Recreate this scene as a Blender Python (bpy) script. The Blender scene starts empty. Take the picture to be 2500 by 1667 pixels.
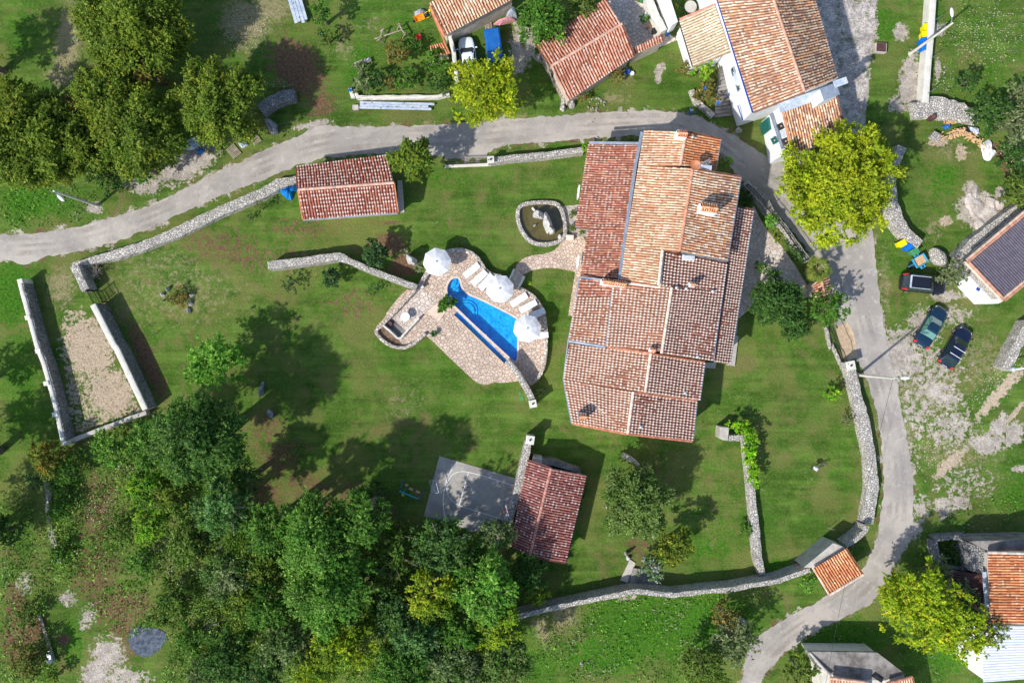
import bpy, bmesh, math, random
import numpy as np
from mathutils import Vector, Matrix
R = math.radians
random.seed(7)
rng = np.random.default_rng(7)
sc = bpy.context.scene
H = 78.0                       # flying height of the camera above the lawn
# ---------------------------------------------------------------- camera, world, sun
cam = bpy.data.cameras.new('camera'); camo = bpy.data.objects.new('camera', cam)
sc.collection.objects.link(camo); camo.location = (0, 0, H); camo.rotation_euler = (0, 0, 0)
cam.sensor_width = 36; cam.lens = 36 * H / 100.0; cam.clip_end = 2000; cam.clip_start = 1
sc.camera = camo
world = bpy.data.worlds.new('World'); sc.world = world; world.use_nodes = True
wn = world.node_tree; bg = wn.nodes['Background']
sky = wn.nodes.new('ShaderNodeTexSky'); sky.sky_type = 'NISHITA'; sky.sun_disc = False
SUN_EL, SUN_AZ = 45.0, 231.0
sky.sun_elevation = R(SUN_EL); sky.sun_rotation = R(SUN_AZ)
wn.links.new(sky.outputs[0], bg.inputs[0]); bg.inputs[1].default_value = 0.15
sun = bpy.data.lights.new('sun', 'SUN'); sun.energy = 4.1; sun.angle = R(1.2); sun.color = (1.0, 0.95, 0.87)
suno = bpy.data.objects.new('sun', sun); sc.collection.objects.link(suno)
sd = Vector((math.sin(R(SUN_AZ)) * math.cos(R(SUN_EL)), math.cos(R(SUN_AZ)) * math.cos(R(SUN_EL)), math.sin(R(SUN_EL))))
suno.rotation_euler = sd.to_track_quat('Z', 'Y').to_euler(); suno.location = (0, 0, 60)
sc.view_settings.view_transform = 'Standard'; sc.view_settings.look = 'None'
sc.view_settings.exposure = 0.28; sc.view_settings.gamma = 1.0
sc.cycles.max_bounces = 6; sc.cycles.transparent_max_bounces = 8
# ---------------------------------------------------------------- survey coordinates
S1 = 3.564
GRID = {}
for r_ in range(4):
    for c_ in range(4):
        GRID[r_ * 4 + c_] = ((0, 620, 1240, 1860)[c_], (0, 410, 820, 1227)[r_], S1)
GRID[20] = (900, 580, 4.9); GRID[21] = (2060, 640, 6.03); GRID[22] = (960, 1040, 3.447); GRID[30] = (0, 0, 1)
def W(px, py, z=0.0):
    s = (H - z) / H / 25.0
    return np.array([(px - 1250) * s, (833.5 - py) * s, z])
def F(t, x, y, z=0.0):
    o = GRID[t]; return W(o[0] + x / o[2], o[1] + y / o[2], z)
def FL(t, pts, z=0.0):
    return [F(t, p[0], p[1], z) for p in pts]
def FM(pts, z=0.0):
    return [F(p[0], p[1], p[2], z) for p in pts]
def PX(pts, z=0.0):
    return [W(p[0], p[1], z) for p in pts]
# ---------------------------------------------------------------- node helper
class NT:
    def __init__(s, name, rough=0.9, spec=0.3):
        s.m = bpy.data.materials.new(name); s.m.use_nodes = True
        s.t = s.m.node_tree; s.b = s.t.nodes['Principled BSDF']
        s.b.inputs['Roughness'].default_value = rough; s.b.inputs['Specular IOR Level'].default_value = spec
        g = s.t.nodes.new('ShaderNodeNewGeometry'); s.pos = g.outputs['Position']
    def put(s, inp, v):
        if isinstance(v, bpy.types.NodeSocket): s.t.links.new(v, inp)
        else:
            if isinstance(v, tuple) and len(v) == 3 and len(inp.default_value) == 4: v = (*v, 1)
            inp.default_value = v
    def noise(s, scale, detail=3, rough=.55, vec=None, dist=0):
        n = s.t.nodes.new('ShaderNodeTexNoise'); n.inputs['Scale'].default_value = scale
        n.inputs['Detail'].default_value = detail; n.inputs['Roughness'].default_value = rough
        n.inputs['Distortion'].default_value = dist
        s.t.links.new(vec or s.pos, n.inputs['Vector']); return n.outputs['Fac']
    def vor(s, scale, feature='F1', out='Distance', vec=None):
        n = s.t.nodes.new('ShaderNodeTexVoronoi'); n.feature = feature; n.inputs['Scale'].default_value = scale
        s.t.links.new(vec or s.pos, n.inputs['Vector']); return n.outputs[out]
    def m_(s, op, a, b=0.0, c=0.0):
        n = s.t.nodes.new('ShaderNodeMath'); n.operation = op
        s.put(n.inputs[0], a); s.put(n.inputs[1], b); s.put(n.inputs[2], c); return n.outputs[0]
    def step(s, x, lo, hi):
        n = s.t.nodes.new('ShaderNodeMapRange'); n.interpolation_type = 'SMOOTHSTEP'
        s.put(n.inputs['Value'], x); n.inputs['From Min'].default_value = lo; n.inputs['From Max'].default_value = hi
        return n.outputs['Result']
    def lin(s, x, lo, hi, a, b):
        n = s.t.nodes.new('ShaderNodeMapRange'); s.put(n.inputs['Value'], x)
        for k, v in (('From Min', lo), ('From Max', hi), ('To Min', a), ('To Max', b)): n.inputs[k].default_value = v
        return n.outputs['Result']
    def mix(s, f, a, b, mode='MIX'):
        n = s.t.nodes.new('ShaderNodeMix'); n.data_type = 'RGBA'; n.blend_type = mode
        s.put(n.inputs[0], f); s.put(n.inputs[6], a); s.put(n.inputs[7], b); return n.outputs[2]
    def mul(s, col, f):            # colour times scalar
        n = s.t.nodes.new('ShaderNodeVectorMath'); n.operation = 'SCALE'
        s.put(n.inputs[0], col); s.put(n.inputs['Scale'], f); return n.outputs[0]
    def attr(s, name, out='Color'):
        n = s.t.nodes.new('ShaderNodeAttribute'); n.attribute_name = name; return n.outputs[out]
    def sep(s, col):
        n = s.t.nodes.new('ShaderNodeSeparateColor'); s.t.links.new(col, n.inputs[0]); return n.outputs
    def warp(s, scale, amt):
        n = s.t.nodes.new('ShaderNodeTexNoise'); n.inputs['Scale'].default_value = scale; s.t.links.new(s.pos, n.inputs['Vector'])
        v = s.t.nodes.new('ShaderNodeVectorMath'); v.operation = 'MULTIPLY_ADD'
        s.t.links.new(n.outputs['Color'], v.inputs[0]); v.inputs[1].default_value = (amt,) * 3; s.t.links.new(s.pos, v.inputs[2])
        return v.outputs[0]
    def bump(s, h, strength=.5, dist=.05):
        n = s.t.nodes.new('ShaderNodeBump'); n.inputs['Strength'].default_value = strength
        n.inputs['Distance'].default_value = dist; s.put(n.inputs['Height'], h)
        s.t.links.new(n.outputs[0], s.b.inputs['Normal'])
    def col(s, c): s.put(s.b.inputs['Base Color'], c); return s
def noisy(name, c1, c2, scale=3.0, rough=.85, bump=.3, fine=25.0, metal=0.0, spec=.3, dist=.03):
    n = NT(name, rough, spec); n.b.inputs['Metallic'].default_value = metal
    a = n.noise(scale, 5, .65); f = n.noise(fine, 2)
    c = n.mix(n.step(a, .35, .65), c1, c2); c = n.mul(c, n.lin(f, .3, .7, .85, 1.15)); n.col(c)
    if bump: n.bump(n.m_('ADD', a, n.m_('MULTIPLY', f, .5)), bump, dist)
    return n.m
# ---------------------------------------------------------------- materials
M = {}
def stone_mat(name, c1, c2, mortar, cells=2.6, w=.05, rough=.95, warp=.25, dust=None):
    n = NT(name, rough, .2); v = n.warp(1.7, warp)
    e = n.vor(cells, 'DISTANCE_TO_EDGE', vec=v); cc = n.sep(n.vor(cells, 'F1', 'Color', vec=v))
    f = n.noise(9, 4, .65); g = n.noise(.5, 3)
    c = n.mix(cc[0], c1, c2); c = n.mul(c, n.lin(f, .3, .7, .78, 1.2)); c = n.mul(c, n.lin(g, .3, .7, .88, 1.1))
    edge = n.step(n.m_('ADD', e, n.m_('MULTIPLY', n.m_('SUBTRACT', f, .5), w * .8)), w * .35, w)
    c = n.mix(edge, mortar, c)
    if dust: c = n.mix(n.m_('MULTIPLY', n.step(n.noise(1.3, 4), .52, .7), .7), c, dust)
    n.col(c); n.bump(n.m_('ADD', n.step(e, 0, w * 2.2), n.m_('MULTIPLY', f, .7)), .9, .06); return n.m
M['stone'] = stone_mat('dry_stone', (.40, .375, .335), (.62, .585, .53), (.2, .19, .18), 4.3, .06)
M['stone_w'] = stone_mat('white_stone', (.42, .39, .35), (.68, .64, .58), (.22, .2, .185), 4.6, .075)
M['stone_d'] = stone_mat('rough_grey_stone', (.24, .24, .24), (.42, .41, .40), (.1, .1, .105), 4.6, .1)
M['coping'] = noisy('pale_concrete_coping', (.58, .56, .5), (.68, .66, .6), 1.5)
M['rim'] = stone_mat('rim_stone', (.5, .43, .38), (.66, .6, .53), (.25, .2, .17), 3.6, .06)
M['paving'] = stone_mat('crazy_paving', (.52, .40, .32), (.66, .535, .44), (.44, .335, .25), 3.0, .035, warp=.15)
M['paving_pale'] = stone_mat('pale_paving', (.55, .46, .4), (.70, .62, .55), (.46, .38, .32), 2.6, .03, warp=.15)
M['rock'] = noisy('limestone', (.40, .39, .38), (.62, .61, .59), 2.2, .95, 1.0, 12, dist=.12)
M['rock_d'] = noisy('weathered_limestone', (.16, .16, .18), (.34, .34, .36), 2.5, .95, 1.0, 12, dist=.12)
M['concrete'] = noisy('concrete', (.40, .37, .33), (.52, .49, .44), 1.2)
M['concrete_d'] = noisy('stained_concrete', (.13, .12, .11), (.30, .28, .26), .8, .95, .5)
M['plaster'] = noisy('white_plaster', (.78, .80, .82), (.84, .85, .86), .8, .9, .1)
M['plaster_b'] = noisy('stone_render', (.45, .38, .3), (.6, .53, .44), 1.5, .95, .5)
M['gutter'] = noisy('zinc_gutter', (.28, .34, .42), (.42, .48, .56), 2, .45, .1, metal=.5, spec=.5)
M['cable'] = noisy('dark_metal', (.03, .03, .035), (.06, .06, .07), 3, .5, .1, metal=.6)
M['white'] = noisy('white_fabric', (.62, .635, .67), (.70, .71, .74), 2, .85, .3)
M['whitep'] = noisy('white_paint', (.72, .74, .78), (.8, .82, .84), 2, .35, .02, spec=.5)
M['bluep'] = noisy('blue_paint', (.01, .1, .38), (.015, .14, .45), 2, .35, .05, spec=.5)
M['wood'] = noisy('weathered_wood', (.26, .21, .16), (.42, .36, .29), 4, .9, .4)
M['woodl'] = noisy('fresh_wood', (.52, .32, .16), (.62, .42, .24), 3, .8, .2)
M['terra'] = noisy('terracotta', (.42, .15, .07), (.58, .24, .12), 3, .85, .4)
M['black'] = noisy('black_rubber', (.015, .015, .017), (.03, .03, .03), 5, .7, .1)
M['steel'] = noisy('galvanised_steel', (.4, .45, .52), (.55, .6, .66), 2, .4, .05, metal=.7, spec=.5)
M['polecon'] = noisy('concrete_pole', (.55, .52, .46), (.66, .63, .56), 2, .9, .2)
M['bluet'] = noisy('blue_tarpaulin', (.0, .16, .48), (.01, .22, .6), 3, .45, .6, 8, dist=.1)
M['bluepl'] = noisy('blue_plastic', (.0, .13, .55), (.01, .17, .62), 3, .45, .05)
M['yelpl'] = noisy('yellow_plastic', (.75, .62, .0), (.85, .72, .01), 3, .45, .05)
M['grnpl'] = noisy('green_plastic', (.05, .22, .09), (.07, .28, .12), 3, .45, .05)
M['teal'] = noisy('turquoise_paint', (.0, .35, .45), (.02, .45, .55), 3, .4, .05)
M['red'] = noisy('red_paint', (.6, .02, .02), (.7, .03, .03), 3, .4, .05)
M['orange'] = noisy('orange_plastic', (.8, .22, .01), (.85, .3, .02), 3, .5, .05)
M['pink'] = noisy('pink_fabric', (.6, .25, .3), (.7, .35, .38), 3, .9, .3)
M['brownm'] = noisy('brown_sheet', (.07, .03, .03), (.11, .05, .05), 2, .6, .2)
M['barkm'] = noisy('bark', (.12, .09, .07), (.22, .18, .14), 5, .95, .8, dist=.08)
M['barkp'] = noisy('pale_bark', (.3, .27, .23), (.42, .38, .32), 5, .95, .8, dist=.08)
M['skin'] = noisy('skin', (.5, .3, .22), (.55, .34, .25), 5, .6, .05)
M['hair'] = noisy('grey_hair', (.08, .07, .06), (.14, .12, .11), 9, .8, .3)
M['denim'] = noisy('blue_cloth', (.05, .12, .26), (.07, .16, .32), 8, .9, .3)
M['grey'] = noisy('grey_plastic', (.3, .32, .36), (.4, .42, .46), 3, .6, .2)
M['lightblue'] = noisy('pale_blue_sheet', (.42, .5, .62), (.62, .68, .76), 1.5, .4, .4, 8, metal=.2, dist=.04)
M['skyblue'] = noisy('bright_blue_paint', (.03, .35, .62), (.05, .42, .7), 2, .4, .05)
M['slate'] = noisy('dark_corrugated_sheet', (.05, .045, .075), (.085, .075, .115), 2, .5, .1, spec=.5)
M['whitesheet'] = noisy('white_corrugated_sheet', (.60, .64, .70), (.70, .73, .77), 1, .45, .05, spec=.5)
M['shutter'] = noisy('dark_green_shutter', (.01, .10, .09), (.02, .14, .12), 3, .5, .1)
M['bluesh'] = noisy('blue_trim', (.01, .05, .3), (.02, .08, .36), 3, .5, .1)
M['sand'] = noisy('sand', (.5, .36, .22), (.62, .47, .32), 3, .95, .4)
def glass(name, c):
    n = NT(name, .06, .9); n.col(n.mix(n.noise(1.5), c, tuple(x * 1.5 for x in c))); n.b.inputs['Coat Weight'].default_value = .5; return n.m
M['glass'] = glass('dark_glass', (.015, .03, .04)); M['glass_g'] = glass('green_glass', (.08, .2, .16))
def carpaint(name, c):
    n = NT(name, .25, .5); n.col(n.mul(n.mix(n.noise(3), c, tuple(x * 1.25 for x in c)), n.lin(n.noise(40), .3, .7, .9, 1.1)))
    n.b.inputs['Coat Weight'].default_value = .8; n.b.inputs['Coat Roughness'].default_value = .08; return n.m
M['car_black'] = carpaint('black_car_paint', (.008, .009, .014)); M['car_blue'] = carpaint('petrol_blue_car_paint', (.004, .022, .048))
M['car_navy'] = carpaint('navy_car_paint', (.004, .008, .03)); M['car_white'] = carpaint('white_car_paint', (.72, .78, .85))
# tiles and leaves carry one colour per piece
def piece_mat(name, rough, bumps=True, trans=0.0):
    n = NT(name, rough, .25); c = n.attr('Col'); f = n.noise(14, 3, .7)
    c = n.mul(c, n.lin(f, .3, .7, .82, 1.18) if bumps else 1.0); n.col(c)
    if bumps: n.bump(f, .5, .02)
    if trans:
        tr = n.t.nodes.new('ShaderNodeBsdfTranslucent'); n.t.links.new(n.mul(n.attr('Col'), 1.15), tr.inputs[0])
        mx = n.t.nodes.new('ShaderNodeMixShader'); mx.inputs[0].default_value = trans
        n.t.links.new(n.b.outputs[0], mx.inputs[1]); n.t.links.new(tr.outputs[0], mx.inputs[2])
        n.t.links.new(mx.outputs[0], n.t.nodes['Material Output'].inputs[0])
    return n.m
M['tile'] = piece_mat('barrel_tiles', .85); M['leaf'] = piece_mat('leaves', .6, False, .36); M['piece'] = piece_mat('loose_pieces', .9)
# pool
n = NT('pool_tiles', .4); gx = n.vor(6.5, 'DISTANCE_TO_EDGE'); wv = n.noise(1.6, 2, .5, dist=.6)
n.col(n.mul(n.mix(n.step(wv, .35, .65), (.0, .40, .90), (.02, .52, .95)), n.lin(n.noise(5, 3, dist=1.2), .35, .65, .82, 1.2))); M['pooltile'] = n.m  # light and dark of the water ripples put into the tile colour
def water(name, tint, gl=.06, scale=2.2, rip=.25):
    n = NT(name); t = n.t
    tr = t.nodes.new('ShaderNodeBsdfTransparent'); tr.inputs[0].default_value = (*tint, 1)
    g = t.nodes.new('ShaderNodeBsdfGlossy'); g.inputs['Roughness'].default_value = .04
    bp = t.nodes.new('ShaderNodeBump'); bp.inputs['Strength'].default_value = rip; bp.inputs['Distance'].default_value = .05
    t.links.new(n.noise(scale, 3, .6, dist=.4), bp.inputs['Height']); t.links.new(bp.outputs[0], g.inputs['Normal'])
    fr = t.nodes.new('ShaderNodeFresnel'); fr.inputs[0].default_value = 1.33; t.links.new(bp.outputs[0], fr.inputs['Normal'])
    mx = t.nodes.new('ShaderNodeMixShader'); t.links.new(n.m_('ADD', fr.outputs[0], gl), mx.inputs[0])
    t.links.new(tr.outputs[0], mx.inputs[1]); t.links.new(g.outputs[0], mx.inputs[2])
    t.links.new(mx.outputs[0], t.nodes['Material Output'].inputs[0]); return n.m
M['water'] = water('pool_water', (.84, .98, 1.0), .05, 3.4, .6); M['pondwater'] = water('pond_water', (.62, .6, .38), .08, 6, .4)
# road
n = NT('worn_asphalt', .92, .25); a = n.noise(.22, 4, .6); b = n.noise(1.4, 5, .7); f = n.noise(18, 3, .7)
c = n.mix(n.step(a, .38, .62), (.315, .29, .265), (.43, .39, .345)); c = n.mix(n.m_('MULTIPLY', n.step(b, .52, .68), .6), c, (.52, .48, .44))
c = n.mix(n.m_('MULTIPLY', n.step(n.noise(.45, 4, .7, dist=1.5), .56, .64), .35), c, (.23, .225, .23))
c = n.mul(c, n.lin(f, .3, .7, .88, 1.12)); n.col(c); n.bump(f, .3, .01); M['road'] = n.m
n = NT('lane_gravel', .95, .2); a = n.noise(.8, 5, .7); f = n.noise(10, 4, .75); cc = n.sep(n.vor(9, 'F1', 'Color'))
c = n.mix(n.step(a, .4, .6), (.30, .27, .25), (.48, .44, .4)); c = n.mul(c, n.lin(cc[0], 0, 1, .65, 1.35))
c = n.mix(n.m_('MULTIPLY', n.step(n.m_('ADD', n.noise(.7, 4, .6), n.m_('MULTIPLY', f, .4)), .76, .86), .8), c, (.07, .1, .025)); n.col(c); n.bump(f, .6, .03); M['lane'] = n.m
n = NT('court_concrete', .9, .25); a = n.noise(.35, 5, .65); f = n.noise(14, 3)
c = n.mix(n.step(a, .38, .62), (.29, .275, .255), (.40, .375, .335)); c = n.mix(n.m_('MULTIPLY', n.step(n.noise(.9, 5, .7), .58, .68), .4), c, (.2, .17, .14))
n.col(n.mul(c, n.lin(f, .3, .7, .9, 1.1))); M['court'] = n.m
n = NT('tyre_tracks', .92, .2); sk = n.m_('MULTIPLY', n.step(n.m_('ADD', n.m_('MULTIPLY', n.noise(.35, 4, .6), .8), n.m_('MULTIPLY', n.noise(3.5, 4, .7), .3)), .5, .72), .32)
n.col(n.mix(n.noise(.3, 3), (.25, .215, .185), (.42, .36, .30))); tr = n.t.nodes.new('ShaderNodeBsdfTransparent'); mx = n.t.nodes.new('ShaderNodeMixShader'); n.t.links.new(sk, mx.inputs[0]); n.t.links.new(tr.outputs[0], mx.inputs[1]); n.t.links.new(n.b.outputs[0], mx.inputs[2]); n.t.links.new(mx.outputs[0], n.t.nodes['Material Output'].inputs[0]); M['tracks'] = n.m
M['outcrop'] = noisy('pinkish_outcrop', (.40, .35, .31), (.60, .54, .49), 1.6, .95, 1.0, 10, dist=.15); M['bluegravel'] = noisy('blue_grey_gravel', (.045, .06, .09), (.13, .155, .20), 2.2, .9, 1.0, 14, dist=.1); M['soil'] = noisy('bed_soil', (.10, .06, .04), (.22, .15, .1), 3, .95, .8)
# ground: grass with bare, sandy, stony and dry patches set by two survey maps
n = NT('grassland', .95, .15)
m1 = n.sep(n.attr('m1')); m2 = n.sep(n.attr('m2'))
wv = n.warp(.9, 1.2)
big = n.noise(.07, 4, .6); mid = n.noise(.55, 6, .62, wv); fin = n.noise(4.2, 5, .72); mic = n.noise(15, 3, .75); md2 = n.noise(1.7, 6, .7)
mp = n.t.nodes.new('ShaderNodeMapping'); mp.inputs['Rotation'].default_value = (0, 0, R(-38)); mp.inputs['Scale'].default_value = (.12, 1.5, 1); n.t.links.new(n.pos, mp.inputs['Vector']); mow = n.noise(1.0, 4, .6, mp.outputs[0])
g = n.mix(n.step(mid, .38, .62), (.054, .132, .012), (.108, .190, .028))
g = n.mul(g, n.lin(mow, .35, .65, .74, 1.28))
g = n.mix(n.m_('MULTIPLY', n.step(n.noise(.16, 5, .65), .46, .6), .7), g, (.170, .185, .05))
g = n.mix(n.m_('MULTIPLY', n.step(n.noise(.28, 5, .7, dist=.8), .54, .66), .6), g, (.19, .155, .062))
g = n.mix(n.m_('MULTIPLY', n.step(n.noise(.22, 4, .6, wv), .53, .66), .55), g, (.05, .15, .01))
g = n.mix(n.m_('MULTIPLY', n.step(fin, .5, .64), .5), g, (.2, .21, .08))
g = n.mix(n.m_('MULTIPLY', n.step(md2, .58, .68), .45), g, (.22, .175, .085))
def val(m, amp=1.9):
    t = n.m_('ADD', n.m_('MULTIPLY', n.m_('SUBTRACT', md2, .5), amp), n.m_('MULTIPLY', n.m_('SUBTRACT', fin, .5), amp * .55))
    return n.m_('ADD', m, n.m_('MULTIPLY', t, n.m_('MINIMUM', n.m_('MULTIPLY', m, 3.0), 1.0)))
def patch(m, col, g, lo=.5, hi=.62, amp=1.9): return n.mix(n.step(val(m, amp), lo, hi), g, col)
lush = n.mix(n.step(fin, .35, .65), (.026, .10, .008), (.085, .235, .014))
g = patch(m2[1], lush, g, .35, .85)
dryc = n.mix(n.step(mic, .35, .65), (.22, .19, .09), (.40, .34, .2))
g = patch(m1[2], dryc, g, .35, .95)
soil = n.mix(n.step(fin, .38, .62), (.12, .065, .038), (.22, .135, .072)); soil = n.mix(n.m_('MULTIPLY', n.step(mic, .55, .66), .55), soil, (.40, .29, .2))
g = patch(m1[1], soil, g, .36, .72)
sand = n.mix(n.step(fin, .38, .62), (.42, .33, .23), (.60, .48, .36)); sand = n.mix(n.m_('MULTIPLY', n.step(n.noise(1.3, 5, .7), .5, .62), .5), sand, (.33, .27, .19)); sand = n.mix(n.m_('MULTIPLY', n.step(n.noise(2.4, 5, .75), .55, .63), .75), sand, (.13, .17, .05))
g = patch(m2[0], sand, g, .42, .58)
gv = n.mix(n.step(n.noise(1.1, 5, .7), .4, .6), (.37, .325, .28), (.53, .475, .41)); gv = n.mul(gv, n.lin(n.sep(n.vor(13, 'F1', 'Color'))[0], 0, 1, .82, 1.18))
g = patch(m1[0], n.mix(.5, gv, dryc), g, .40, .56, 2.6); g = patch(m1[0], gv, g, .52, .66, 2.6)
st = n.m_('MULTIPLY', n.step(n.vor(5.5, 'F1'), .34, .2), n.step(n.m_('MULTIPLY', m2[2], n.lin(n.sep(n.vor(5.5, 'F1', 'Color'))[1], 0, 1, .3, 1.6)), .45, .5))
g = n.mix(st, g, (.6, .52, .42))
g = n.mul(g, n.lin(mic, .3, .7, .5, 1.5)); g = n.mul(g, n.lin(big, .3, .7, .86, 1.14)); n.col(g)
n.bump(n.m_('ADD', fin, n.m_('MULTIPLY', mic, .6)), 1.0, .12); M['ground'] = n.m
# ---------------------------------------------------------------- objects
COL = sc.collection
def new(name, data, parent=None):
    o = bpy.data.objects.new(name, data); COL.objects.link(o)
    if parent is not None: o.parent = parent
    return o
def tag(o, label=None, cat=None, group=None, kind=None):
    if label: o['label'] = label
    if cat: o['category'] = cat
    if group: o['group'] = group
    if kind: o['kind'] = kind
    return o
def thing(name, label, cat, loc, rz=0.0, group=None):
    o = new(name, None); o.location = loc; o.rotation_euler.z = rz; o.empty_display_size = .3
    return tag(o, label, cat, group)
def copy_tree(o, parent=None):
    c = o.copy(); COL.objects.link(c); c.parent = parent
    for ch in [x for x in sc.objects if x.parent == o]: copy_tree(ch, c)
    return c
def rootloc(p):
    v = Vector((0, 0, 0))
    while p is not None: v = v + p.location; p = p.parent
    return v
class MB:
    """collects geometry in world coordinates and links it as one mesh object"""
    def __init__(s): s.v = []; s.f = []
    def add(s, vs, fs):
        k = len(s.v); s.v += [tuple(map(float, v)) for v in vs]; s.f += [tuple(i + k for i in f) for f in fs]; return s
    def box(s, c, size, rz=0.0, M4=None):
        x, y, z = size[0] / 2, size[1] / 2, size[2] / 2; cs, sn = math.cos(rz), math.sin(rz); vs = []
        for a, b, d in ((-x, -y, -z), (x, -y, -z), (x, y, -z), (-x, y, -z), (-x, -y, z), (x, -y, z), (x, y, z), (-x, y, z)):
            vs.append((c[0] + a * cs - b * sn, c[1] + a * sn + b * cs, c[2] + d))
        return s.add(vs, [(0, 3, 2, 1), (4, 5, 6, 7), (0, 1, 5, 4), (1, 2, 6, 5), (2, 3, 7, 6), (3, 0, 4, 7)])
    def prism(s, pts, z0, z1, scale_top=1.0):
        n_ = len(pts); A = sum(pts[i][0] * pts[(i + 1) % n_][1] - pts[(i + 1) % n_][0] * pts[i][1] for i in range(n_))
        if A < 0: pts = pts[::-1]
        cx = sum(p[0] for p in pts) / n_; cy = sum(p[1] for p in pts) / n_
        vs = [(p[0], p[1], z0) for p in pts] + [(cx + (p[0] - cx) * scale_top, cy + (p[1] - cy) * scale_top, z1) for p in pts]
        return s.add(vs, [tuple(range(n_ - 1, -1, -1)), tuple(range(n_, 2 * n_))] + [(i, (i + 1) % n_, n_ + (i + 1) % n_, n_ + i) for i in range(n_)])
    def tube(s, path, rad, seg=6, cap=True):
        path = [Vector(p) for p in path]; rad = rad if isinstance(rad, (list, tuple)) else [rad] * len(path)
        vs = []; fs = []
        for i, p in enumerate(path):
            d = (path[min(i + 1, len(path) - 1)] - path[max(i - 1, 0)])
            d = d.normalized() if d.length > 1e-6 else Vector((0, 0, 1))
            a = d.cross(Vector((0, 0, 1)) if abs(d.z) < .9 else Vector((1, 0, 0))).normalized(); b = d.cross(a)
            for k in range(seg):
                t = 2 * math.pi * k / seg; vs.append(p + (a * math.cos(t) + b * math.sin(t)) * rad[i])
        for i in range(len(path) - 1):
            for k in range(seg):
                k2 = (k + 1) % seg; fs.append((i * seg + k, i * seg + k2, (i + 1) * seg + k2, (i + 1) * seg + k))
        if cap: fs += [tuple(range(seg - 1, -1, -1)), tuple(range((len(path) - 1) * seg, len(path) * seg))]
        return s.add(vs, fs)
    def lathe(s, c, prof, seg=16):       # prof: (radius, z) from bottom to top
        vs = []; fs = []
        for r, z in prof:
            for k in range(seg):
                t = 2 * math.pi * k / seg; vs.append((c[0] + r * math.cos(t), c[1] + r * math.sin(t), c[2] + z))
        for i in range(len(prof) - 1):
            for k in range(seg):
                k2 = (k + 1) % seg; fs.append((i * seg + k, i * seg + k2, (i + 1) * seg + k2, (i + 1) * seg + k))
        fs += [tuple(range(seg - 1, -1, -1)), tuple(range((len(prof) - 1) * seg, len(prof) * seg))]
        return s.add(vs, fs)
    def sheet(s, poly, z):
        return s.add([(p[0], p[1], z) for p in poly], [tuple(range(len(poly)))])
    def quad(s, a, b, c, d): return s.add([a, b, c, d], [(0, 1, 2, 3)])
    def rock(s, c, size, rz=0, rough=.28, sub=2, seed=None):
        r_ = random.Random(seed if seed is not None else random.random()); bm = bmesh.new(); bmesh.ops.create_icosphere(bm, subdivisions=sub, radius=1)
        ph = [Vector((r_.uniform(-1, 1), r_.uniform(-1, 1), r_.uniform(-1, 1))).normalized() for _ in range(9)]; am = [r_.uniform(-1, 1) for _ in ph]
        cs, sn = math.cos(rz), math.sin(rz); vs = []; cuts = [(Vector((r_.uniform(-1, 1), r_.uniform(-1, 1), r_.uniform(-.4, 1))).normalized(), r_.uniform(.5, .85)) for _ in range(int(rough * 22))]
        for v in bm.verts:
            d = v.co.normalized(); k = 1 + rough * sum(a * max(0, d.dot(p)) ** 3 for a, p in zip(am, ph)) + r_.uniform(-.2, .2) * rough
            for p, o_ in cuts:
                if d.dot(p) * k > o_: k = o_ / d.dot(p)
            x, y, z = d.x * k * size[0] / 2, d.y * k * size[1] / 2, max(d.z * k, -.45) * size[2]
            vs.append((c[0] + x * cs - y * sn, c[1] + x * sn + y * cs, c[2] + z))
        fs = [tuple(v.index for v in f.verts) for f in bm.faces]; bm.free(); return s.add(vs, fs)
    def build(s, name, mat, parent=None, smooth=False, bevel=0.0, tri=False, local=False):
        me = bpy.data.meshes.new(name); o = Vector((0, 0, 0)) if local else rootloc(parent)
        me.from_pydata([(v[0] - o.x, v[1] - o.y, v[2] - o.z) for v in s.v], [], s.f); me.materials.append(M[mat] if isinstance(mat, str) else mat)
        if tri or any(len(f) > 4 for f in s.f):
            bm = bmesh.new(); bm.from_mesh(me); bmesh.ops.triangulate(bm, faces=[f for f in bm.faces if len(f.verts) > 4], ngon_method='EAR_CLIP'); bm.to_mesh(me); bm.free()
        if smooth:
            for p in me.polygons: p.use_smooth = True
        ob = new(name, me, parent)
        if bevel:
            b = ob.modifiers.new('bevel', 'BEVEL'); b.width = bevel; b.segments = 2; b.limit_method = 'ANGLE'
        return ob
def quads_obj(name, V, C, mat, parent=None):
    """V (n,4,3) world corners, C (n,3) colour of each piece"""
    n_ = len(V); o = rootloc(parent); V = V.reshape(-1, 3) - np.array([o.x, o.y, o.z])
    me = bpy.data.meshes.new(name); me.vertices.add(n_ * 4); me.vertices.foreach_set('co', V.astype(np.float32).ravel())
    me.loops.add(n_ * 4); me.loops.foreach_set('vertex_index', np.arange(n_ * 4, dtype=np.int32))
    me.polygons.add(n_); me.polygons.foreach_set('loop_start', np.arange(0, n_ * 4, 4, dtype=np.int32))
    me.polygons.foreach_set('loop_total', np.full(n_, 4, dtype=np.int32)); me.update(calc_edges=True)
    a = me.attributes.new('Col', 'FLOAT_COLOR', 'FACE'); a.data.foreach_set('color', np.concatenate([C, np.ones((n_, 1))], 1).astype(np.float32).ravel())
    me.materials.append(M[mat]); return new(name, me, parent)
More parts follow.
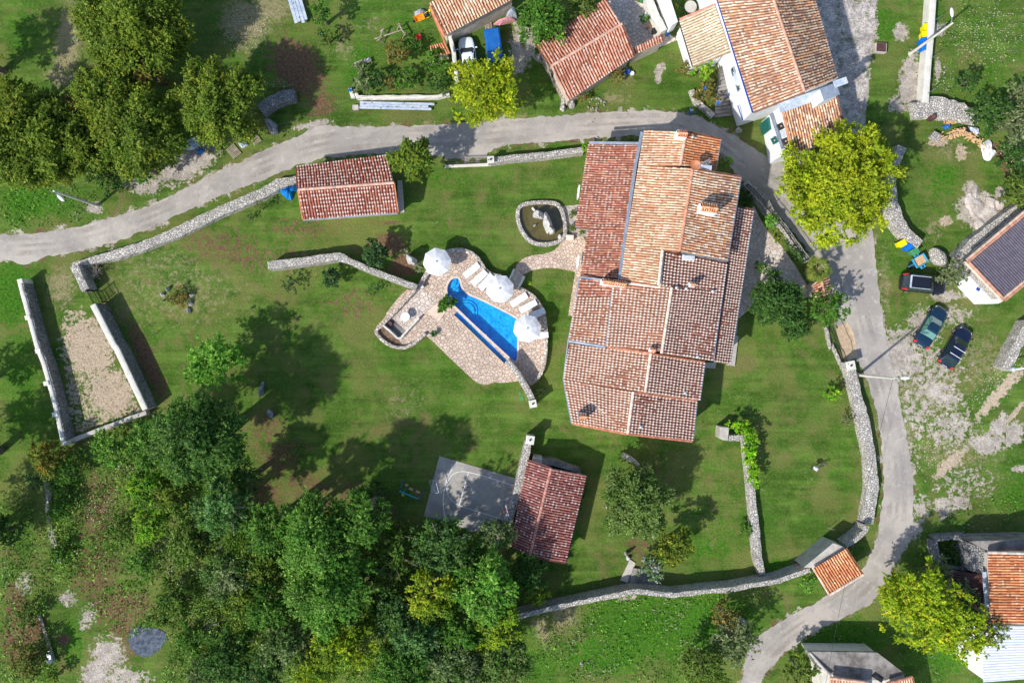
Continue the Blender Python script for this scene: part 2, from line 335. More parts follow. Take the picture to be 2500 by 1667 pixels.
def inside(poly, X, Y):
    r_ = np.zeros(X.shape, bool); n_ = len(poly)
    for i in range(n_):
        x1, y1 = poly[i][0], poly[i][1]; x2, y2 = poly[(i + 1) % n_][0], poly[(i + 1) % n_][1]
        c_ = ((y1 > Y) != (y2 > Y)); r_ ^= c_ & (X < (x2 - x1) * (Y - y1) / (y2 - y1 + 1e-12) + x1)
    return r_
def resample(pts, step=.4, closed=False):
    P = [np.array(p, float) for p in pts]
    if closed: P.append(P[0])
    out = []
    for a, b in zip(P[:-1], P[1:]):
        k = max(1, int(round(np.linalg.norm(b[:2] - a[:2]) / step)))
        for i in range(k): out.append(a + (b - a) * i / k)
    if not closed: out.append(P[-1])
    return out
def smooth_line(pts, it=2, closed=False):
    P = [np.array(p, float) for p in pts]
    for _ in range(it):
        Q = [] if closed else [P[0]]
        rngi = range(len(P)) if closed else range(len(P) - 1)
        for i in rngi:
            a, b = P[i], P[(i + 1) % len(P)]; Q += [a * .75 + b * .25, a * .25 + b * .75]
        if not closed: Q.append(P[-1])
        P = Q
    return P
# ================================================================ GROUND
def ground(holes):
    fx = np.arange(-56, 56.01, .25); fy = np.arange(-40, 40.01, .25); ex = np.array([60, 70, 90, 130, 200, 350.])
    xs = np.concatenate([-ex[::-1], fx, ex]); ys = np.concatenate([-ex[::-1], fy, ex])
    X, Y = np.meshgrid(xs, ys); nx, ny = len(xs), len(ys)
    m = np.zeros((6, ny, nx))       # gravel soil dry | sand lush stones
    def blob(ch, px, py, rx, ry, ang=0, s=1.0):
        c = W(px, py); a = R(-ang); dx, dy = X - c[0], Y - c[1]
        u = (dx * math.cos(a) + dy * math.sin(a)) / (rx / 25); v = (-dx * math.sin(a) + dy * math.cos(a)) / (ry / 25)
        k = np.clip(1.35 - np.sqrt(u * u + v * v) * .85, 0, 1) * s; m[ch] = np.maximum(m[ch], k)
    def zone(ch, pts, s=1.0):
        P = PX(pts); k = inside(P, X, Y) * s; m[ch] = np.maximum(m[ch], k)
    for b in [(455, 402, 82, 34, -30), (348, 448, 44, 24, 10), (232, 508, 20, 14), (765, 305, 45, 10, -10), (2222, 190, 24, 60, 8), (2225, 232, 30, 40), (2190, 255, 25, 22, 0, .8),
              (2200, 80, 18, 22), (2290, 72, 22, 15), (2290, 170, 8, 26, 0, .9), (2120, 60, 22, 90, 0, .9), (2118, 190, 6, 60), (2192, 868, 60, 62, 0, .95), (2290, 960, 66, 36, 20, .78),
              (2325, 1045, 70, 60, 0, .62), (2240, 1000, 50, 90, 0, .55), (2260, 900, 110, 70, 0, .6), (2150, 800, 14, 70, 0, .6), (2350, 1180, 90, 60, 0, .45), (2220, 1130, 26, 100, 0, .5), (2255, 800, 42, 50, 0, .85), (2310, 722, 42, 12, 0, .9), (2410, 1082, 42, 26), (2440, 1040, 18, 36, 30), (2475, 1058, 22, 34, 30, .95), (2490, 1145, 22, 8),
              (2305, 1238, 24, 28, 0, .9), (2250, 1240, 22, 30, 0, .8), (2340, 1225, 35, 20, 0, .75), (2390, 512, 52, 42), (2370, 470, 18, 26), (2443, 480, 12, 26), (165, 1462, 24, 22, 0, .7), (215, 1505, 22, 34, 20, .7),
              (262, 1600, 46, 50, 20, .8), (300, 1655, 70, 26, 0, .75), (515, 1525, 18, 18), (60, 1425, 24, 30, 0, .65), (1616, 165, 12, 12, 0, .9), (1605, 185, 9, 22, 0, .8), (1525, 1452, 28, 14, 0, .8), (230, 1650, 34, 30),
              (1350, 190, 0.1, .1), (1275, 110, 30, 55, 0, .95), (1262, 150, 22, 30), (2210, 1320, 14, 44, 35, .9), (2235, 1290, 18, 30, 30, .9), (2330, 770, 50, 30, 0, .6)]: blob(0, *b)
    for b in [(728, 165, 90, 60, 50, .9), (785, 255, 38, 42, 0, .72), (985, 648, 38, 30, -20, 1), (950, 598, 50, 30, 0, .85), (945, 543, 60, 8, 0, .6), (360, 880, 22, 110, -25, .95), (680, 1120, 70, 60, 15, .6), (760, 1190, 90, 50, 30, .6), (640, 1210, 70, 60, 0, .6), (720, 1090, 60, 30, 0, .5), (820, 1240, 90, 40, 20, .6),
              (650, 1040, 60, 60, 0, .55), (235, 1245, 58, 110, 0, .7), (230, 1400, 62, 90, 10, .66), (290, 1480, 95, 55, 0, .72), (300, 1560, 60, 90, 0, .66), (900, 1230, 110, 60, 30, .6), (560, 610, 150, 60, 10, .56), (740, 560, 110, 40, 0, .5), (860, 740, 90, 50, 0, .5),
              (690, 620, 60, 60, 0, .45), (2450, 390, 18, 60, -30, .8), (880, 272, 50, 8, 0, .5), (1650, 1060, 60, 30, 30, .45),
              (1500, 1180, 60, 60, 0, .3), (1690, 1450, 90, 60, 0, .3), (1330, 345, 90, 8, -6, .6), (45, 420, 40, 20, 0, .8), (60, 1560, 60, 80, 0, .9), (40, 1490, 30, 90, 0, .8), (620, 1420, 90, 60, 0, .6), (900, 1450, 200, 160, 0, .5),
              (1445, 1440, 40, 10, 0, .6), (1560, 1330, 40, 34, 0, .6), (1510, 1010, 90, 30, 0, .35), (2080, 1010, 40, 16, 0, .3), (1460, 285, 0.1, .1), (155, 1560, 18, 14), (480, 1560, 40, 70, 0, .7)]: blob(1, *b)
    for b in [(165, 105, 34, 110, 8, .95), (150, 190, 50, 24, 20, .9), (600, 55, 75, 75, 0, .85), (660, 20, 60, 50, 0, .8), (1500, 240, 50, 18, 0, .7), (1530, 190, 40, 30, 0, .5), (840, 120, 30, 40, -45, .6), (900, 60, 40, 26, -30, .5),
              (330, 760, 120, 60, 20, .42), (480, 600, 160, 50, -15, .4), (150, 700, 45, 60, 0, .75), (1080, 520, 150, 60, 0, .28), (975, 990, 50, 50, 0, .5), (2140, 760, 10, 110, -8, .8), (2215, 1030, 8, 140, -6, .8),
              (2400, 880, 80, 90, 0, .6), (2260, 960, 120, 120, 0, .62), (2350, 1100, 140, 80, 0, .6), (2160, 700, 20, 120, 0, .6), (1380, 1500, 36, 42, 20, .85), (1325, 1540, 22, 50, -20, .8), (2400, 1170, 90, 60, 0, .5), (1150, 840, 60, 40, 0, .2), (2350, 110, 60, 70, 0, .35), (2330, 370, 70, 40, 0, .55), (2280, 560, 34, 34, 0, .6),
              (1800, 1000, 90, 90, 0, .3), (1990, 1180, 60, 60, 0, .3), (2350, 770, 100, 60, 0, .4), (1620, 520, 0.1, .1), (420, 690, 240, 130, 10, .5), (700, 640, 160, 60, 0, .45), (1000, 960, 90, 60, 0, .4), (400, 1350, 70, 90, 0, .5), (100, 1330, 30, 60, 0, .4)]: blob(2, *b)
    gg = random.Random(12)
    for line in (north, south):
        for (x1, y1), (x2, y2) in zip(line[:-1], line[1:]):
            k = max(1, int(math.hypot(x2 - x1, y2 - y1) / 12))
            for i in range(k):
                x, y = x1 + (x2 - x1) * i / k, y1 + (y2 - y1) * i / k; ch = gg.choice((0, 1, 2, 2)); c = W(x, y); s_ = gg.uniform(.35, .75); q = gg.uniform(.3, .6)
                ix = np.abs(xs - c[0]) < 1.2; iy = np.abs(ys - c[1]) < 1.2; sub = np.ix_(iy, ix); kk = np.clip(1.3 - np.hypot(X[sub] - c[0], Y[sub] - c[1]) / q * .8, 0, 1) * s_; m[ch][sub] = np.maximum(m[ch][sub], kk)
    zone(3, [(150, 760), (200, 745), (235, 800), (290, 930), (345, 1000), (340, 1010), (250, 1035), (190, 1060), (165, 1000)], .5)
    for b in [(215, 850, 60, 75, -20, 1.0), (270, 960, 60, 60, 0, .95), (2345, 372, 14, 20), (2290, 345, 26, 12), (2310, 540, 16, 12), (1160, 600, .1, .1), (2465, 350, 12, 30, 30, .8), (2440, 960, 16, 100, 42, .8), (2320, 1130, 15, 60, 45, .85), (2475, 1010, 8, 60, 38, .7)]: blob(3, *b)
    for b in [(30, 720, 60, 90, 0, .95), (90, 490, 110, 50, 0, .9), (60, 900, 60, 260, 0, .6), (50, 60, 60, 100, 0, .55), (1640, 1520, 230, 90, 0, .95), (1480, 1600, 120, 60, 0, .9), (1740, 1340, 80, 40, 0, .7), (2050, 1120, 50, 130, 0, .5),
              (2060, 60, 40, 80, 0, .7), (2150, 60, 60, 60, 0, .8), (2180, 560, 40, 120, 0, .55), (2300, 440, 60, 70, 0, .7), (2440, 1160, 80, 60, 0, .6), (2060, 1560, 120, 70, 0, .8), (2310, 1600, 80, 60, 0, .8), (1090, 440, 90, 40, 0, .6),
              (1280, 640, 60, 40, 0, .4), (1330, 740, 30, 80, 0, .5), (1050, 900, 140, 60, 0, .45), (1130, 980, 80, 60, 0, .5), (1900, 1390, 60, 30, 0, .9), (880, 170, 60, 90, 0, .7), (1000, 60, 90, 50, 0, .5), (1370, 1300, 50, 60, 0, .8), (1760, 1300, 50, 60, 0, .6),
              (2400, 60, 80, 60, 0, .3), (2420, 200, 60, 60, 0, .5), (140, 1300, 24, 120, 0, .8), (180, 1560, 40, 70, 0, .8), (260, 780, 40, 60, 0, .3), (1880, 960, 60, 120, 0, .3), (2500, 1200, 120, 70, 0, .8), (1300, 1620, 90, 50, 0, .6)]: blob(4, *b)
    for b in [(2400, 90, 120, 90, 0, .5), (2350, 110, 30, 24, 0, .9), (600, 70, 60, 60, 0, .7), (300, 1150, 24, 16, 0, 1.1), (245, 1230, 50, 60, 0, .6), (128, 1320, 16, 40, 0, 1.2), (440, 1400, 30, 50, 0, .9), (15, 1390, 10, 40, 0, 1.2), (2300, 1080, 100, 100, 0, .5),
              (2440, 930, 40, 90, 40, .8), (1990, 1180, 0.1, .1), (230, 900, 60, 110, -20, .55), (680, 205, 30, 10, 0, 1), (2300, 190, 30, 30, 0, .9), (360, 450, 40, 26, 0, .7)]: blob(5, *b)
    cut = np.zeros(X.shape, bool)
    for hp in holes: cut |= inside(hp, X, Y)
    me = bpy.data.meshes.new('ground'); V = np.stack([X, Y, np.zeros_like(X)], -1).reshape(-1, 3)
    me.vertices.add(nx * ny); me.vertices.foreach_set('co', V.astype(np.float32).ravel())
    i = np.arange((ny - 1) * (nx - 1)); r_, c_ = i // (nx - 1), i % (nx - 1); a = r_ * nx + c_
    Q = np.stack([a, a + 1, a + 1 + nx, a + nx], 1).astype(np.int32); Q = Q[~cut.ravel()[Q].any(1)]; k = len(Q)
    me.loops.add(k * 4); me.loops.foreach_set('vertex_index', Q.ravel()); me.polygons.add(k)
    me.polygons.foreach_set('loop_start', np.arange(0, k * 4, 4, dtype=np.int32)); me.polygons.foreach_set('loop_total', np.full(k, 4, dtype=np.int32)); me.update(calc_edges=True)
    for nm, chs in (('m1', (0, 1, 2)), ('m2', (3, 4, 5))):
        A = me.attributes.new(nm, 'FLOAT_COLOR', 'POINT'); D = np.ones((ny * nx, 4)); 
        for q, ch in enumerate(chs): D[:, q] = m[ch].ravel()
        A.data.foreach_set('color', D.astype(np.float32).ravel())
    me.materials.append(M['ground']); tag(new('ground', me), kind='structure')
def flat(name, poly, mat, z, thick=0.0, jit=0.0, step=None, kind='structure'):
    if step: poly = resample(poly, step, True)
    if jit: poly = [np.array([p[0] + random.uniform(-jit, jit), p[1] + random.uniform(-jit, jit), 0]) for p in poly]
    mb = MB()
    if thick: mb.prism(poly, z - thick, z)
    else:
        A = sum(poly[i][0] * poly[(i + 1) % len(poly)][1] - poly[(i + 1) % len(poly)][0] * poly[i][1] for i in range(len(poly)))
        mb.sheet(poly if A > 0 else poly[::-1], z)
    o = mb.build(name, mat)
    if kind: o['kind'] = kind
    return o
north = [(-60, 572), (0, 573), (60, 571), (112, 567), (196, 553), (267, 533), (337, 514), (401, 486), (455, 458), (533, 418), (590, 394), (640, 370), (696, 346), (732, 331), (766, 313), (788, 307), (872, 311), (971, 309),
         (1041, 306), (1125, 303), (1190, 298), (1240, 290), (1352, 285), (1492, 272), (1577, 270), (1647, 274), (1700, 283), (1759, 311), (1801, 337), (1871, 385), (1960, 395), (2040, 360), (2062, 331), (2112, 334), (2118, 440), (2125, 533), (2134, 606), (2140, 662), (2149, 733), (2157, 786), (2166, 840),
         (2174, 887), (2191, 941), (2205, 1025), (2222, 1115), (2230, 1185), (2230, 1250), (2228, 1272), (2216, 1311), (2194, 1367), (2157, 1437), (2127, 1471), (2056, 1508), (1972, 1550), (1916, 1592), (1882, 1628), (1860, 1653), (1840, 1720), (1790, 1720)]
south = [(1810, 1667), (1822, 1600), (1845, 1560), (1860, 1547), (1902, 1516), (1972, 1480), (2017, 1454), (2060, 1425), (2107, 1385), (2129, 1345), (2143, 1297), (2152, 1250), (2157, 1193), (2154, 1120), (2152, 1072), (2141, 1002), (2124, 952), (2107, 901),
         (2070, 850), (2042, 790), (2028, 719), (2017, 662), (1981, 620), (1896, 522), (1860, 485), (1800, 430), (1760, 375), (1700, 340), (1572, 330), (1436, 339), (1324, 349), (1240, 354), (1192, 372), (1190, 386), (1086, 390), (1086, 380), (940, 375), (800, 384), (724, 405), (680, 424), (640, 441), (533, 480), (421, 531),
         (337, 570), (281, 592), (168, 620), (112, 627), (65, 648), (36, 640), (0, 634), (-60, 625)]
flat('road', PX(north + south), 'road', .02, jit=.11, step=.35)
flat('gravel_lane', PX([(1975, -60), (2150, -60), (2140, 0), (2133, 70), (2122, 140), (2117, 224), (2112, 334), (2062, 331), (1990, 330), (1960, 250), (1975, 150)]), 'lane', .012, jit=.1, step=.5)
# painted-in tracks and cracks are in the road material; the sandy verge of the lane
def strip(mb, path, w, z):
    P = [np.array(p[:2]) for p in path]; L = []; Rr = []
    for i, p in enumerate(P):
        d = P[min(i + 1, len(P) - 1)] - P[max(i - 1, 0)]; d = d / (np.linalg.norm(d) + 1e-9); nn = np.array([-d[1], d[0]]) * w / 2
        L.append(p + nn); Rr.append(p - nn)
    k = len(P); mb.add([(*p, z) for p in Rr] + [(*p, z) for p in L], [(i, i + 1, k + i + 1, k + i) for i in range(k - 1)])
tm = MB(); CL = smooth_line(PX([(-40, 603), (120, 597), (200, 585), (300, 555), (400, 520), (500, 470), (600, 415), (700, 375), (800, 348), (900, 338), (1000, 335), (1100, 335), (1240, 322), (1400, 308), (1550, 300), (1650, 303), (1720, 325), (1800, 385), (1870, 440), (1960, 540), (2040, 620), (2085, 720), (2110, 820), (2140, 900), (2160, 960), (2180, 1060), (2190, 1180), (2190, 1260), (2175, 1320), (2130, 1400), (2060, 1465), (1960, 1515), (1880, 1575), (1840, 1640), (1820, 1700)]), 2)
for off, w_ in ((-.75, .5), (.75, .5), (0, .3)):
    Q = []
    for i, p in enumerate(CL):
        d = (CL[min(i + 1, len(CL) - 1)] - CL[max(i - 1, 0)])[:2]; d = d / np.linalg.norm(d); Q.append(np.array([p[0] - d[1] * off, p[1] + d[0] * off, 0]))
    strip(tm, Q, w_, .026 + .003 * off)
tag(tm.build('tyre_tracks', 'tracks'), kind='structure')
flat('gravel_patch', smooth_line(FL(12, [(1105, 1130), (1180, 1060), (1300, 1080), (1440, 1120), (1460, 1190), (1400, 1260), (1290, 1345), (1200, 1330), (1130, 1260)]), 2, True), 'bluegravel', .05, .04, .16, .2)
# pale slabs
flat('forecourt', FM([(6, 2140, 330), (6, 2215, 480), (7, 60, 560), (7, 170, 680), (7, 290, 850), (7, 440, 1100), (7, 380, 1130), (7, 150, 960), (6, 2130, 1200), (6, 2000, 1320), (10, 1975, 255), (10, 1900, 255), (6, 2080, 400)]), 'paving_pale', .03)
pathp = smooth_line(FL(6, [(500, 590), (560, 600), (690, 600), (690, 915), (640, 920), (570, 900), (400, 868), (250, 878), (160, 915), (140, 935), (50, 890), (100, 810), (180, 765), (350, 745), (430, 700)]), 1, True)
flat('garden_path', pathp, 'paving', .05, .06)
flat('house_path', FL(6, [(585, 905), (640, 905), (610, 1100), (570, 1290), (525, 1282)]), 'paving', .046, .05)
flat('pond_bed_gravel', FL(6, [(430, 300), (480, 335), (610, 320), (690, 540), (690, 600), (500, 600), (500, 420)]), 'lane', .03)
flat('back_yard_paving', FL(2, [(860, 0), (1080, 0), (1240, 60), (1350, 290), (1390, 290), (1480, 350), (1300, 420), (1070, 430)]), 'paving_pale', .03)
# sports court
cq = FL(22, [(388, 250), (1035, 440), (930, 885), (640, 885), (500, 810), (258, 755)])
flat('sports_court', cq, 'court', .05, .05)
def arc(c, a, b, t0, t1, n_=30): return [c + a * math.cos(R(t0 + (t1 - t0) * i / n_)) + b * math.sin(R(t0 + (t1 - t0) * i / n_)) for i in range(n_ + 1)]
ml = MB()
f22 = lambda x, y: F(22, x, y)
strip(ml, smooth_line([f22(1022, 502), f22(800, 430), f22(632, 384), f22(560, 378), f22(495, 405), f22(455, 470), f22(450, 540), f22(475, 610), f22(540, 662), f22(720, 720), f22(942, 788)], 2), .055, .056)
strip(ml, smooth_line([f22(540, 296), f22(480, 380), f22(440, 480), f22(420, 600), f22(422, 690), f22(440, 775)], 2), .07, .056)
strip(ml, [f22(634, 388), f22(556, 660)], .07, .056)
strip(ml, [f22(1022, 502), f22(990, 640), f22(942, 788)], .05, .056)
tag(ml.build('court_markings', 'whitep'), kind='structure')
# concrete seat wall plinth east of the house
flat('plinth_slab', FM([(10, 1955, 0), (10, 2000, 0), (10, 1968, 262), (10, 1925, 255)]), 'concrete', .25, .25)
flat('plinth_slab', FM([(10, 1700, 230), (10, 1808, 230), (10, 1800, 285), (10, 1700, 275)]), 'concrete', .2, .2)
# ================================================================ STONE WALLS
def wall(label, pts, w, h, mat='stone', z0=0.0, name='stone_wall', jit=.045, step=.45, cat='wall', parent=None, wf=None, batter=.06, closed=False):
    """pts: centre line of the top, already in world coordinates; w: top width"""
    P = resample(pts, step, closed); n_ = len(P); V = []; Fc = []; K = 8
    r_ = random.Random(label)
    for i, p in enumerate(P):
        a = P[(i - 1) % n_] if (closed or i > 0) else P[0]; b = P[(i + 1) % n_] if (closed or i < n_ - 1) else P[-1]
        d = (b - a)[:2]; d = d / (np.linalg.norm(d) + 1e-9); nn = np.array([-d[1], d[0]]); ww = (w if wf is None else wf(i / (n_ - 1))) / 2
        prof = [(-ww - batter, z0), (-ww - batter * .5, z0 + (h - z0) * .5), (-ww, h - .03), (-ww * .4, h), (ww * .4, h), (ww, h - .03), (ww + batter * .5, z0 + (h - z0) * .5), (ww + batter, z0)]
        for q, (o_, z) in enumerate(prof):
            jx = r_.uniform(-jit, jit) if 0 < q < 7 else 0
            V.append((p[0] + nn[0] * (o_ + jx), p[1] + nn[1] * (o_ + jx), z + (r_.uniform(-jit, jit) * .7 if 1 < q < 6 else 0)))
    segs = n_ if closed else n_ - 1
    for i in range(segs):
        j = (i + 1) % n_
        for q in range(K - 1): Fc.append((i * K + q, j * K + q, j * K + q + 1, i * K + q + 1))
    if not closed: Fc += [tuple(range(K)), tuple(range((n_ - 1) * K + K - 1, (n_ - 1) * K - 1, -1))]
    mb = MB(); mb.add(V, Fc); o = mb.build(name, mat, parent)
    if parent is None: tag(o, label, cat)
    return o
def edges_wall(label, L, Rr, h, **k):
    """left and right edge of the top given with the same number of points"""
    C_ = [(a + b) / 2 for a, b in zip(L, Rr)]; ws = []
    for i in range(len(C_)):
        d = (C_[min(i + 1, len(C_) - 1)] - C_[max(i - 1, 0)])[:2]; d = d / np.linalg.norm(d); e = (L[i] - Rr[i])[:2]; ws.append(abs(d[0] * e[1] - d[1] * e[0]))
    cum = [0]
    for a, b in zip(C_[:-1], C_[1:]): cum.append(cum[-1] + np.linalg.norm((b - a)[:2]))
    wf = lambda t: float(np.interp(t * cum[-1], cum, ws)); return wall(label, C_, 1, h, wf=wf, **k)
edges_wall('long pale dry stone wall curving beside the road west of the small shed',
    FM([(4, 600, 830, ), (4, 1000, 712), (4, 1220, 645), (4, 1500, 525), (4, 1900, 335), (4, 2281, 175), (5, 200, 95), (5, 385, 65)], .8),
    FM([(4, 655, 860), (4, 1030, 790), (4, 1260, 712), (4, 1550, 600), (4, 1940, 410), (4, 2300, 262), (5, 215, 185), (5, 385, 120)], .8), .8)
wall('short stone wall from the west corner of the road wall down to the barred garden gate', FL(4, [(640, 850), (690, 960), (740, 1065)], 1.6), .75, 1.6)
wg = thing('retaining_wall', 'straight concrete topped stone wall running south from the barred garden gate', 'wall', W(290, 860))
wall('a', FM([(4, 805, 1190), (4, 985, 1540), (8, 1010, 110), (8, 1260, 640)], 2.0), .5, 2.0, 'coping', 1.86, 'coping', .01, parent=wg)
wall('a', FM([(4, 812, 1190), (4, 992, 1540), (8, 1017, 110), (8, 1267, 640)], 1.9), .5, 1.87, 'stone_d', 0, 'stone_face', .05, parent=wg, batter=.1)
wh = thing('retaining_wall', 'far left stone wall with pale coping slabs and small buttress blocks', 'wall', W(110, 880))
LW = FM([(4, 165, 985), (4, 320, 1560), (8, 380, 250), (8, 480, 620), (8, 545, 920)], 1.6)
wall('b', LW, .34, 1.62, 'coping', 1.5, 'coping', .012, parent=wh)
wall('b', [p + np.array([.06, .01, 0]) for p in LW], .5, 1.52, 'stone_d', 0, 'stone_face', .05, parent=wh)
mb = MB()
for x, y, t in ((175, 985, 4), (240, 1300, 4), (330, 130, 8), (402, 412, 8), (478, 682, 8), (560, 935, 8)):
    p = F(t, x, y, 1.66); mb.box((p[0], p[1], .86), (.5, .42, 1.72), R(14))
mb.build('buttress', 'coping', wh, bevel=.02)
wall('low narrow concrete wall closing the sandy enclosure at its south end', FL(8, [(1270, 665), (1100, 725), (930, 790), (760, 855), (610, 912)], .9), .38, .9, 'concrete', jit=.03)
wall('angled grey stone garden wall west of the pool, wider at its west half', FL(5, [(120, 850), (420, 812), (735, 768), (1000, 885), (1415, 1040)], 1.6), .75, 1.6,
     wf=lambda t: .75 if t < .5 else .55)
MB().rock(W(640, 643, .4), (1.2, .5, .5), R(-20), seed=3)
wall('white stone wall between the barred road gate and the large house', FM([(1, 2080, 1395), (2, 0, 1375), (2, 300, 1350), (2, 655, 1303)], 1.1), .55, 1.1, 'stone_w')
edges_wall('stone wall topped by a railing between the house forecourt and the road', FM([(6, 2050, 140), (6, 2190, 300), (7, 20, 360), (7, 160, 520), (7, 280, 680), (7, 385, 820)], 1.1),
     FM([(6, 2085, 110), (6, 2270, 260), (7, 110, 370), (7, 215, 500), (7, 330, 660), (7, 430, 800)], 1.1), 1.1)
edges_wall('wide dry stone wall along the east side of the lawn beside the road',
    FM([(11, 725, 275), (11, 775, 460), (11, 828, 700), (11, 900, 1000), (11, 922, 1300), (11, 880, 1560), (15, 865, 195)], .95),
    FM([(11, 820, 290), (11, 875, 520), (11, 955, 800), (11, 1000, 1100), (11, 1020, 1350), (11, 985, 1560), (15, 975, 165)], .95), .95)
wall('curved stone wall corner between the wide east wall and the small tiled gate roof', FL(15, [(915, 200), (900, 250), (820, 320), (735, 375)], 1.9), .42, 1.9)
wall('long low stone wall bounding the lawn on the south below the oleander steps',
    FM([(15, 420, 585), (15, 300, 625), (15, 150, 680), (15, 0, 710), (14, 2281, 690), (14, 1940, 755), (14, 1700, 775), (14, 1450, 805), (14, 1100, 770), (14, 640, 865), (14, 300, 940), (14, 30, 1005)], 2.0), .46, 2.0)
edges_wall('straight stone wall dividing the two south lawns below the hedge', FM([(10, 2050, 920), (10, 2082, 1230), (10, 2106, 1500), (14, 2126, 300), (14, 2152, 520), (14, 2196, 640)], .9),
     FM([(10, 2100, 920), (10, 2140, 1250), (10, 2170, 1500), (14, 2195, 260), (14, 2210, 450), (14, 2235, 610)], .9), .9)
pr = thing('stone_pier', 'pale stone block with a tile topped wall stub at the north end of the hedge', 'pier', F(10, 1885, 845, 0))
mb = MB(); mb.prism(FL(10, [(1848, 788), (1925, 795), (1915, 910), (1870, 905), (1842, 885)], 1.7), 0, 1.7); mb.build('block', 'concrete', pr, bevel=.04)
mb = MB(); mb.prism(FL(10, [(1918, 865), (2066, 860), (2066, 915), (1918, 912)], 1.5), 0, 1.5); mb.build('stub', 'stone', pr)
wall('tall narrow stone wall at the south tip of the pool ending in a square pier', FM([(9, 2200, 215), (10, 20, 245), (10, 95, 340), (10, 165, 460), (10, 215, 560)], 1.9), .55, 1.9, 'stone_w')
def pier(label, t, x, y, z, s=.85, rz=0.2):
    p = F(t, x, y, z); o = thing('stone_pier', label, 'pier', (p[0], p[1], 0), rz)
    mb = MB(); mb.box((0, 0, z / 2 - .04), (s, s, z - .08)); mb.build('shaft', 'stone_w', o, bevel=.03, local=True)
    mb = MB(); mb.box((0, 0, z - .03), (s + .12, s + .12, .1)); mb.build('cap', 'coping', o, bevel=.02, local=True)
    mb = MB(); mb.lathe((0, 0, z + .02), [(.09, 0), (.09, .16), (.05, .2)], 10); mb.build('lamp', 'cable', o, local=True)
pier('square stone pier at the south end of the pool wall near two green lids', 10, 217, 590, 2.1, .6)
pier('square stone pier at the north end of the wall beside the sports court', 10, 193, 905, 2.2, .7, -.15)
pier('white square gate pier at the east end of the sliding road gate', 1, 2060, 1390, 1.5, .55, .05)
pier('square stone pier where the east wall meets the road gate fence', 11, 775, 258, 1.8, .75, .2)
edges_wall('grey stone wall running along the west side of the small shed by the court', FM([(10, 150, 930), (10, 112, 1090), (10, 60, 1300), (10, 10, 1500), (14, -40, 160)], 1.9),
     FM([(10, 205, 930), (10, 180, 1090), (10, 130, 1300), (10, 80, 1500), (14, 40, 170)], 1.9), 1.9, mat='stone')
wall('short curved stone seat wall on the lawn north of the olive tree', smooth_line(FL(10, [(1005, 1040), (1080, 1080), (1150, 1145), (1225, 1240)], 1.0), 2), .42, 1.0, 'concrete')
edges_wall('thick curved dry stone wall between the yellow tree and the yellow and blue bins', FM([(3, 1180, 1270), (3, 1130, 1400), (7, 1090, 60), (7, 1060, 300), (7, 1110, 450), (7, 1200, 570), (7, 1340, 680)], 1.2),
     FM([(3, 1265, 1280), (3, 1210, 1420), (7, 1160, 60), (7, 1185, 290), (7, 1230, 420), (7, 1310, 560), (7, 1420, 650)], 1.2), 1.2, mat='stone_w')
cw = thing('retaining_wall', 'long straight white concrete wall behind the upper recycling bins', 'wall', W(2270, 120))
CWP = FM([(3, 1495, -60), (3, 1470, 320), (3, 1445, 600), (3, 1425, 890)], 1.1)
wall('c', CWP, .62, 1.1, 'coping', 0, 'wall_body', .008, parent=cw)
mb = MB()
for t in (.25, .6, .92):
    p = F(3, 1530 - 90 * t, -60 + 950 * t, 1.1); mb.tube([p, p + np.array([.5, .35, .5])], .03)
mb.build('bracket', 'shutter', cw)
wall('rubble stone wall crossing below the long white concrete wall', FL(3, [(1320, 960), (1500, 925), (1700, 960), (1900, 1020)], .9), 1.5, .9, 'stone_w', jit=.14,
     wf=lambda t: 2.0 - 1.4 * abs(t - .4))
wall('white stone wall end with a post lamp at the right edge of the picture', FM([(11, 2340, -120), (11, 2281, -10), (11, 2210, 120), (11, 2130, 290)], 1.5), .9, 1.5, 'stone_w')
wall('low stone wall along the north side of the dark roofed house', FM([(7, 2281, 320), (7, 2050, 480), (7, 1850, 640), (7, 1720, 780)], 1.4), .8, 1.4, 'stone')
o = MB().rock(F(7, 1545, 790, .2), (1.5, 2.3, .8), R(40), .15, 3, seed=5).build('boulder', 'stone_w'); tag(o, 'big pale boulder between the blue trailer and the dark roofed house', 'boulder')
wall('grey curved stone ramp wall beside the dark olive trees in the upper left', FL(1, [(50, 955), (150, 885), (260, 835), (350, 820)], 1.0), 1.1, 1.0, 'stone_d')
wall('mossy stone ruin wall, north side, beside the orange roofed house', FL(15, [(1510, 318), (1650, 305), (1790, 300)], 1.2), .4, 1.2, 'stone_d')
wall('mossy stone ruin wall, west side, beside the orange roofed house', FL(15, [(1512, 330), (1520, 420), (1540, 500)], 1.2), .45, 1.2, 'stone_d')
wall('mossy stone ruin wall, south side, beside the orange roofed house', FL(15, [(1610, 560), (1700, 570), (1800, 575)], 1.2), .4, 1.2, 'stone_d')
wall('curved white stone edging between the steps and the road by the white house', FL(2, [(1600, 780), (1640, 880), (1740, 960), (1790, 1010)], .5), .45, .5, 'stone_w')
wall('low white kerb wall below the shrub garden with long planks', FM([(1, 880, 800), (1, 900, 845), (1, 1260, 842), (1, 1600, 838), (1, 1700, 815)], .5), .3, .5, 'coping')
wall('tall concrete wall between the shrub garden and the white car', FL(1, [(1700, 290), (1730, 420), (1750, 560), (1765, 700)], 2.0), .35, 2.0, 'coping')
wall('crumbling white stone wall in the undergrowth of the lower left', FM([(8, 405, 1200), (8, 410, 1400), (12, 410, 120), (12, 460, 330), (12, 520, 520)], .4), .35, .4, 'stone_w', jit=.12)
